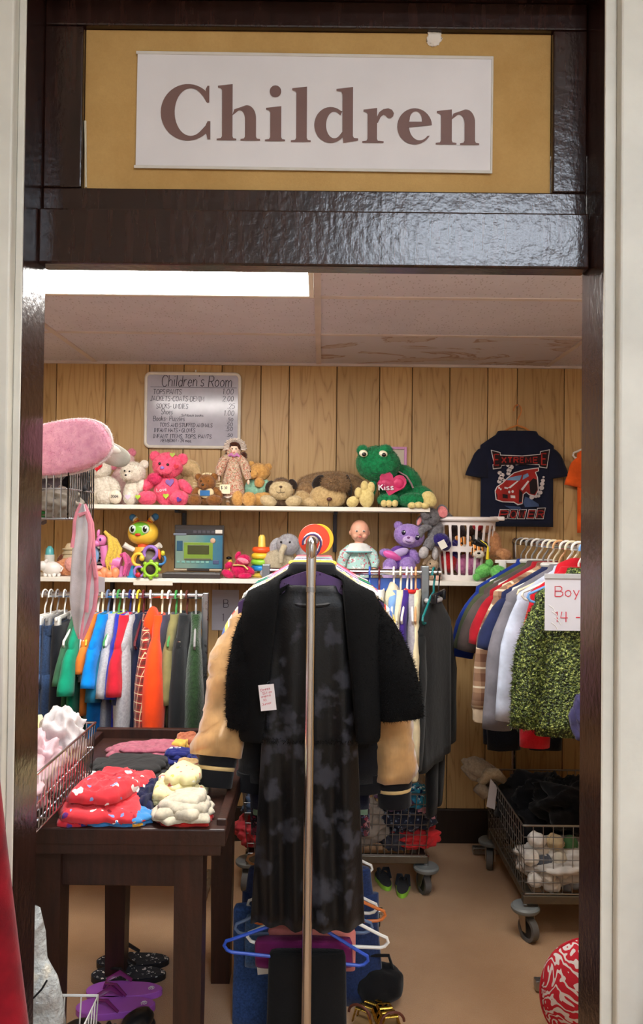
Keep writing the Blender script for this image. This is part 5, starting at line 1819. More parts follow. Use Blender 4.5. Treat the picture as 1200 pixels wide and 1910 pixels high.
# tan bear in a mint shirt
TN = fur((214, 166, 96), (182, 130, 66))
b = Toy('teddy_bear', 'tan teddy bear in a mint green shirt sitting beside the doll', 'teddy bear', 475, 3.38, UZ, US)
MINT = fur((150, 196, 172), (116, 166, 142))
b.e('torso', 478, 33, 0, 22, 22, 14, MINT, fuzz=FZ1)
b.e('head', 483, 64, 4, 21, 17, 15, TN, fuzz=FZ1)
b.e('ear', 500, 74, 2, 7, 7, 4, TN, fuzz=FZ1)
b.e('ear', 468, 78, 2, 7, 7, 4, TN, fuzz=FZ1)
b.e('muzzle', 474, 60, 17, 9, 8, 6, TN, fuzz=FZ1)
b.e('nose', 467, 64, 22, 2.6, 2.2, 1.5, BK, wob=0)
b.e('arm', 492, 36, 10, 8, 15, 8, MINT, 30, fuzz=FZ1)
b.e('hand', 485, 44, 18, 9, 9, 7, TN, fuzz=FZ1)
b.e('leg', 488, 14, 12, 22, 12, 10, TN, -12, fuzz=FZ1)
b.e('foot', 446, 14, 24, 11, 14, 9, TN, fuzz=FZ1)
b.e('foot', 467, 13, 28, 13, 13, 9, TN, fuzz=FZ1)

# little dog lying
DG = fur((214, 194, 152), (184, 160, 118))
DB = fur((120, 92, 66), (86, 62, 42))
b = Toy('plush_dog', 'small beige plush dog with dark brown ears lying next to the big puppy cushion', 'plush dog', 524, 3.36, UZ, US)
b.e('torso', 524, 18, -6, 24, 17, 22, DB, fuzz=FZ1)
b.e('head', 525, 30, 14, 22, 17, 14, DG, fuzz=FZ1, power=.9)
b.e('forelock', 525, 45, 10, 15, 8, 10, DB, fuzz=FZ2)
DK = fur((50, 38, 32), (30, 22, 18))
b.e('ear', 504, 38, 10, 8, 11, 5, DK, 35)
b.e('ear', 546, 42, 10, 8, 10, 5, DK, -35)
b.e('nose', 525, 36, 28, 3, 2, 1.6, plastic((76, 48, 30)), wob=0)
b.tube('mouth', [(517, 27, 27), (521, 24.5, 28), (525, 26, 28.5), (529, 24.5, 28), (533, 27, 27)], .5, DK, 5)
b.tube('mouth', [(525, 34, 28.5), (525, 26, 28.5)], .4, DK, 5)
b.e('paw', 502, 10, 22, 15, 10, 14, DG, 18, fuzz=FZ1)
b.e('paw', 549, 10, 22, 15, 10, 14, DG, -12, fuzz=FZ1)

# big puppy cushion
PB = fur((164, 130, 92), (122, 92, 60))
b = Toy('plush_puppy', 'large shaggy brown puppy cushion lying with its head on the shelf', 'plush dog', 618, 3.40, UZ, US)
b.e('torso', 618, 34, -4, 66, 32, 24, PB, fuzz=(.8, 5, .32), power=.85)
b.e('flank', 572, 26, 14, 22, 22, 16, PB, 20, fuzz=(.8, 4, .32))
b.e('head', 612, 20, 28, 33, 20, 18, fur((206, 178, 128), (176, 146, 98)), power=.85, fuzz=FZ1)
b.e('forelock', 625, 42, 32, 25, 18, 17, PB, fuzz=(1.0, 7, .36))
b.e('ear', 594, 46, 28, 10, 15, 7, fur((44, 34, 28), (26, 20, 16)), 40)
b.e('ear', 649, 40, 28, 6, 20, 7, fur((44, 34, 28), (26, 20, 16)), -10)
b.e('nose', 614, 14, 47, 5, 3.6, 3, plastic((84, 46, 36)), wob=0)
b.tube('mouth', [(613.5, 10, 47), (613, 1.5, 44)], .5, BK, 5)
b.e('paw', 566, 16, 26, 17, 14, 12, fur((196, 168, 122), (164, 136, 92)), 25, fuzz=FZ1)
b.e('paw', 580, 9, 30, 15, 9, 12, fur((206, 180, 136), (176, 148, 102)), 10, fuzz=FZ1)

# green frog with a kiss heart
GR = fur((26, 140, 84), (8, 92, 50), 70.0)
GC = fur((226, 206, 140), (204, 180, 112))
b = Toy('plush_frog', 'big green plush frog holding a magenta heart that says Kiss', 'plush frog', 728, 3.35, UZ, US)
b.e('torso', 748, 40, -4, 40, 42, 24, GR, -22, fuzz=FZ2)
b.e('head', 704, 80, 18, 41, 33, 28, GR, 8, fuzz=FZ2)
b.e('brow', 674, 104, 30, 11, 10, 10, GR, fuzz=FZ1)
b.e('brow', 715, 104, 32, 14, 11, 11, GR, fuzz=FZ1)
EW = plastic((240, 232, 204), .3)
for x, z in ((675, 97.5), (711, 97)):
    e_ = b.e('eye', x, z, 41, 8, 6.5, 4, EW, 12, wob=0)
    b.e('pupil', x + 1, z - 2, 44.5, 4, 3.6, 1.8, BK, wob=0, parent=e_)
b.tube('mouth', [(690, 62, 45), (712, 60, 46.5), (728, 66, 43), (738, 74, 36)], .6, fur((10, 70, 40), (6, 50, 30)), 5)
MG_ = satin((186, 24, 88), .45)
b.heart('heart', 728, 44, 34, 25, MG_, 14, 'magenta satin heart')
b.e('heart_padding', 720, 42, 36, 19, 12, 6, MG_, 6)
b.e('heart_padding', 740, 44, 36, 14, 13, 6, MG_, -10)
b.text('Kiss', 704, 31, 42.8, 10, 26, 1.1, cloth((240, 226, 236)), -2, label='white word Kiss')
b.tube('ribbon', [(742, 66, 22), (755, 58, 28), (764, 44, 30), (767, 36, 30)], 5, satin((200, 140, 160), .3), 8, sx=.25, label='sheer pink ribbon')
b.e('arm', 690, 30, 22, 9, 22, 10, GR, 18, fuzz=FZ1)
pw_ = b.e('foot', 682, 18, 34, 14, 19, 8, GC)
for x, z, rr in ((667, 26, 8), (678, 38, 8), (690, 36, 8)):
    b.e('toe', x, z, 35, rr * .9, rr * 1.3, 6, GC, parent=pw_)
b.e('foot', 657, 10, 30, 12, 10, 9, GC, -20)
b.e('leg', 722, 14, 30, 20, 12, 14, GR, fuzz=FZ2)
for x in (713, 722, 733):
    b.e('toe', x, 7, 43, 6, 6.5, 5, GC)
b.e('leg', 768, 14, 26, 28, 14, 16, GR, fuzz=FZ2)
b.e('thigh', 786, 24, 14, 22, 16, 14, GR, 30, fuzz=FZ2)
b.e('foot', 796, 16, 34, 13, 16, 8, GC, -35)
for x, z in ((764, 4), (776, 5), (788, 4)):
    b.e('toe', x, z, 41, 8, 6, 5, GC)
# ---------------------------------------------------------------- toys on the lower shelf
# small white toy
WH = plastic((236, 232, 228), .35)
b = Toy('toy_lamb', 'small smooth white toy lamb at the left end of the lower shelf', 'toy', 94, 3.31, LZ, LS)
b.e('body', 96, 15, 0, 18, 13, 13, WH)
b.e('head', 82, 20, 6, 10, 9, 9, WH)
b.e('ear', 88, 28, 8, 3, 5, 3, WH, 30)
b.tube('tail', [(112, 20, 0), (117, 16, 0), (113, 9, 0)], 1.5, WH)
for x in (86, 94, 102, 108):
    b.e('leg', x, 4, 4 if x % 4 else -4, 4, 5, 4, WH)
b = Toy('toy_bottle', 'teal and white baby bottle behind the white toy lamb', 'bottle', 92, 3.46, LZ, LS)
b.tube('bottle', [(92, 0, 0), (92, 36, 0)], 9, plastic((226, 226, 220), .3), 14)
b.tube('cap', [(92, 36, 0), (92, 46, 0), (92, 52, 0)], [8, 7, 3], plastic((90, 180, 186), .3), 14)
b = Toy('plush_fox', 'peach orange plush animal lying behind the pink trimmed cloth', 'plush toy', 122, 3.36, LZ, LS)
PO = fur((226, 160, 116), (196, 122, 82))
b.e('torso', 124, 16, 0, 22, 16, 14, PO, fuzz=FZ1)
b.e('head', 138, 22, 10, 14, 13, 12, fur((240, 180, 170), (220, 150, 140)), fuzz=FZ1)
b.e('leg', 108, 7, 12, 8, 7, 9, PO)
b.e('ear', 112, 32, 2, 4, 9, 3, fur((110, 62, 40), (80, 44, 28)), 28)
b = Toy('knit_hat', 'beige ribbed doll hat standing behind the plush animals at the left', 'hat', 130, 3.48, LZ, LS)
mb = MB().lathe([(.001, 58), (6, 56), (11, 46), (13, 30), (14, 4), (12, 0), (.001, 0)], 24, sx=b.k, sy=b.k)
mb.v = [(v[0], v[1], v[2] * b.k) for v in mb.v]
mb.build('crown', cloth((226, 206, 170)), b.r)
for z in (30, 38, 46):
    b.tube('rib', [(130 + 12.6 * math.cos(a), z, 12.6 * math.sin(a)) for a in [2 * math.pi * k / 24 for k in range(24)]], 1.6, cloth((214, 192, 154)), 6, closed=True)
# zebra and disc half hidden by the hanging cloth
b = Toy('plush_zebra', 'black and white striped plush head beside the pony', 'plush toy', 180, 3.42, LZ, LS)
b.e('torso', 176, 18, 0, 16, 18, 14, stripes(((20, 20, 22), (236, 232, 226)), .02, 2))
b.e('head', 181, 42, 4, 12, 15, 10, stripes(((20, 20, 22), (236, 232, 226)), .018, 2))
b.e('ear', 173, 60, 0, 4, 7, 3, fur((40, 30, 90), (26, 18, 60)))
b = Toy('toy_disc', 'pale blue round toy rim beside the striped plush head', 'toy', 172, 3.34, LZ, LS)
b.tube('rim', [(168 + 13 * math.cos(a), 40 + 18 * math.sin(a), 0) for a in [2 * math.pi * k / 30 for k in range(30)]], 4, plastic((140, 180, 220), .3), 10, closed=True)
b.tube('stem', [(168, 22, 0), (168, 0, 0)], [4, 7], plastic((140, 180, 220), .3), 10)
# pony
PN = plastic((226, 130, 190), .4)
b = Toy('toy_pony', 'pink toy pony with a long yellow mane and pink tail', 'toy pony', 205, 3.33, LZ, LS)
b.tube('body', [(192, 24, 0), (200, 28, 0), (216, 28, 0), (226, 26, 0)], [10, 14, 14, 11], PN)
b.tube('neck', [(200, 30, 2), (196, 46, 3), (194, 58, 4)], [11, 8.5, 8], PN)
b.e('head', 190, 68, 6, 10, 10, 8, PN, 20)
b.e('muzzle', 182, 62, 8, 7, 6, 6, PN)
b.e('ear', 184, 81, 6, 3, 7, 3, PN, 10)
b.e('eye', 190, 69, 14, 2, 3, 1.2, plastic((60, 40, 110), .2), wob=0)
for x, d in ((190, 8), (200, -6), (214, 8), (224, -6)):
    b.tube('leg', [(x, 20, d), (x, 0, d)], [6, 5.5], PN)
MN = fur((240, 208, 96), (214, 176, 60), 140.0)
for k in range(16):
    t0 = k / 15
    x0 = 196 + 10 * t0
    pts = [(x0, 84 - 12 * t0, 6), (206 + 9 * t0, 74 - 6 * t0, 10 - 8 * t0), (208 + 14 * t0 + 3 * math.sin(k), 52, 12 - 10 * t0), (202 + 20 * t0 + 4 * math.sin(k * 2), 30 + 6 * math.sin(k * 1.7), 14 - 10 * t0), (204 + 16 * t0, 14 + 8 * math.sin(k * 2.3), 14 - 10 * t0)]
    b.tube('mane_lock', pts, [3.2, 4.2, 4, 3.2, 1], MN, 7, fuzz=(130, 3.2, .22))
TL = fur((240, 110, 170), (214, 76, 140), 140.0)
for k in range(10):
    t0 = k / 9
    b.tube('tail_lock', [(224, 40, 4), (232 + 4 * t0, 44 - 6 * t0, 6 - 8 * t0), (238 + 6 * t0, 26, 8 - 12 * t0), (232 + 12 * t0, 4 + 3 * math.sin(k * 2), 8 - 12 * t0)], [2.6, 4, 4, 1.4], TL, 7, fuzz=(130, 3.2, .22))
for x in (187, 208):
    o = Toy('toy_shoe', 'small orange toy shoe in front of the pony, ' + ('left one' if x < 200 else 'right one'), 'shoe', x, 3.285, LZ, 'orange toy shoes')
    OR = plastic((240, 150, 104), .35)
    o.e('upper', x - 4, 6, 0, 15 if x < 200 else 9, 7, 8, OR)
    o.e('heel', x + 7, 9, 0, 8, 10, 7, OR)
    if x < 200:
        o.e('cuff', x - 8, 17, 0, 14, 5, 8, plastic((240, 176, 184), .4), -8)
# yellow musical robot-like toy with round ears
YL = plastic((244, 196, 66), .3)
b = Toy('toy_robot', 'yellow toy robot with a green smiling face and striped antennae', 'toy robot', 266, 3.40, LZ, LS)
b.e('head', 266, 80, 0, 28, 22, 20, YL, wob=0, power=.85, nu=28, nv=18)
b.e('face', 264, 85, 13, 20, 15, 9, plastic((120, 196, 60), .25), wob=0, nu=28, nv=16)
for x, r in ((251, 7), (274, 7.5)):
    e_ = b.e('eye', x, 87, 19.5, r, 8, 3.4, plastic((206, 220, 206), .2), wob=0)
    b.e('pupil', x, 87, 22.4, r * .5, 5.2, 1.4, BK, wob=0, parent=e_)
    b.e('glint', x + 1.6, 89.5, 23.6, 1.4, 1.6, .6, plastic((250, 250, 250), .2), wob=0, parent=e_)
b.e('mouth', 261, 77, 21, 5.5, 2.8, 2, plastic((206, 50, 40), .3), wob=0)
for s, x1 in ((-1, 244), (1, 291)):
    xa = 254 if s < 0 else 278
    for q, c in enumerate(((206, 60, 40), (240, 170, 50), (236, 226, 206), (60, 100, 150), (60, 130, 190))):
        u0 = q / 5
        b.e('antenna_ring', xa + (x1 - xa) * u0, 101 + (9 if s < 0 else 11) * u0 ** .7, 0, 5.4 + q * .3, 5.4 + q * .3, 5, plastic(c, .35), wob=0, nu=14, nv=10)
b.tube('neck', [(266, 60, 0), (266, 52, 0)], 10, plastic((214, 84, 40), .4), 14)
b.tube('body', [(266, 54, 0), (266, 40, 0), (266, 4, 0), (266, 0, 0)], [14, 18, 18, 14], plastic((240, 176, 60), .35), 18)
for s in (-1, 1):
    b.tube('arm', [(266 + s * 16, 48, 2), (266 + s * 28, 54, 6), (266 + s * 34, 58, 8)], [5, 5.5, 6], plastic((232, 226, 214), .4), 10)
# activity ball
b = Toy('activity_ball', 'round baby activity ball with purple, yellow and lime panels', 'toy ball', 278, 3.305, LZ, LS)
b.e('core', 278, 28, 0, 25, 26, 22, plastic((84, 70, 60), .5), wob=0)


def ring_panel(x, z, d, r, hole, c, name='panel'):
    pts = [(x + r * math.cos(a), z + r * math.sin(a), d - .006 * r * r * 0) for a in [2 * math.pi * k / 22 for k in range(22)]]
    return b.tube(name, pts, (r - hole) / 2, plastic(c, .3), 10, closed=True)


ring_panel(286, 16, 22, 12, 6, (150, 200, 50))
ring_panel(262, 34, 16, 11, 5, (240, 196, 70))
ring_panel(284, 46, 16, 12, 5, (150, 110, 190))
ring_panel(264, 12, 18, 9, 4, (170, 120, 200))
ring_panel(301, 34, 10, 9, 4, (70, 130, 190))
b.e('knob', 270, 37, 24, 5, 6, 5, plastic((240, 200, 70), .3), wob=0)
b.e('star', 306, 46, 14, 4, 5, 3, plastic((206, 200, 60), .3), wob=.2)
b.e('petal', 300, 44, 16, 3, 10, 3, plastic((230, 100, 40), .3), -8, wob=0)
b.e('petal', 263, 6, 24, 5, 5, 3, plastic((206, 40, 60), .3), wob=0)
for k in range(8):
    a = k * math.pi / 4
    b.e('lobe', 286 + 15 * math.cos(a), 16 + 15 * math.sin(a), 21, 4, 4, 3.4, plastic((150, 200, 50), .3), wob=0, nu=12, nv=8)
b = Toy('toy_cone', 'small bright blue toy cone between the pony tail and the ball', 'toy', 248, 3.30, LZ, LS)
b.tube('cone', [(248, 0, 0), (248, 2, 0), (248, 22, 0)], [9, 9, 3], plastic((44, 150, 206), .35), 16)
b.tube('base', [(248, 0, 0), (248, 2.5, 0)], 11, plastic((44, 150, 206), .35), 16)

# toy laptop
b = Toy('toy_laptop', 'toy laptop with a green screen standing open on the lower shelf', 'toy laptop', 364, 3.36, LZ, LS)
k = b.k
DKP = plastic((58, 52, 50), .35)
MB().box(b.V(363, 5, 16), (106 * k, 44 * k, 9 * k), .003).build('base', DKP, b.r)
MB().box(b.V(360, 9.8, 26), (92 * k, 16 * k, 1.2 * k), .001).build('keyboard', plastic((90, 84, 80), .5), b.r)
MB().tube([b.V(324, 13, -4), b.V(348, 13, -4)], 2.4 * k, 10).tube([b.V(390, 13, -4), b.V(413, 13, -4)], 2.4 * k, 10).build('hinge', plastic((170, 150, 124), .3), b.r)
lid = MB().box(b.V(370, 54, -8), (93 * k, 7 * k, 86 * k), .004).build('lid', DKP, b.r)


@cached
def screen_print():
    m = NT('screen_print')
    v = m.coord()
    sp = m.n('ShaderNodeSeparateXYZ')
    m.l(v, sp.inputs[0])
    f = m.math('ADD', m.math('MULTIPLY', sp.outputs[0], 4.0), m.math('MULTIPLY', m.noise(v, 30, 2), .25))
    m.base(m.ramp(f, [(0.0, rgb((120, 146, 134))), (.3, rgb((74, 128, 136))), (.7, rgb((36, 92, 134)))]))
    m.set(rough=.3)
    return m.m


def plate(x, z, w, h, d, mat, nm, par=lid, th=1.2):
    return MB().box(b.V(x, z, d), (w * k, th * k, h * k), .0008).build(nm, mat, par)


plate(370, 47, 88, 62, -4.2, screen_print(), 'printed_panel')
plate(370, 83.5, 88, 9, -4.2, plastic((44, 42, 48), .4), 'key_strip')
for i in range(5):
    plate(362 + i * 8.5, 84, 6, 5, -3.2, plastic((70, 68, 76), .4), 'button')
plate(334, 79.5, 24, 4, -3.4, plastic((110, 118, 132), .4), 'speaker_slot')
plate(369, 48, 54, 33, -3.4, plastic((120, 150, 52), .35), 'screen_bezel')
plate(369, 51, 40, 17, -2.4, plastic((70, 74, 44), .15), 'display')
plate(334, 58, 11, 19, -3.2, plastic((40, 84, 110), .35), 'side_button')
b.e('round_button', 396, 68, -2.6, 5, 5, 1.4, plastic((196, 160, 130), .4), wob=0, parent=lid)
plate(402, 28, 11, 7, -3.0, plastic((74, 84, 120), .35), 'oval_button')
for i in range(7):
    plate(332 + i * 9, 28, 6, 4, -3.2, plastic((120, 170, 160), .4), 'button')
plate(407, 85, 13, 7, -2.6, paper((222, 216, 206)), 'price_sticker')
plate(368, 33, 50, 3, -2.6, plastic((90, 90, 70), .4), 'trim_strip')

# magenta plush animal
MGT = fur((216, 30, 96), (176, 16, 70))
b = Toy('plush_toy', 'small magenta plush animal with a yellow scarf next to the toy laptop', 'plush toy', 448, 3.33, LZ, LS)
b.e('torso', 448, 15, 0, 18, 15, 12, MGT, fuzz=FZ1)
b.e('head', 454, 33, 6, 14, 11, 11, MGT, -15, fuzz=FZ1)
b.e('ear', 444, 42, 4, 5, 8, 4, MGT, 25, fuzz=FZ1)
b.e('face', 455, 33, 15, 11, 5, 4, fur((246, 140, 160), (230, 110, 134)), 18)
b.e('leg', 426, 8, 6, 12, 7, 8, MGT, 25, fuzz=FZ1)
b.e('leg', 458, 5, 10, 13, 5.5, 8, MGT, -4, fuzz=FZ1)
b.e('arm', 427, 24, 4, 8, 6, 6, MGT, -30, fuzz=FZ1)
b.e('arm', 466, 15, 8, 11, 6, 6, MGT, 35, fuzz=FZ1)
b.tube('scarf', [(436, 24, 8), (446, 25, 12), (456, 24, 13), (464, 17, 14)], 2.6, cloth((236, 206, 130)), 8, sx=.6)
b = Toy('toy_figure', 'tiny yellow toy figure with a black cap behind the magenta plush', 'toy', 429, 3.40, LZ, LS)
b.tube('body', [(429, 0, 0), (429, 26, 0), (429, 32, 0)], [5, 5, 3], plastic((240, 196, 70), .4), 10)
b.e('cap', 427, 35, 1, 5.5, 3, 5, BK, wob=.1)
# stacking rings
b = Toy('stacking_rings', 'rainbow stacking ring toy with a yellow cone', 'toy', 488, 3.40, LZ, LS)
b.tube('base', [(488, 0, 0), (488, 3, 0), (488, 8, 0)], [18, 20, 14], plastic((240, 200, 80), .35), 22)
b.tube('cone', [(488, 6, 0), (488, 74, 0), (488, 79, 0)], [9, 6.5, 4], plastic((246, 204, 90), .35), 18)
for z, r, c in ((17, 15, (40, 140, 214)), (28, 14.5, (150, 210, 60)), (39.5, 13.8, (246, 200, 60)), (51, 12.6, (240, 90, 40))):
    b.tube('ring', [(488 + r * math.cos(a), z, r * math.sin(a)) for a in [2 * math.pi * q / 26 for q in range(26)]], 5.6, plastic(c, .3), 12, closed=True)
# grey elephant sitting
EG = fur((176, 174, 178), (146, 142, 148))
b = Toy('plush_elephant', 'pale grey plush elephant with a beige body behind the front rack', 'plush elephant', 528, 3.38, LZ, LS)
b.e('torso', 520, 28, 0, 31, 26, 18, fur((196, 184, 158), (168, 154, 128)), fuzz=FZ1)
b.e('head', 537, 62, 8, 21, 20, 16, EG, fuzz=FZ1)
b.e('ear', 515, 58, 2, 12, 17, 4, EG, 20)
b.e('ear', 562, 56, 2, 15, 18, 4, EG, -20)
b.tube('trunk', [(531, 60, 22), (527, 50, 28), (525, 40, 28), (526, 30, 26)], [6, 5.5, 5, 4], fur((200, 188, 160), (170, 156, 130)))
for x in (525, 541):
    b.e('eye', x, 67, 23, 2, 2.2, 1.4, BK, wob=0)
b.e('leg', 500, 9, 16, 14, 9, 13, EG)
b.e('leg', 545, 9, 16, 14, 9, 13, EG)
# baby doll
SKB = plastic((230, 170, 142), .45)
TQ = print_cloth((176, 214, 208), ((206, 90, 110), (240, 240, 236), (220, 140, 150)), 55.0, .3)
b = Toy('baby_doll', 'bald baby doll in a white bib and aqua dress on the lower shelf', 'doll', 669, 3.36, LZ, LS)
b.e('head', 670, 89, 6, 17.5, 21, 17, SKB, wob=0, nu=26, nv=18)
for x in (664, 677):
    e_ = b.e('eye', x, 89, 22, 2.5, 2, 1.2, plastic((240, 236, 230), .2), wob=0)
    b.e('pupil', x, 89, 22.8, 1.5, 1.6, .8, plastic((60, 40, 30), .2), wob=0, parent=e_)
b.e('nose', 670, 84, 24, 2, 2, 2, SKB, wob=0)
b.e('mouth', 670, 78.5, 22.6, 3, 1.3, 1.2, plastic((196, 90, 84), .4), wob=0)
for s in (-1, 1):
    b.e('ear', 670 + s * 17, 86, 4, 2.4, 4.6, 3, SKB, wob=0)
    b.e('cheek', 670 + s * 8, 80, 18, 5, 4.5, 4, SKB, wob=0)
b.tube('neck', [(669, 72, 4), (669, 64, 3)], 8, SKB, 12)
mb = MB().lathe([(.001, 0), (28, 1), (29, 8), (24, 28), (19, 46), (16, 58), (9, 66), (.001, 67)], 30, sx=b.k, sy=b.k * .65)
mb.v = [(v[0], v[1], v[2] * b.k) for v in mb.v]
ruffle(mb, .010, 28, 8, .3).xf(Matrix.Translation(b.V(668, 0))).build('dress', TQ, b.r, angle=180)
for s in (-1, 1):
    b.tube('sleeve', [(668 + s * 14, 58, 3), (668 + s * 26, 46, 6), (668 + s * 31, 32, 9), (668 + s * 30, 22, 12)], [8, 10, 9, 6], TQ)
    b.e('hand', 668 + s * 29, 16, 13, 4.5, 6, 4, SKB)
mb = MB().lathe([(9, 4), (16, 2.5), (26, -9), (27.5, -12), (26, -12.5), (15, 0), (8, 1.5)], 34, sx=b.k, sy=b.k * .78, cap=False)
mb.v = [(v[0], v[1], v[2] * b.k) for v in mb.v]
mb.xf(Matrix.Translation(b.V(668, 63, 4))).build('bib', cloth((230, 232, 228)), b.r, angle=60)
b.tube('bib_edge', [(668 + 27.3 * math.cos(a), 51, 4 + 21.3 * math.sin(a)) for a in [2 * math.pi * q / 34 for q in range(34)]], 1.4, cloth((140, 200, 204)), 6, closed=True)
# lavender bear
LV = fur((170, 140, 206), (138, 106, 178))
LP = fur((206, 182, 226), (180, 152, 206))
b = Toy('teddy_bear', 'lavender teddy bear with a purple and pink wrap on the lower shelf', 'teddy bear', 750, 3.34, LZ, LS)
b.e('torso', 746, 36, 0, 24, 28, 15, fur((110, 66, 160), (84, 46, 130)))
b.e('head', 762, 82, 8, 29, 22, 19, LV, 10, fuzz=(.4, 1.6, .25))
b.e('ear', 742, 101, 4, 8, 8, 5, LV, fuzz=FZ1)
b.e('ear', 784, 95, 4, 8, 8, 5, LV, fuzz=FZ1)
b.e('muzzle', 760, 75, 23, 12, 9, 7, LP)
for x, z in ((750, 88), (775, 79)):
    e_ = b.e('eye', x, z, 25, 4.2, 4.6, 2, plastic((30, 20, 50), .15), wob=0)
    b.e('glint', x + 1.4, z + 1.6, 27, 1.2, 1.3, .5, plastic((250, 250, 250), .2), wob=0, parent=e_)
b.e('nose', 758, 79, 30, 3, 2, 1.4, plastic((120, 70, 130), .3), wob=0)
b.tube('mouth', [(753, 73, 29), (757, 71, 30), (763, 71, 30)], .6, plastic((90, 50, 110), .3), 5)
b.e('arm', 721, 49, 6, 14, 8, 8, LV, 14, fuzz=FZ1)
b.e('arm', 772, 44, 6, 9, 15, 8, LV, -25, fuzz=FZ1)
b.e('wrap', 730, 45, 15, 18, 8, 5, satin((226, 90, 170), .4), 22, label='shiny pink wrap')
b.e('wrap', 744, 50, 13, 18, 8, 5, cloth((190, 170, 214)), -22)
b.e('leg', 726, 26, 16, 13, 14, 12, LV, fuzz=FZ1)
b.e('leg', 758, 27, 18, 15, 16, 13, LV, fuzz=FZ1)
b.e('foot', 724, 14, 22, 14, 14, 10, LP)
b.e('foot', 756, 15, 24, 14, 15, 10, LP)
# beige bunny
b = Toy('plush_rabbit', 'small beige plush rabbit left of the laundry basket', 'plush toy', 803, 3.33, LZ, LS)
BG = fur((196, 172, 144), (164, 140, 114))
b.e('torso', 803, 14, 0, 16, 14, 12, BG, fuzz=FZ1)
b.e('head', 806, 30, 4, 11, 10, 9, BG, fuzz=FZ1)
b.e('ear', 796, 38, 4, 4, 12, 3, BG, 40)
b.e('ear', 812, 40, 2, 4, 12, 3, BG, -10)
b.e('eye', 801, 31, 12, 1.5, 1.6, 1, BK, wob=0)
b.e('foot', 814, 6, 12, 8, 5.5, 7, fur((226, 180, 160), (206, 156, 136)))

# ---- laundry basket of plush toys
BY = 3.40
bk = BY / F
bx_, by_ = zx(864, BY, LZ), BY
t = thing('laundry_basket', 'white slotted plastic laundry basket full of plush toys', 'basket', (bx_, by_, LZ))
BP = plastic((232, 224, 222), .38)
RT, RB, BH = 60 * bk, 47 * bk, 112 * bk


def brad(u):
    return RB + (RT - RB) * u


def band(u0, u1, nm, th=.0035, lip=0):
    pr = [(brad(u0), u0 * BH), (brad(u1) + lip, u1 * BH), (brad(u1) + lip - th, u1 * BH), (brad(u0) - th, u0 * BH), (brad(u0), u0 * BH)]
    return MB().lathe(pr, 48, sy=.8, cap=False).build(nm, BP, t, angle=40)


MB().lathe([(.001, 0), (RB * .93, 0), (RB, .012), (brad(.09), .09 * BH), (brad(.09) - .004, .09 * BH), (RB * .9, .006), (.001, .006)], 48, sy=.8).build('base', BP, t, angle=40)
band(.47, .56, 'middle_band')
band(.9, .96, 'upper_band')
MB().tube([(RT * 1.04 * math.cos(a), RT * 1.04 * .8 * math.sin(a), BH) for a in [2 * math.pi * q / 48 for q in range(48)]], .011, 10, closed=True, sx=.9).build('rim', BP, t)
MB().box((RT * 1.02, -.012, BH + .004), (.05, .09, .018), .005).build('handle', BP, t)
MB().box((-RT * 1.02, -.012, BH + .004), (.04, .09, .016), .005).build('handle', BP, t)
for (u0, u1) in ((.09, .47), (.56, .9)):
    for q in range(22):
        a = 2 * math.pi * (q + .5) / 22
        w = .010
        ring = []
        for u in (u0 - .01, u0 + .03, (u0 + u1) / 2, u1 - .03, u1 + .01):
            f = 1.0 if u0 + .02 < u < u1 - .02 else 1.5
            r = brad(u)
            T_ = Vector((-math.sin(a), .8 * math.cos(a), 0)).normalized()
            c_ = Vector((r * math.cos(a), .8 * r * math.sin(a), u * BH))
            n_ = Vector((math.cos(a), math.sin(a), 0))
            ring.append([c_ - T_ * w * f * .5, c_ + T_ * w * f * .5, c_ + T_ * w * f * .5 - n_ * .0035, c_ - T_ * w * f * .5 - n_ * .0035])
        MB().loft(ring).build('rib', BP, t, angle=30)
BG_ = 'plush toys in the laundry basket'
def inb(name, label, px, dz, dy):
    o = Toy(name, label, 'plush toy', px, BY + dy, LZ, BG_)
    o.r.location.z = LZ + dz * bk
    return o
NV = fur((52, 40, 120), (34, 24, 86))
RD = fur((190, 34, 44), (150, 20, 30))
b = inb('plush_bird', 'navy and red plush bird with a white tag leaning out of the basket', 826, 12, -.02)
b.e('torso', 836, 24, 4, 16, 24, 16, RD)
b.e('chest', 842, 40, 4, 14, 20, 14, NV)
b.e('head', 816, 62, 36, 16, 12, 11, NV, fuzz=FZ1)
b.e('neck', 828, 54, 20, 12, 12, 14, NV)
b.e('wing', 850, 46, 0, 9, 18, 9, NV)
MB().box(b.V(818, 54, 48), (13 * bk, .001, 15 * bk), 0, Euler((0, math.radians(-28), 0))).build('tag', paper((236, 230, 220)), b.r, smooth=False)
TG = stripes(((226, 140, 60), (226, 140, 60), (40, 26, 20), (236, 200, 160)), .016, 0)
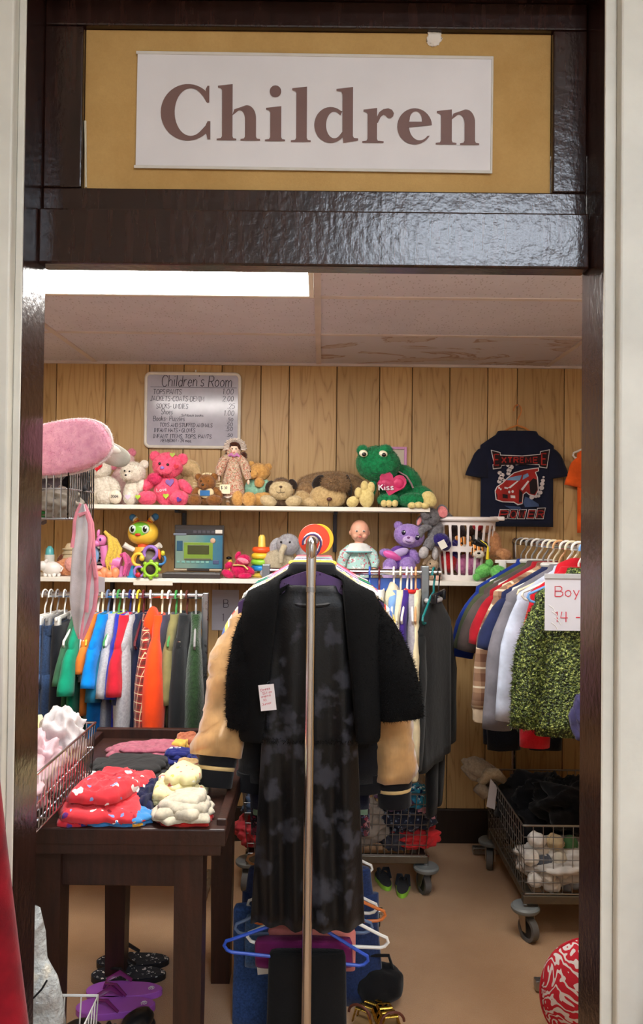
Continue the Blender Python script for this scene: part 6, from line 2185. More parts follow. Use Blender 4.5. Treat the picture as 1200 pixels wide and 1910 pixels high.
for px, nm, lab, dz, cap in ((884, 'plush_tiger', 'plush tiger wearing a black graduation cap with a yellow tassel', 34, True), (861, 'plush_tiger', 'small plush tiger face behind the slots of the basket', 44, False)):
    b = inb(nm, lab, px, dz, -.02 if cap else .0)
    b.e('torso', px, -4, -4, 15, 16, 12, TG)
    b.e('head', px, 22, 28 if cap else 16, 14 if cap else 10, 14, 10, TG)
    b.e('muzzle', px + 1, 15, 40 if cap else 25, 10 if cap else 7, 7, 5, fur((236, 226, 214), (206, 194, 180)), fuzz=FZ1)
    b.e('nose', px, 17, 45 if cap else 29.5, 3, 2, 1.2, BK, wob=0)
    for s in (-1, 1):
        b.e('eye', px + s * 5, 24, 38 if cap else 26, 1.6, 1.8, 1.2, BK, wob=0)
        b.e('ear', px + s * 11, 33, 24 if cap else 14, 4.5, 4.5, 3, TG)
    if cap:
        c1 = MB().box(b.V(px + 6, 38, 28), (30 * bk, 26 * bk, 3 * bk), .001, Euler((math.radians(20), math.radians(28), 0)))
        c1.build('cap', cloth((26, 24, 24)), b.r)
        b.e('cap_crown', px + 3, 33, 28, 12, 8, 10, cloth((26, 24, 24)))
        b.tube('tassel_cord', [(px + 6, 40, 33), (px + 14, 33, 44), (px + 17, 28, 44)], .7, cloth((226, 206, 60)), 6)
        b.tube('tassel', [(px + 17, 29, 44), (px + 16.5, 14, 44), (px + 16, 6, 44)], [1.6, 2.6, 3.2], cloth((232, 206, 50)), 9)
b = inb('plush_lion', 'shaggy tan plush animal hanging over the right side of the basket', 924, 30, -.01)
b.e('torso', 918, 30, 8, 15, 30, 12, fur((206, 150, 104), (170, 114, 72)), fuzz=FZ2)
b.e('head', 932, 16, 26, 15, 13, 10, fur((206, 152, 106), (170, 114, 72)), fuzz=FZ2)
b.e('mane', 914, 4, 30, 18, 12, 9, fur((150, 104, 58), (112, 72, 36)), fuzz=(1.0, 5, .3))
b = inb('plush_pig', 'pink and purple plush toy low inside the basket', 872, 8, 0)
b.e('torso', 872, 20, 12, 30, 20, 16, fur((196, 120, 160), (160, 84, 130)))
b.e('head', 884, 24, 24, 12, 12, 9, fur((206, 140, 180), (170, 104, 150)))
b = inb('plush_monkey', 'red and brown plush toy high inside the basket', 886, 70, .02)
b.e('torso', 886, 18, 4, 18, 16, 12, fur((70, 48, 40), (46, 30, 24)))
b.e('head', 888, 30, 14, 10, 10, 8, RD)
b.e('arm', 905, 24, 10, 14, 8, 7, fur((180, 130, 100), (146, 96, 70)), -20)
b = inb('plush_mouse', 'dark grey plush toy at the left inside the basket', 852, 56, .03)
b.e('torso', 852, 26, 4, 16, 28, 12, fur((84, 74, 76), (60, 50, 52)))
b = Toy('plush_bear', 'lime green plush bear perched on the shelf edge in front of the basket', 'plush toy', 916, 3.295, LZ, LS)
LG_ = fur((126, 206, 110), (88, 170, 76))
b.e('torso', 902, 20, 4, 17, 12, 10, LG_, -25, fuzz=FZ1)
b.e('head', 927, 18, 12, 15, 13, 11, LG_, fuzz=FZ1)
b.e('ear', 911, 34, 8, 7, 8, 5, LG_, fuzz=FZ1)
b.e('ear', 937, 30, 8, 6, 6, 5, LG_, fuzz=FZ1)
b.e('muzzle', 922, 12, 22, 8, 6, 5, LG_, fuzz=FZ1)
b.e('eye', 929, 20, 22, 1.7, 1.8, 1.2, BK, wob=0)
b.e('leg', 918, 4, 12, 7, 5, 6, LG_, fuzz=FZ1)
b.e('leg', 888, 8, 8, 7, 7, 6, LG_, fuzz=FZ1)
# grey elephant hanging on the basket rim
EL = fur((132, 130, 134), (92, 90, 94))
b = Toy('plush_elephant', 'dark grey plush elephant with pink ears draped over the basket rim', 'plush elephant', 806, 3.33, LZ, LS)
b.e('torso', 812, 88, 0, 14, 24, 11, EL, 14, fuzz=FZ1)
b.e('head', 801, 118, 8, 18, 17, 14, EL, fuzz=FZ1)
b.tube('trunk', [(793, 118, 18), (787, 124, 22), (785, 127, 24)], [7, 6, 5.5], EL, fuzz=(300, 2.6, .28))
b.e('ear', 823, 128, 10, 11, 13, 4, EL, -20, fuzz=FZ1)
b.e('ear_lining', 823, 127, 14, 9, 11, 2.5, fur((236, 150, 150), (214, 120, 124)), -20, label='pink ear lining')
b.e('ear', 782, 111, 6, 6, 11, 4, EL, 24, fuzz=FZ1)
b.e('ear_lining', 781, 110, 9, 4, 9, 2.5, fur((236, 160, 160), (214, 130, 134)), 24, label='pink ear lining')
b.e('eye', 800, 117, 22, 1.7, 1.8, 1.2, BK, wob=0)
b.tube('arm', [(801, 100, 6), (788, 96, 10), (781, 88, 12), (779, 80, 12)], [7, 7, 7.5, 7], EL, fuzz=(700, 2.6, .28))
b.tube('leg', [(808, 78, 8), (800, 70, 14), (794, 60, 16)], [10, 10, 9], EL, fuzz=(700, 2.6, .28))
b.e('foot', 788, 52, 18, 9, 12, 8, fur((196, 190, 190), (164, 158, 158)), 18)
b.e('foot', 810, 50, 10, 6, 12, 7, fur((196, 190, 190), (164, 158, 158)))
b.e('tail_end', 834, 118, -4, 12, 8, 8, EL, 25, fuzz=FZ1)
# ---------------------------------------------------------------- table with piles of clothing
TZ_ = 0.745
T0 = (HC - TZ_) * F / (1546 - 978)
T1 = (HC - TZ_) * F / (1376 - 978)
tx0, tx1 = -0.727, -0.213
TW = dark_wood(.45, (32, 15, 10), (58, 29, 19))
t = thing('table', 'dark brown wooden table with a raised rim, heaped with folded clothes', 'table', ((tx0 + tx1) / 2, (T0 + T1) / 2, 0))
hw_, hd_ = (tx1 - tx0) / 2, (T1 - T0) / 2
MB().box((0, 0, TZ_ - .02), (2 * hw_, 2 * hd_, .04), .004).build('top', TW, t)
MB().box((0, -hd_ + .012, TZ_ - .045), (2 * hw_ - .02, .02, .035), .004).build('edge_moulding', TW, t)
for nm, c, d in (('rim', (0, hd_ - .012, TZ_ + .014), (2 * hw_, .024, .034)), ('rim', (-hw_ + .012, 0, TZ_ + .010), (.024, 2 * hd_ - .05, .026)), ('rim', (hw_ - .012, .0, TZ_ + .006), (.024, 2 * hd_ - .05, .018))):
    MB().box(c, d, .003).build(nm, TW, t)
for sx in (-1, 1):
    for sy in (-1, 1):
        lg = MB()
        lx, ly = sx * (hw_ - .057 - .033), sy * (hd_ - .07)
        lg.loft([[(lx + a * w, ly + b_ * w, z) for a, b_ in ((-1, -1), (1, -1), (1, 1), (-1, 1))] for z, w in ((0, .029), (.3, .0325), (TZ_ - .04, .034))])
        lg.build('leg', TW, t, smooth=False)
AZ = TZ_ - .105
for sy in (-1, 1):
    MB().box((0, sy * (hd_ - .062), AZ), (2 * hw_ - .24, .022, .10), .003).build('apron', TW, t)
for sx in (-1, 1):
    MB().box((sx * (hw_ - .082), 0, AZ), (.022, 2 * hd_ - .21, .10), .003).build('apron', TW, t)


def on_table(px, py, z=TZ_):
    Y = 2.0
    for _ in range(12):
        p = at(px, py, Y)
        Y *= (HC - z) / max(.01, (HC - p.z))
    return at(px, py, Y)


def ridged(p, fq, seed):
    q = p * fq
    w = Vector((noise.noise(q * .45 + Vector((seed, 3, 7))), noise.noise(q * .45 + Vector((9, seed, 1))), noise.noise(q * .45 + Vector((2, 8, seed)))))
    q = q + w * 1.6
    a = 1 - 2.4 * abs(noise.noise(q + Vector((seed * 1.9, 0, 0))))
    b_ = 1 - 2.4 * abs(noise.noise(q * 2.1 + Vector((0, seed * 2.3, 0))))
    a = math.copysign(abs(a) ** 1.3, a)
    return a * .65 + b_ * .35


def heap(rx, ry, h, seed, amp=.42, fq=17.0, pw=1.6, nu=96, nr=34, rot=0.0, edge=.2):
    """rumpled cloth: a low mound with rounded edge and ridged folds"""
    mb = MB()
    vs = [(0, 0, h)]
    fs = []
    for i in range(1, nr + 1):
        r = i / nr
        for j in range(nu):
            a = 2 * math.pi * j / nu
            wob = 1 + edge * noise.noise(Vector((math.cos(a) * 2.2, math.sin(a) * 2.2, seed * 3.7))) + .06 * noise.noise(Vector((math.cos(a) * 7, math.sin(a) * 7, seed)))
            sq = 1.0 / max(abs(math.cos(a)), abs(math.sin(a))) ** .6
            x, y = rx * r * wob * sq * math.cos(a), ry * r * wob * sq * math.sin(a)
            rd = ridged(Vector((x, y * 1.3, 0)), fq, seed)
            low = noise.noise(Vector((x * 8 + seed, y * 9, seed)))
            z = h * (max(0.0, 1 - r ** (pw * 3)) ** .7) * (.8 + .5 * low) + h * amp * rd * (1 - r ** 8)
            if i == nr:
                z = 0.0
            vs.append((x, y, max(0.0, z)))
    for j in range(nu):
        fs.append((0, 1 + j, 1 + (j + 1) % nu))
    for i in range(nr - 1):
        for j in range(nu):
            a = 1 + i * nu + j
            b_ = 1 + i * nu + (j + 1) % nu
            fs.append((a, a + nu, b_ + nu, b_))
    fs.append(tuple(1 + (nr - 1) * nu + j for j in range(nu))[::-1])
    vs[0] = (0, 0, sum(v[2] for v in vs[1:nu + 1]) / nu)
    return mb.add(vs, fs)


def layers(rx, ry, h, seed, n=3, amp=.5, fq=17.0):
    """a garment folded over on itself: uneven layers with soft thick edges"""
    rn = random.Random(seed)
    mb = MB()
    lh = h / n
    for i in range(n):
        f = 1 - .10 * i - rn.uniform(0, .12) * (i > 0)
        q = heap(rx * f, ry * f, lh * 1.35, seed * 5 + i, amp=amp, fq=fq, pw=4.5, nu=84, nr=26, edge=.22)
        ang = rn.uniform(-.25, .25) * (i > 0)
        sh = Vector((rn.uniform(-.16, .16) * rx * (i > 0), rn.uniform(-.16, .16) * ry * (i > 0), i * lh * .82))
        q.xf(Matrix.Translation(sh) @ Matrix.Rotation(ang, 4, 'Z') @ Matrix.Rotation(rn.uniform(-.06, .06) * (i > 0), 4, 'Y'))
        mb.join(q)
    return mb


def pile(name, label, cat, px, py, wpx, dpx, h, mat, seed, z=TZ_, group=None, n=3, **k):
    """px,py: centre of the pile's foot; wpx, dpx: its width and depth as seen"""
    p = on_table(px, py, z)
    a, b_ = on_table(px, py - dpx / 2, z), on_table(px, py + dpx / 2, z)
    ry = abs(a.y - b_.y) / 2
    rx = wpx / 2 * p.y / F
    o = layers(rx, ry, h, seed, n if h > .028 else 2, **k).build(name, mat, loc=(p.x, p.y, z + .001), angle=180)
    return tag(o, label, cat, group)


TGp = 'folded clothes on the table'
RFL = print_cloth((206, 52, 60), ((236, 226, 220), (150, 30, 44), (120, 140, 190)), 26.0, .2)
BLP = print_cloth((62, 128, 186), ((236, 170, 60), (220, 60, 60), (240, 236, 230)), 34.0, .3)
pile('folded_shirt', 'blue printed pyjamas under the red fleece on the table edge', 'clothes', 210, 1526, 150, 34, .03, BLP, 3, group=TGp)
pile('folded_shirt', 'red fleece with pale prints heaped at the front of the table', 'clothes', 208, 1496, 150, 82, .06, RFL, 5, group=TGp , amp=.46, fq=16, z=TZ_ + .012)
pile('folded_shirt', 'red and purple sleeve folded beside the wire basket on the table', 'clothes', 140, 1532, 62, 24, .03, print_cloth((196, 44, 56), ((110, 40, 110), (70, 60, 140)), 30.0, .35), 6, group=TGp)
pile('folded_shirt', 'navy cloth tucked between the red fleece and the cream pile', 'clothes', 272, 1502, 42, 40, .05, cloth((26, 28, 60)), 7, group=TGp)
pile('folded_shirt', 'white folded sheet lying behind the red fleece', 'clothes', 186, 1452, 60, 18, .012, cloth((226, 224, 220)), 8, group=TGp)
pile('folded_trousers', 'black folded trousers in the middle of the table', 'clothes', 245, 1436, 150, 40, .03, cloth((42, 42, 42)), 9, group=TGp, amp=.12)
pile('folded_scarf', 'mauve pink scarf lying along the back rim of the table', 'clothes', 275, 1404, 150, 24, .03, knit((176, 100, 116), (140, 74, 90), 60.0), 10, group=TGp, amp=.4, fq=14)
pile('folded_shirt', 'navy shirt with white stars at the back right of the table', 'clothes', 336, 1418, 62, 18, .03, print_cloth((38, 44, 110), ((236, 234, 230),), 34.0, .26), 11, group=TGp)
pile('folded_shirt', 'rolled orange and rust cloth in the far corner of the table', 'clothes', 352, 1396, 54, 18, .04, knit((190, 120, 84), (150, 80, 60), 50.0), 12, group=TGp, amp=.45)
pile('folded_shirt', 'mustard yellow strap lying behind the starry shirt', 'clothes', 338, 1402, 40, 12, .035, cloth((226, 180, 84)), 13, group=TGp)
pile('folded_blanket', 'beige folded blanket beside the black trousers on the table', 'clothes', 355, 1446, 60, 34, .035, knit((196, 164, 116), (168, 136, 92)), 14, group=TGp)
pile('folded_shirt', 'red garment at the bottom of the cream pile on the table', 'clothes', 345, 1530, 100, 26, .025, cloth((176, 36, 32)), 15, group=TGp)
pile('folded_shirt', 'grey and cream rumpled shirt on the table below the gold sleeve', 'clothes', 342, 1514, 112, 46, .045, knit((206, 196, 172), (166, 158, 142), 40.0), 16, group=TGp, amp=.26, fq=11, n=4, z=TZ_ + .012)
pile('folded_shirt', 'pale yellow printed baby shirt on top of the cream pile', 'clothes', 338, 1478, 100, 56, .075, print_cloth((224, 214, 160), ((206, 190, 90), (206, 110, 100), (236, 234, 220)), 30.0, .24), 17, group=TGp, amp=.28, fq=11, n=4, z=TZ_ + .01)

# ---------------------------------------------------------------- wire baskets on a display stand behind the left jamb
WHITEW = paint((226, 226, 224), .35, .03)


def wire_basket(parent, name, x0, x1, y0, y1, z0, z1, taper=0.0, nx=10, ny=10, nz=4, r=.0016, rim=.0028, mat=None, both=True):
    """open-topped basket of bent wire; taper draws the bottom in"""
    mat = mat or WIREM
    root = bpy.data.objects.new(name, None)
    COL.objects.link(root)
    root.parent = parent
    cx_, cy_ = (x0 + x1) / 2, (y0 + y1) / 2

    def P(u, v, w):
        k_ = 1 - taper * (1 - w)
        return Vector((cx_ + (u - .5) * (x1 - x0) * k_, cy_ + (v - .5) * (y1 - y0) * k_, z0 + (z1 - z0) * w))
    rm = MB().tube([P(0, 0, 1), P(1, 0, 1), P(1, 1, 1), P(0, 1, 1)], rim, 8, closed=True)
    rm.tube([P(0, 0, 0), P(1, 0, 0), P(1, 1, 0), P(0, 1, 0)], rim * .8, 8, closed=True)
    rm.build('rim_wire', mat, root, angle=60)
    for side in range(4):
        m = MB()
        n = nx if side < 2 else ny
        for i in range(n + 1):
            u = i / n
            f = ((lambda w, u=u: P(u, 0, w)), (lambda w, u=u: P(u, 1, w)), (lambda w, u=u: P(0, u, w)), (lambda w, u=u: P(1, u, w)))[side]
            m.tube([f(0), f(1)], r, 5)
        for j in range(1, nz):
            w = j / nz
            ends = ((P(0, 0, w), P(1, 0, w)), (P(0, 1, w), P(1, 1, w)), (P(0, 0, w), P(0, 1, w)), (P(1, 0, w), P(1, 1, w)))[side]
            m.tube(ends, r, 5)
        m.build('wire_side', mat, root, angle=60)
    m = MB()
    for i in range(1, nx):
        m.tube([P(i / nx, 0, 0), P(i / nx, 1, 0)], r, 5)
    for i in range(1, max(3, ny // 3)):
        m.tube([P(0, i / max(3, ny // 3), 0), P(1, i / max(3, ny // 3), 0)], r, 5)
    m.build('wire_floor', mat, root, angle=60)
    return root


ST = thing('display_stand', 'wire display stand with hanging baskets just inside the left jamb', 'stand', (0, 0, 0))
for x, y in ((-1.02, 1.62), (-1.02, 1.98), (-.86, 1.62)):
    MB().tube([(x, y, 0), (x, y, 1.72)], .011, 12).build('post', STEEL, ST)
MB().box((-.94, 1.8, .012), (.22, .46, .024), .004).build('base', STEEL, ST)
MB().tube([(-1.02, 1.62, 1.72), (-1.02, 1.98, 1.72)], .011, 12).build('top_bar', STEEL, ST)
c0 = at(135, 968, 1.66)
ZT0, ZT1 = c0.z, at(110, 858, 1.66).z
wire_basket(ST, 'top_basket', -.99, c0.x, 1.63, 1.81, ZT0, ZT1, 0.0, 30, 12, 2, .0017, .003, STEEL)
wire_basket(ST, 'middle_basket', -1.0, -.60, 1.56, 2.09, .782, .912, .03, 18, 24, 2, .0021, .0036, CHROME)
z3 = at(150, 1857, 1.74).z
x3 = at(178, 1860, 1.72).x
wire_basket(ST, 'bottom_basket', -1.0, x3, 1.56, 1.74, z3 - .16, z3, .03, 14, 8, 2, .0018, .0032, WHITEW)


def lump(name, label, cat, c, r, mat, seed, group=None, rot=None, wob=.35, fuzz=None, fq=2.6, parent=None):
    m = MB().ell((0, 0, 0), r, rot, 72, 44, wob, fq, seed, .85)
    am = min(r) * .32
    m.v = [tuple(Vector(v) * (1 + am * ridged(Vector(v), .9 / max(r) * 1.0 + 8, seed) / max(.01, Vector(v).length))) for v in m.v]
    o = m.build(name, mat, angle=180, fuzz=fuzz, loc=c)
    return tag(o, label, cat, group)


IB = 'things in the wire baskets'
# top basket
lump('knit_hat', 'dark grey knit hat in the top wire basket', 'hat', Vector((c0.x - .12, 1.72, ZT0 + .062)), (.09, .07, .055), cloth((84, 78, 80)), 21, IB)
lump('knit_hat', 'taupe knit hat bulging against the top basket wires', 'hat', Vector((c0.x - .055, 1.69, ZT0 + .035)), (.05, .045, .032), cloth((150, 140, 126)), 22, IB)
lump('bag', 'black bag in the corner of the top wire basket', 'bag', Vector((c0.x - .045, 1.75, ZT0 + .085)), (.04, .05, .05), cloth((20, 20, 26)), 23, IB)
lump('mitten', 'green mitten at the bottom of the top wire basket', 'mitten', Vector((c0.x - .09, 1.66, ZT0 + .018)), (.035, .014, .016), cloth((60, 130, 70)), 24, IB)
# fluffy slippers on top
sl_c = at(124, 833, 1.63)
t = thing('slipper', 'fluffy pink slipper with a white edge on top of the left wire basket', 'slipper', sl_c, rot=(0, math.radians(-11), 0))
SP = fur((240, 176, 192), (222, 150, 172), 60.0)
MB().ell((-.012, 0, 0), (.104, .024, .054), None, 44, 22, .05, 2.0, 4, .8).build('sole', SP, t, angle=180, fuzz=(14000, .0032, .0006))
MB().tube([(-.012 + .1025 * math.copysign(abs(math.cos(a)) ** .8, math.cos(a)), .012, .0535 * math.copysign(abs(math.sin(a)) ** .8, math.sin(a))) for a in [2 * math.pi * q / 48 for q in range(48)]], .006, 8, closed=True).build('edge', fur((236, 220, 216), (216, 196, 194)), t, fuzz=(2500, .004, .0006))
t.location = sl_c + Vector((0, .0, 0))
g_c = at(206, 846, 1.70)
t = thing('slipper', 'pale grey slipper sole sticking out behind the pink slipper', 'slipper', g_c, rot=(0, math.radians(22), math.radians(10)))
MB().ell((0, 0, 0), (.044, .012, .024), None, 30, 16, .03, 2, 6, .8).build('sole', cloth((176, 172, 158)), t, angle=180)
MB().ell((-.008, -.006, .01), (.03, .014, .011), None, 24, 14, .05, 2, 7).build('strap', cloth((206, 202, 190)), t, angle=180)
MB().ell((-.036, .004, -.012), (.014, .014, .009), None, 20, 12, .1, 2, 8).build('lining', cloth((46, 70, 56)), t, angle=180)
# hanging cloth with pink trim
HY = 1.62
cp = lambda x, y, dy=0.0: at(x / 3.98, 740 + y / 3.98, HY + dy)
Lp = [(605, 795), (575, 860), (556, 930), (552, 1020), (538, 1120), (528, 1250), (520, 1400), (516, 1500), (528, 1610), (552, 1730), (580, 1800)]
Rp = [(625, 800), (655, 870), (682, 940), (690, 1030), (692, 1120), (698, 1220), (714, 1330), (716, 1450), (700, 1570), (650, 1700), (606, 1802)]
o0 = cp(620, 1000)
t = thing('trimmed_cloth', 'long white cloth with pink trim hanging from the top wire basket', 'cloth', o0)
rings = []
nn = 14
for i in range(41):
    s_ = i / 40 * 10
    k_ = min(9, int(s_)); f = s_ - k_
    L = (Lp[k_][0] + (Lp[k_ + 1][0] - Lp[k_][0]) * f, Lp[k_][1] + (Lp[k_ + 1][1] - Lp[k_][1]) * f)
    R_ = (Rp[k_][0] + (Rp[k_ + 1][0] - Rp[k_][0]) * f, Rp[k_][1] + (Rp[k_ + 1][1] - Rp[k_][1]) * f)
    fr_, bk_ = [], []
    for j in range(nn):
        u = j / (nn - 1)
        dep = -.012 * math.sin(math.pi * u) - .006 * math.sin(u * 9 + i * .12) * math.sin(math.pi * u)
        p = cp(L[0] + (R_[0] - L[0]) * u, L[1] + (R_[1] - L[1]) * u, dep)
        fr_.append(p - o0)
        bk_.append(p - o0 + Vector((0, .004, 0)))
    rings.append(fr_ + bk_[::-1])
MB().loft(rings).build('cloth', cloth((214, 206, 208), 500.0, .3), t, angle=70)
PKT = cloth((238, 150, 164))
for poly in (Lp[:5], Rp, [(585, 880), (640, 860), (668, 940), (672, 1060), (650, 1230), (628, 1420), (612, 1620), (596, 1795)], [(712, 1340), (690, 1200), (668, 1280), (650, 1450), (640, 1600)]):
    MB().tube([cp(x, y, -.013 if poly not in (Lp[:5], Rp) else -.002) - o0 for x, y in poly], .0046, 8, sx=.6, ref=(0, 1, 0)).build('trim', PKT, t)
MB().prism([(-.006, -.014), (.012, -.014), (.012, .016), (-.006, .02)], .0015, Matrix.Translation(cp(735, 1400, .0) - o0)).build('label_tag', paper((214, 206, 206)), t, smooth=False)

# middle basket contents
lump('folded_blanket', 'pale yellow baby blanket in the middle wire basket', 'blanket', Vector((-.78, 1.98, .862)), (.10, .07, .07), print_cloth((236, 222, 150), ((150, 160, 200),), 22.0, .16), 31, IB, wob=.4)
lump('baby_sleepsuit', 'pale pink baby sleepsuit pressed against the middle basket wires', 'clothes', Vector((-.73, 1.72, .855)), (.115, .15, .068), cloth((206, 170, 176)), 32, IB, wob=.3)
lump('baby_sleepsuit', 'white baby sleepsuit draped over the corner of the middle basket', 'clothes', Vector((-.655, 1.99, .90)), (.042, .075, .062), cloth((196, 188, 188)), 33, IB, Euler((math.radians(-20), 0, 0)), wob=.35)
lump('baby_vest', 'rose pink vest between white and pink bundles in the middle basket', 'clothes', Vector((-.685, 1.86, .868)), (.06, .07, .055), cloth((206, 172, 178)), 34, IB, wob=.5)
# plastic bag hanging lower
pb = at(90, 1800, 1.66)
t = thing('plastic_bag', 'grey translucent plastic bag of clothes hanging low behind the left jamb', 'bag', pb)


@cached
def film_bag():
    m = NT('bag_film')
    v = m.coord()
    m.base(m.ramp(m.noise(v, 16, 3), [(.35, rgb((150, 148, 144))), (.55, rgb((190, 196, 196))), (.68, rgb((226, 222, 206)))]))
    m.bump(m.noise(v, 26, 4), .9, .02)
    m.set(rough=.25, spec=.6)
    return m.m


bag = MB()
rg = []
for i, (y, xl, xr, dp) in enumerate(((1690, 20, 74, .012), (1740, 10, 78, .02), (1780, 0, 86, .03), (1820, -10, 104, .04), (1860, -14, 116, .045), (1900, -14, 121, .05), (1950, -10, 122, .05), (1990, 0, 112, .04), (2010, 20, 90, .02))):
    rg.append([at((xl + xr) / 2 + (xr - xl) / 2 * math.cos(a), y, 1.66 + dp * math.sin(a)) - pb for a in [2 * math.pi * q / 28 for q in range(28)]])
bag.loft(rg)
ruffle(bag, .012, 34, 5, .8).build('bag', film_bag(), t, angle=180)
MB().tube([at(62, 1862, 1.60) - pb, at(78, 1845, 1.60) - pb, at(88, 1828, 1.61) - pb], .002, 6).build('tie', cloth((20, 20, 22)), t)

# ---------------------------------------------------------------- wheeled wire carts
def caster(t, x, y, ztop, rz=0.0, R=.042):
    c = bpy.data.objects.new('caster', None)
    COL.objects.link(c)
    c.parent = t
    c.location = (x, y, 0)
    c.rotation_euler = (0, 0, rz)
    MB().lathe([(R * .99, -.013), (R, -.009), (R, .009), (R * .99, .013), (R * .72, .013), (R * .70, .004), (R * .70, -.004), (R * .72, -.013), (R * .99, -.013)], 32, (0, -.018, R), Euler((0, math.radians(90), 0)), cap=False).build('tyre', plastic((96, 96, 96), .6), c)
    MB().lathe([(.001, -.008), (R * .72, -.008), (R * .72, .008), (.001, .008)], 24, (0, -.018, R), Euler((0, math.radians(90), 0))).build('wheel', plastic((34, 34, 36), .5), c)
    f = MB()
    for s in (-1, 1):
        f.prism([(-.022, R * 2 + .012), (.022, R * 2 + .012), (-.006, R - .008), (-.026, R - .008)], .003, Matrix.Translation((s * .018 + .0015 * s, 0, 0)) @ Matrix.Rotation(math.radians(90), 4, 'Z'))
    f.box((0, 0, R * 2 + .012), (.042, .046, .004), .001)
    f.build('fork', metal((170, 162, 150), .4), c)
    MB().lathe([(.001, 0), (.045, 0), (.05, .006), (.05, .014), (.044, .02), (.001, .02)], 28, (0, 0, R * 2 + .014)).build('bumper', plastic((120, 126, 128), .5), c)
    MB().tube([(0, 0, R * 2 + .03), (0, 0, ztop)], .011, 12).build('stem', CHROME, c)


def cart(label, cx_, cy_, lx, ly, z0, z1, nx, ny, wheels, rz=0.0):
    t = thing('wire_cart', label, 'cart', (cx_, cy_, 0), rz)
    wire_basket(t, 'basket', -lx / 2, lx / 2, -ly / 2, ly / 2, z0, z1, .06, nx, ny, 6, .0016, .0038, WIREM)
    fr_ = MB()
    for s in (-1, 1):
        fr_.box((0, s * (ly / 2 - .03), z0 - .02), (lx * .97, .03, .03), .003).box((s * (lx / 2 - .03), 0, z0 - .02), (.03, ly - .08, .03), .003)
    fr_.build('frame', metal((120, 116, 106), .45), t)
    for (x, y, r) in wheels:
        caster(t, x, y, z0 - .01, r)
    return t


# right cart: near left corner at picture (976,1538)-(976,1672)
RCY0, RCY1 = 2.72, 3.34
rcx0 = at(976, 1600, RCY0).x
rz1, rz0 = at(978, 1540, RCY0).z, at(976, 1672, RCY0).z
RCX = rcx0 + .21
cart('wheeled wire cart of socks at the right, a grey towel over its far corner', RCX, (RCY0 + RCY1) / 2, .42, RCY1 - RCY0, rz0, rz1, 12, 18,
     ((-.19, -.27, math.radians(25)), (-.19, .30, math.radians(-15)), (.19, -.27, 0), (.19, .30, 0)))
# middle cart
MC0, MC1 = 3.04, 3.42
ma, mb2 = at(806, 1482, MC0), at(808, 1598, MC0)
mcx0 = at(452, 1560, MC0).x
cart('wheeled wire cart of folded clothes behind the hanging velvet dress', (mcx0 + ma.x) / 2, (MC0 + MC1) / 2, ma.x - mcx0, MC1 - MC0, mb2.z, ma.z, 26, 14,
     ((-.35, -.12, math.radians(-10)), (.352, -.16, math.radians(200)), (-.34, .15, 0), (.34, .15, 0)))

CG = 'socks in the right wire cart'
rnd = random.Random(4)
sock_c = [(232, 228, 222), (206, 202, 198), (120, 122, 130), (226, 222, 216), (84, 88, 98), (214, 206, 190), (150, 152, 160), (236, 232, 228), (196, 176, 140), (70, 110, 70)]
sock_n = ['white', 'off white', 'mid grey', 'bright white', 'slate grey', 'cream', 'pale grey', 'clean white', 'tan', 'green']
spots = [(1000, 1640, .04), (1030, 1650, .03), (1058, 1648, .05), (990, 1600, .05), (1015, 1608, .05), (1045, 1602, .04), (1068, 1612, .06), (1002, 1566, .07), (1036, 1570, .06), (1062, 1574, .08),
         (1022, 1632, .03), (1050, 1625, .04), (1074, 1645, .04), (1012, 1585, .08), (1040, 1588, .09), (1070, 1590, .1)]
for i, (px, py, dy) in enumerate(spots):
    p = at(px, py, RCY0 + dy + .02)
    kx = (px - 990) // 30
    t = thing('sock_ball', '%s rolled socks, %s in the right wire cart' % (sock_n[i % 10], ('front corner at the bottom', 'bottom, second from the corner', 'bottom, third from the corner', 'at the left side', 'middle left', 'middle', 'middle right', 'top left', 'top middle', 'top right', 'low centre', 'low right of centre', 'low at the right', 'upper left of centre', 'upper centre', 'upper right')[i]), 'socks', p, rnd.uniform(0, 3), CG)
    c_ = cloth(sock_c[i % 10])
    MB().ell((0, 0, 0), (.034, .026, .026), None, 22, 14, .18, 2.6, i).build('roll', c_, t, angle=180)
    MB().tube([(.014, .022 * math.cos(a), .022 * math.sin(a)) for a in [2 * math.pi * q / 16 for q in range(16)]], .006, 8, closed=True).build('cuff', c_, t)
lump('clothes_heap', 'dark clothes heaped at the back of the right wire cart', 'clothes', Vector((RCX, 3.15, rz0 + .14)), (.17, .15, .11), cloth((20, 21, 26)), 41, wob=.3)  # dark cloth, its colour deepened further for the shadow behind the cart
lump('clothes_heap', 'black clothes piled above the rim of the right wire cart', 'clothes', Vector((RCX + .06, 3.0, rz1 - .02)), (.13, .13, .08), cloth((14, 14, 17)), 42, wob=.4)  # black cloth, with the shade above the rim also put into its colour
lump('folded_shirt', 'white folded shirt under the socks in the right wire cart', 'clothes', Vector((RCX - .02, 2.86, rz0 + .07)), (.16, .11, .06), cloth((206, 202, 198)), 43, wob=.3)
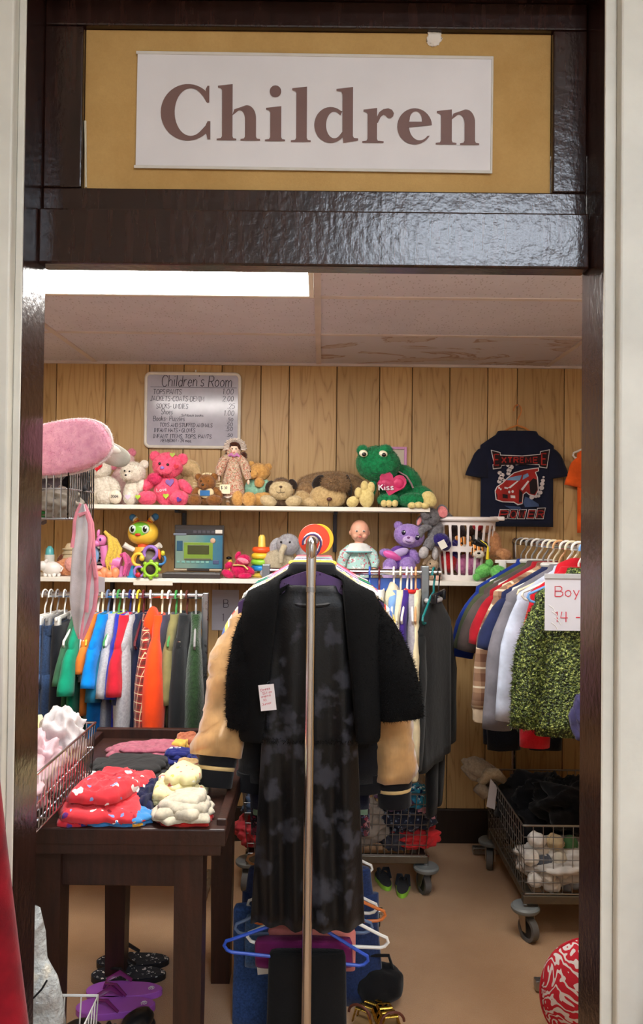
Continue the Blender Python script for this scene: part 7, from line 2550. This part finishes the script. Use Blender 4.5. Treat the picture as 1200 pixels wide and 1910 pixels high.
# towel over the far corner
tw = at(905, 1448, 3.22)
t = thing('towel', 'beige grey towel folded over the far corner of the right cart', 'towel', tw)
TWL = knit((168, 150, 128), (140, 122, 102), 90.0)
ruffle(MB().ell((-.01, 0, .02), (.085, .06, .045), Euler((0, math.radians(28), 0)), 36, 20, .25, 2.4, 3), .02, 14, 2).build('fold', TWL, t, angle=180)
ruffle(MB().tube([(-.03, -.05, -.01), (.0, -.065, .03), (.03, -.06, .03), (.07, -.05, .0)], [.02, .026, .024, .014], 12), .008, 22, 4).build('roll', knit((196, 178, 150), (166, 148, 122), 90.0), t, angle=180)
ruffle(MB().tube([(-.04, -.05, -.02), (-.01, -.06, -.05), (.03, -.05, -.04)], [.03, .028, .016], 12), .008, 22, 6).build('roll', TWL, t, angle=180)
tp = at(918, 1481, 3.13)
tag(MB().prism([(-.022, -.05), (.012, -.062), (.02, .03), (-.006, .062)], .0015).build('price_tag', paper((214, 210, 216)), loc=tp, smooth=False), 'white paper tag hanging from the towel on the right cart', 'tag')

# clothes in the middle cart
MG2 = 'folded clothes in the middle cart'
mz = mb2.z
for i, (px, dz, c, rr, lab) in enumerate(((770, .045, cloth((206, 48, 52)), (.09, .08, .035), 'red folded shirt at the bottom of the middle cart'), (735, .04, cloth((60, 60, 70)), (.06, .08, .035), 'dark grey folded shirt at the bottom of the middle cart'),
        (760, .115, print_cloth((40, 44, 60), ((120, 130, 150),), 40.0, .3), (.10, .08, .04), 'dark patterned shirt in the middle layer of the middle cart'), (795, .155, cloth((226, 160, 176)), (.035, .05, .035), 'pale pink vest poking through the end of the middle cart'),
        (780, .20, print_cloth((50, 140, 170), ((20, 40, 90), (230, 240, 240)), 40.0, .3), (.06, .06, .035), 'turquoise and navy printed top in the middle cart'), (740, .20, cloth((90, 60, 90)), (.07, .08, .04), 'plum coloured top heaped in the middle cart'),
        (480, .06, cloth((196, 60, 70)), (.08, .08, .05), 'rose red shirt at the left end of the middle cart'), (500, .16, cloth((70, 90, 120)), (.09, .08, .05), 'blue grey shirt at the left end of the middle cart'),
        (640, .10, cloth((150, 140, 130)), (.16, .1, .08), 'beige clothes heaped in the centre of the middle cart'))):
    lump('folded_shirt', lab, 'clothes', Vector((zx(px, MC0 + .1, mz + dz), MC0 + .1, mz + dz)), rr, c, 50 + i, MG2, wob=.3)

# ---------------------------------------------------------------- shoes on the floor
def floor_at(px, py):
    return on_table(px, py, 0.0)


def sole_poly(L, W):
    pts = []
    for k in range(28):
        a = 2 * math.pi * k / 28
        x = L / 2 * math.cos(a)
        w = W / 2 * (1.0 + .16 * math.cos(a) - .14 * math.exp(-((math.cos(a) + .15) / .35) ** 2))
        pts.append((x, w * math.sin(a)))
    return pts


def flip_flop(label, px, py, L, rz, sole, strap, cat='flip-flop', name='flip_flop', dots=None, swirl=None, group=None, edge=None):
    p = floor_at(px, py)
    t = thing(name, label, cat, p, rz, group)
    poly = sole_poly(L, L * .4)
    W = L * .4
    M_ = Matrix.Rotation(math.radians(90), 4, 'X')
    h = .018
    MB().add([(x, y, 0.001) for x, y in poly] + [(x, y, h) for x, y in poly], [tuple(range(28))[::-1], tuple(range(28, 56))] + [(i, (i + 1) % 28, (i + 1) % 28 + 28, i + 28) for i in range(28)]).build('sole', edge or sole, t, angle=50)
    MB().add([(x * .985, y * .985, h) for x, y in poly] + [(x * .97, y * .97, h + .002) for x, y in poly], [tuple(range(28))[::-1], tuple(range(28, 56))] + [(i, (i + 1) % 28, (i + 1) % 28 + 28, i + 28) for i in range(28)]).build('footbed', dots or sole, t, angle=50)
    toe = Vector((L * .27, 0, h + .002))
    for s in (-1, 1):
        MB().tube([toe, toe + Vector((-L * .04, s * W * .12, .022)), toe + Vector((-L * .18, s * W * .34, .03)), Vector((-L * .06, s * W * .44, h + .004))], [.004, .008, .010, .007], 8, sx=.5).build('strap', strap, t)
    if swirl:
        MB().tube([(-L * .36 + .010 * q / 14 * math.cos(q * .9), .010 * q / 14 * math.sin(q * .9), h + .003) for q in range(3, 16)], .0012, 5).build('logo_swirl', swirl, t)
    return t


DOT = print_cloth((24, 26, 36), ((232, 230, 226),), 62.0, .26)
BLKR = plastic((26, 26, 30), .5)
PUR = plastic((176, 96, 206), .45)
FGp = 'sandals under the table'
flip_flop('black polka dot flip-flop tilted at the back of the shoe row', 248, 1800, .235, math.radians(184), BLKR, BLKR, dots=DOT, group=FGp)
flip_flop('black polka dot flip-flop lying flat in front of its twin', 240, 1826, .235, math.radians(183), BLKR, BLKR, dots=DOT, group=FGp)
flip_flop('purple flip-flop, the farther one of the purple pair', 232, 1856, .232, math.radians(182), PUR, plastic((120, 40, 110), .25), swirl=WHITEW, group=FGp)
flip_flop('purple flip-flop, the nearer one of the purple pair', 216, 1886, .232, math.radians(185), PUR, plastic((120, 40, 110), .25), swirl=WHITEW, group=FGp)
for i, (px, py, lab) in enumerate(((178, 1958, 'black strappy shoe in front of the purple flip-flops'), (238, 1950, 'black shoe turned sideways, nearest the table leg'))):
    p = floor_at(px, py)
    t = thing('shoe', lab, 'shoe', p, math.radians((170, 60)[i]), 'black shoes under the table')
    MB().ell((0, 0, .02), (.10, .038, .02), None, 30, 14, .05, 2, i, .85).build('sole', BLKR, t, angle=180)
    MB().ell((.035, 0, .045), (.06, .036, .03), None, 26, 14, .08, 2, i + 3).build('upper', plastic((30, 30, 32), .3), t, angle=180)
    MB().tube([(-.03, -.036, .03), (-.03, -.02, .066), (-.03, .02, .066), (-.03, .036, .03)], .006, 8, sx=.6).build('strap', plastic((34, 34, 36), .3), t)
# sandals beneath the middle cart
for i, (px, py, lab) in enumerate(((716, 1655, 'black sandal with a lime green sole, the left one under the middle cart'), (752, 1668, 'black sandal with a lime green sole, the right one beside the cart wheel'))):
    p = floor_at(px, py)
    flip_flop(lab, px, py - 8, .15, math.radians((100, 80)[i]), plastic((150, 214, 70), .4), cloth((34, 38, 46)), 'sandal', 'sandal', dots=cloth((40, 42, 48)), group='black and lime sandals')
# gold sandals and black bag beside the rack
p = floor_at(705, 1868)
t = thing('handbag', 'black handbag on the floor behind the chrome rack', 'bag', p)
ruffle(MB().ell((0, 0, .055), (.075, .06, .055), None, 34, 18, .15, 2, 5, .85), .01, 20, 3).build('body', cloth((17, 17, 19)), t, angle=180)
MB().tube([(-.045, 0, .1), (-.03, -.02, .15), (.03, -.02, .15), (.045, 0, .1)], .005, 8).build('handle', cloth((17, 17, 19)), t)
GLD = metal((196, 160, 70), .25)
for i, (px, py, rz) in enumerate(((688, 1905, 60), (722, 1915, 100))):
    p = floor_at(px, py)
    t = thing('sandal', 'shiny gold sandal, the ' + ('left' if i == 0 else 'right') + ' one in front of the black handbag', 'sandal', p, math.radians(rz), 'gold sandals')
    poly = sole_poly(.19, .07)
    MB().add([(x, y, 0.001) for x, y in poly] + [(x, y, .014) for x, y in poly], [tuple(range(28))[::-1], tuple(range(28, 56))] + [(k, (k + 1) % 28, (k + 1) % 28 + 28, k + 28) for k in range(28)]).build('sole', plastic((150, 120, 80), .5), t, angle=50)
    for q in range(4):
        x = .05 - q * .03
        MB().tube([(x, -.032, .014), (x - .006, -.018, .04 + .006 * q), (x - .006, .018, .04 + .006 * q), (x, .032, .014)], .006, 8, sx=.5).build('strap', GLD, t)
    MB().tube([(-.06, .034 * math.cos(a), .05 + .028 * math.sin(a)) for a in [math.pi * q / 10 for q in range(11)]], .004, 8).build('ankle_strap', plastic((96, 50, 36), .4), t)

# red and white damask cushion by the right jamb
pc = at(1094, 1832, 2.2)


@cached
def damask():
    m = NT('damask_print')
    v = m.coord()
    w = m.n('ShaderNodeTexNoise')
    w.inputs['Scale'].default_value = 9
    w.inputs['Detail'].default_value = 1
    m.l(v, w.inputs['Vector'])
    d = m.mix(.10, v, w.outputs['Color'])
    wv = m.n('ShaderNodeTexWave', wave_type='RINGS', rings_direction='SPHERICAL')
    wv.inputs['Scale'].default_value = 13
    wv.inputs['Distortion'].default_value = 9
    wv.inputs['Detail'].default_value = 1
    wv.inputs['Detail Scale'].default_value = 3.2
    m.l(d, wv.inputs['Vector'])
    f = m.math('GREATER_THAN', wv.outputs['Fac'], .66)
    m.base(m.mix(f, rgb((190, 44, 58)), rgb((220, 212, 212))))
    m.bump(m.noise(v, 300, 2), .15, .002)
    m.set(rough=.9, spec=.15)
    return m.m


t = thing('cushion', 'round red cushion with a white damask pattern beside the right jamb', 'cushion', (pc.x, 2.2, 0))
MB().ell((0, 0, .148), (.128, .06, .148), None, 48, 30, .04, 2, 3, .95).build('cover', damask(), t, angle=180)
MB().tube([(.128 * math.cos(a), 0, .148 + .148 * math.sin(a)) for a in [2 * math.pi * q / 60 for q in range(60)]], .004, 8, closed=True).build('piping', cloth((190, 34, 50)), t)

# violet garment peeping out beside the right jamb, hung on the rack's near post
pv = at(1106, 1342, 2.40)
lump('sweater', 'violet blue knitted sweater bundle hung at the near end of the right rack', 'sweater', pv, (.052, .06, .075), cloth((62, 58, 96)), 77, wob=.15)

# ---------------------------------------------------------------- front room things at the edges of the doorway
rc = (-.775, 1.285, 1.30)
REDV = cloth((132, 14, 28), 500.0, .25, .25)
t = shirt('deep red coat hanging on the wall at the left of the doorway', REDV, rc, 0, W=.46, L=.98, sleeves=False, th=.045, name='coat', cat='coat', seed=301, flare=.52, fold=.02)
hanger('black hanger of the deep red coat', PL['black'], rc, 0, 'tube')
tag(MB().tube([(0, .03, 0), (0, -.09, 0), (0, -.095, .012)], .004, 8).build('wall_hook', STEEL, loc=(-.775, 1.37, 1.30 + .088)), 'steel wall hook holding the deep red coat', 'hook')
fc = (.835, 1.285, 1.05)
t = shirt('brown floral dress hanging on the wall at the right of the doorway', print_cloth((206, 186, 170), ((120, 60, 50), (90, 110, 80), (170, 90, 80)), 40.0, .4), fc, 0, W=.42, L=.80, sleeves=False, th=.04, name='dress', cat='dress', seed=303, flare=.62, fold=.02)
hanger('white hanger of the brown floral dress', PL['white'], fc, 0, 'tube')
tag(MB().tube([(0, .03, 0), (0, -.09, 0), (0, -.095, .012)], .004, 8).build('wall_hook', STEEL, loc=(.835, 1.37, 1.05 + .088)), 'steel wall hook holding the brown floral dress', 'hook')
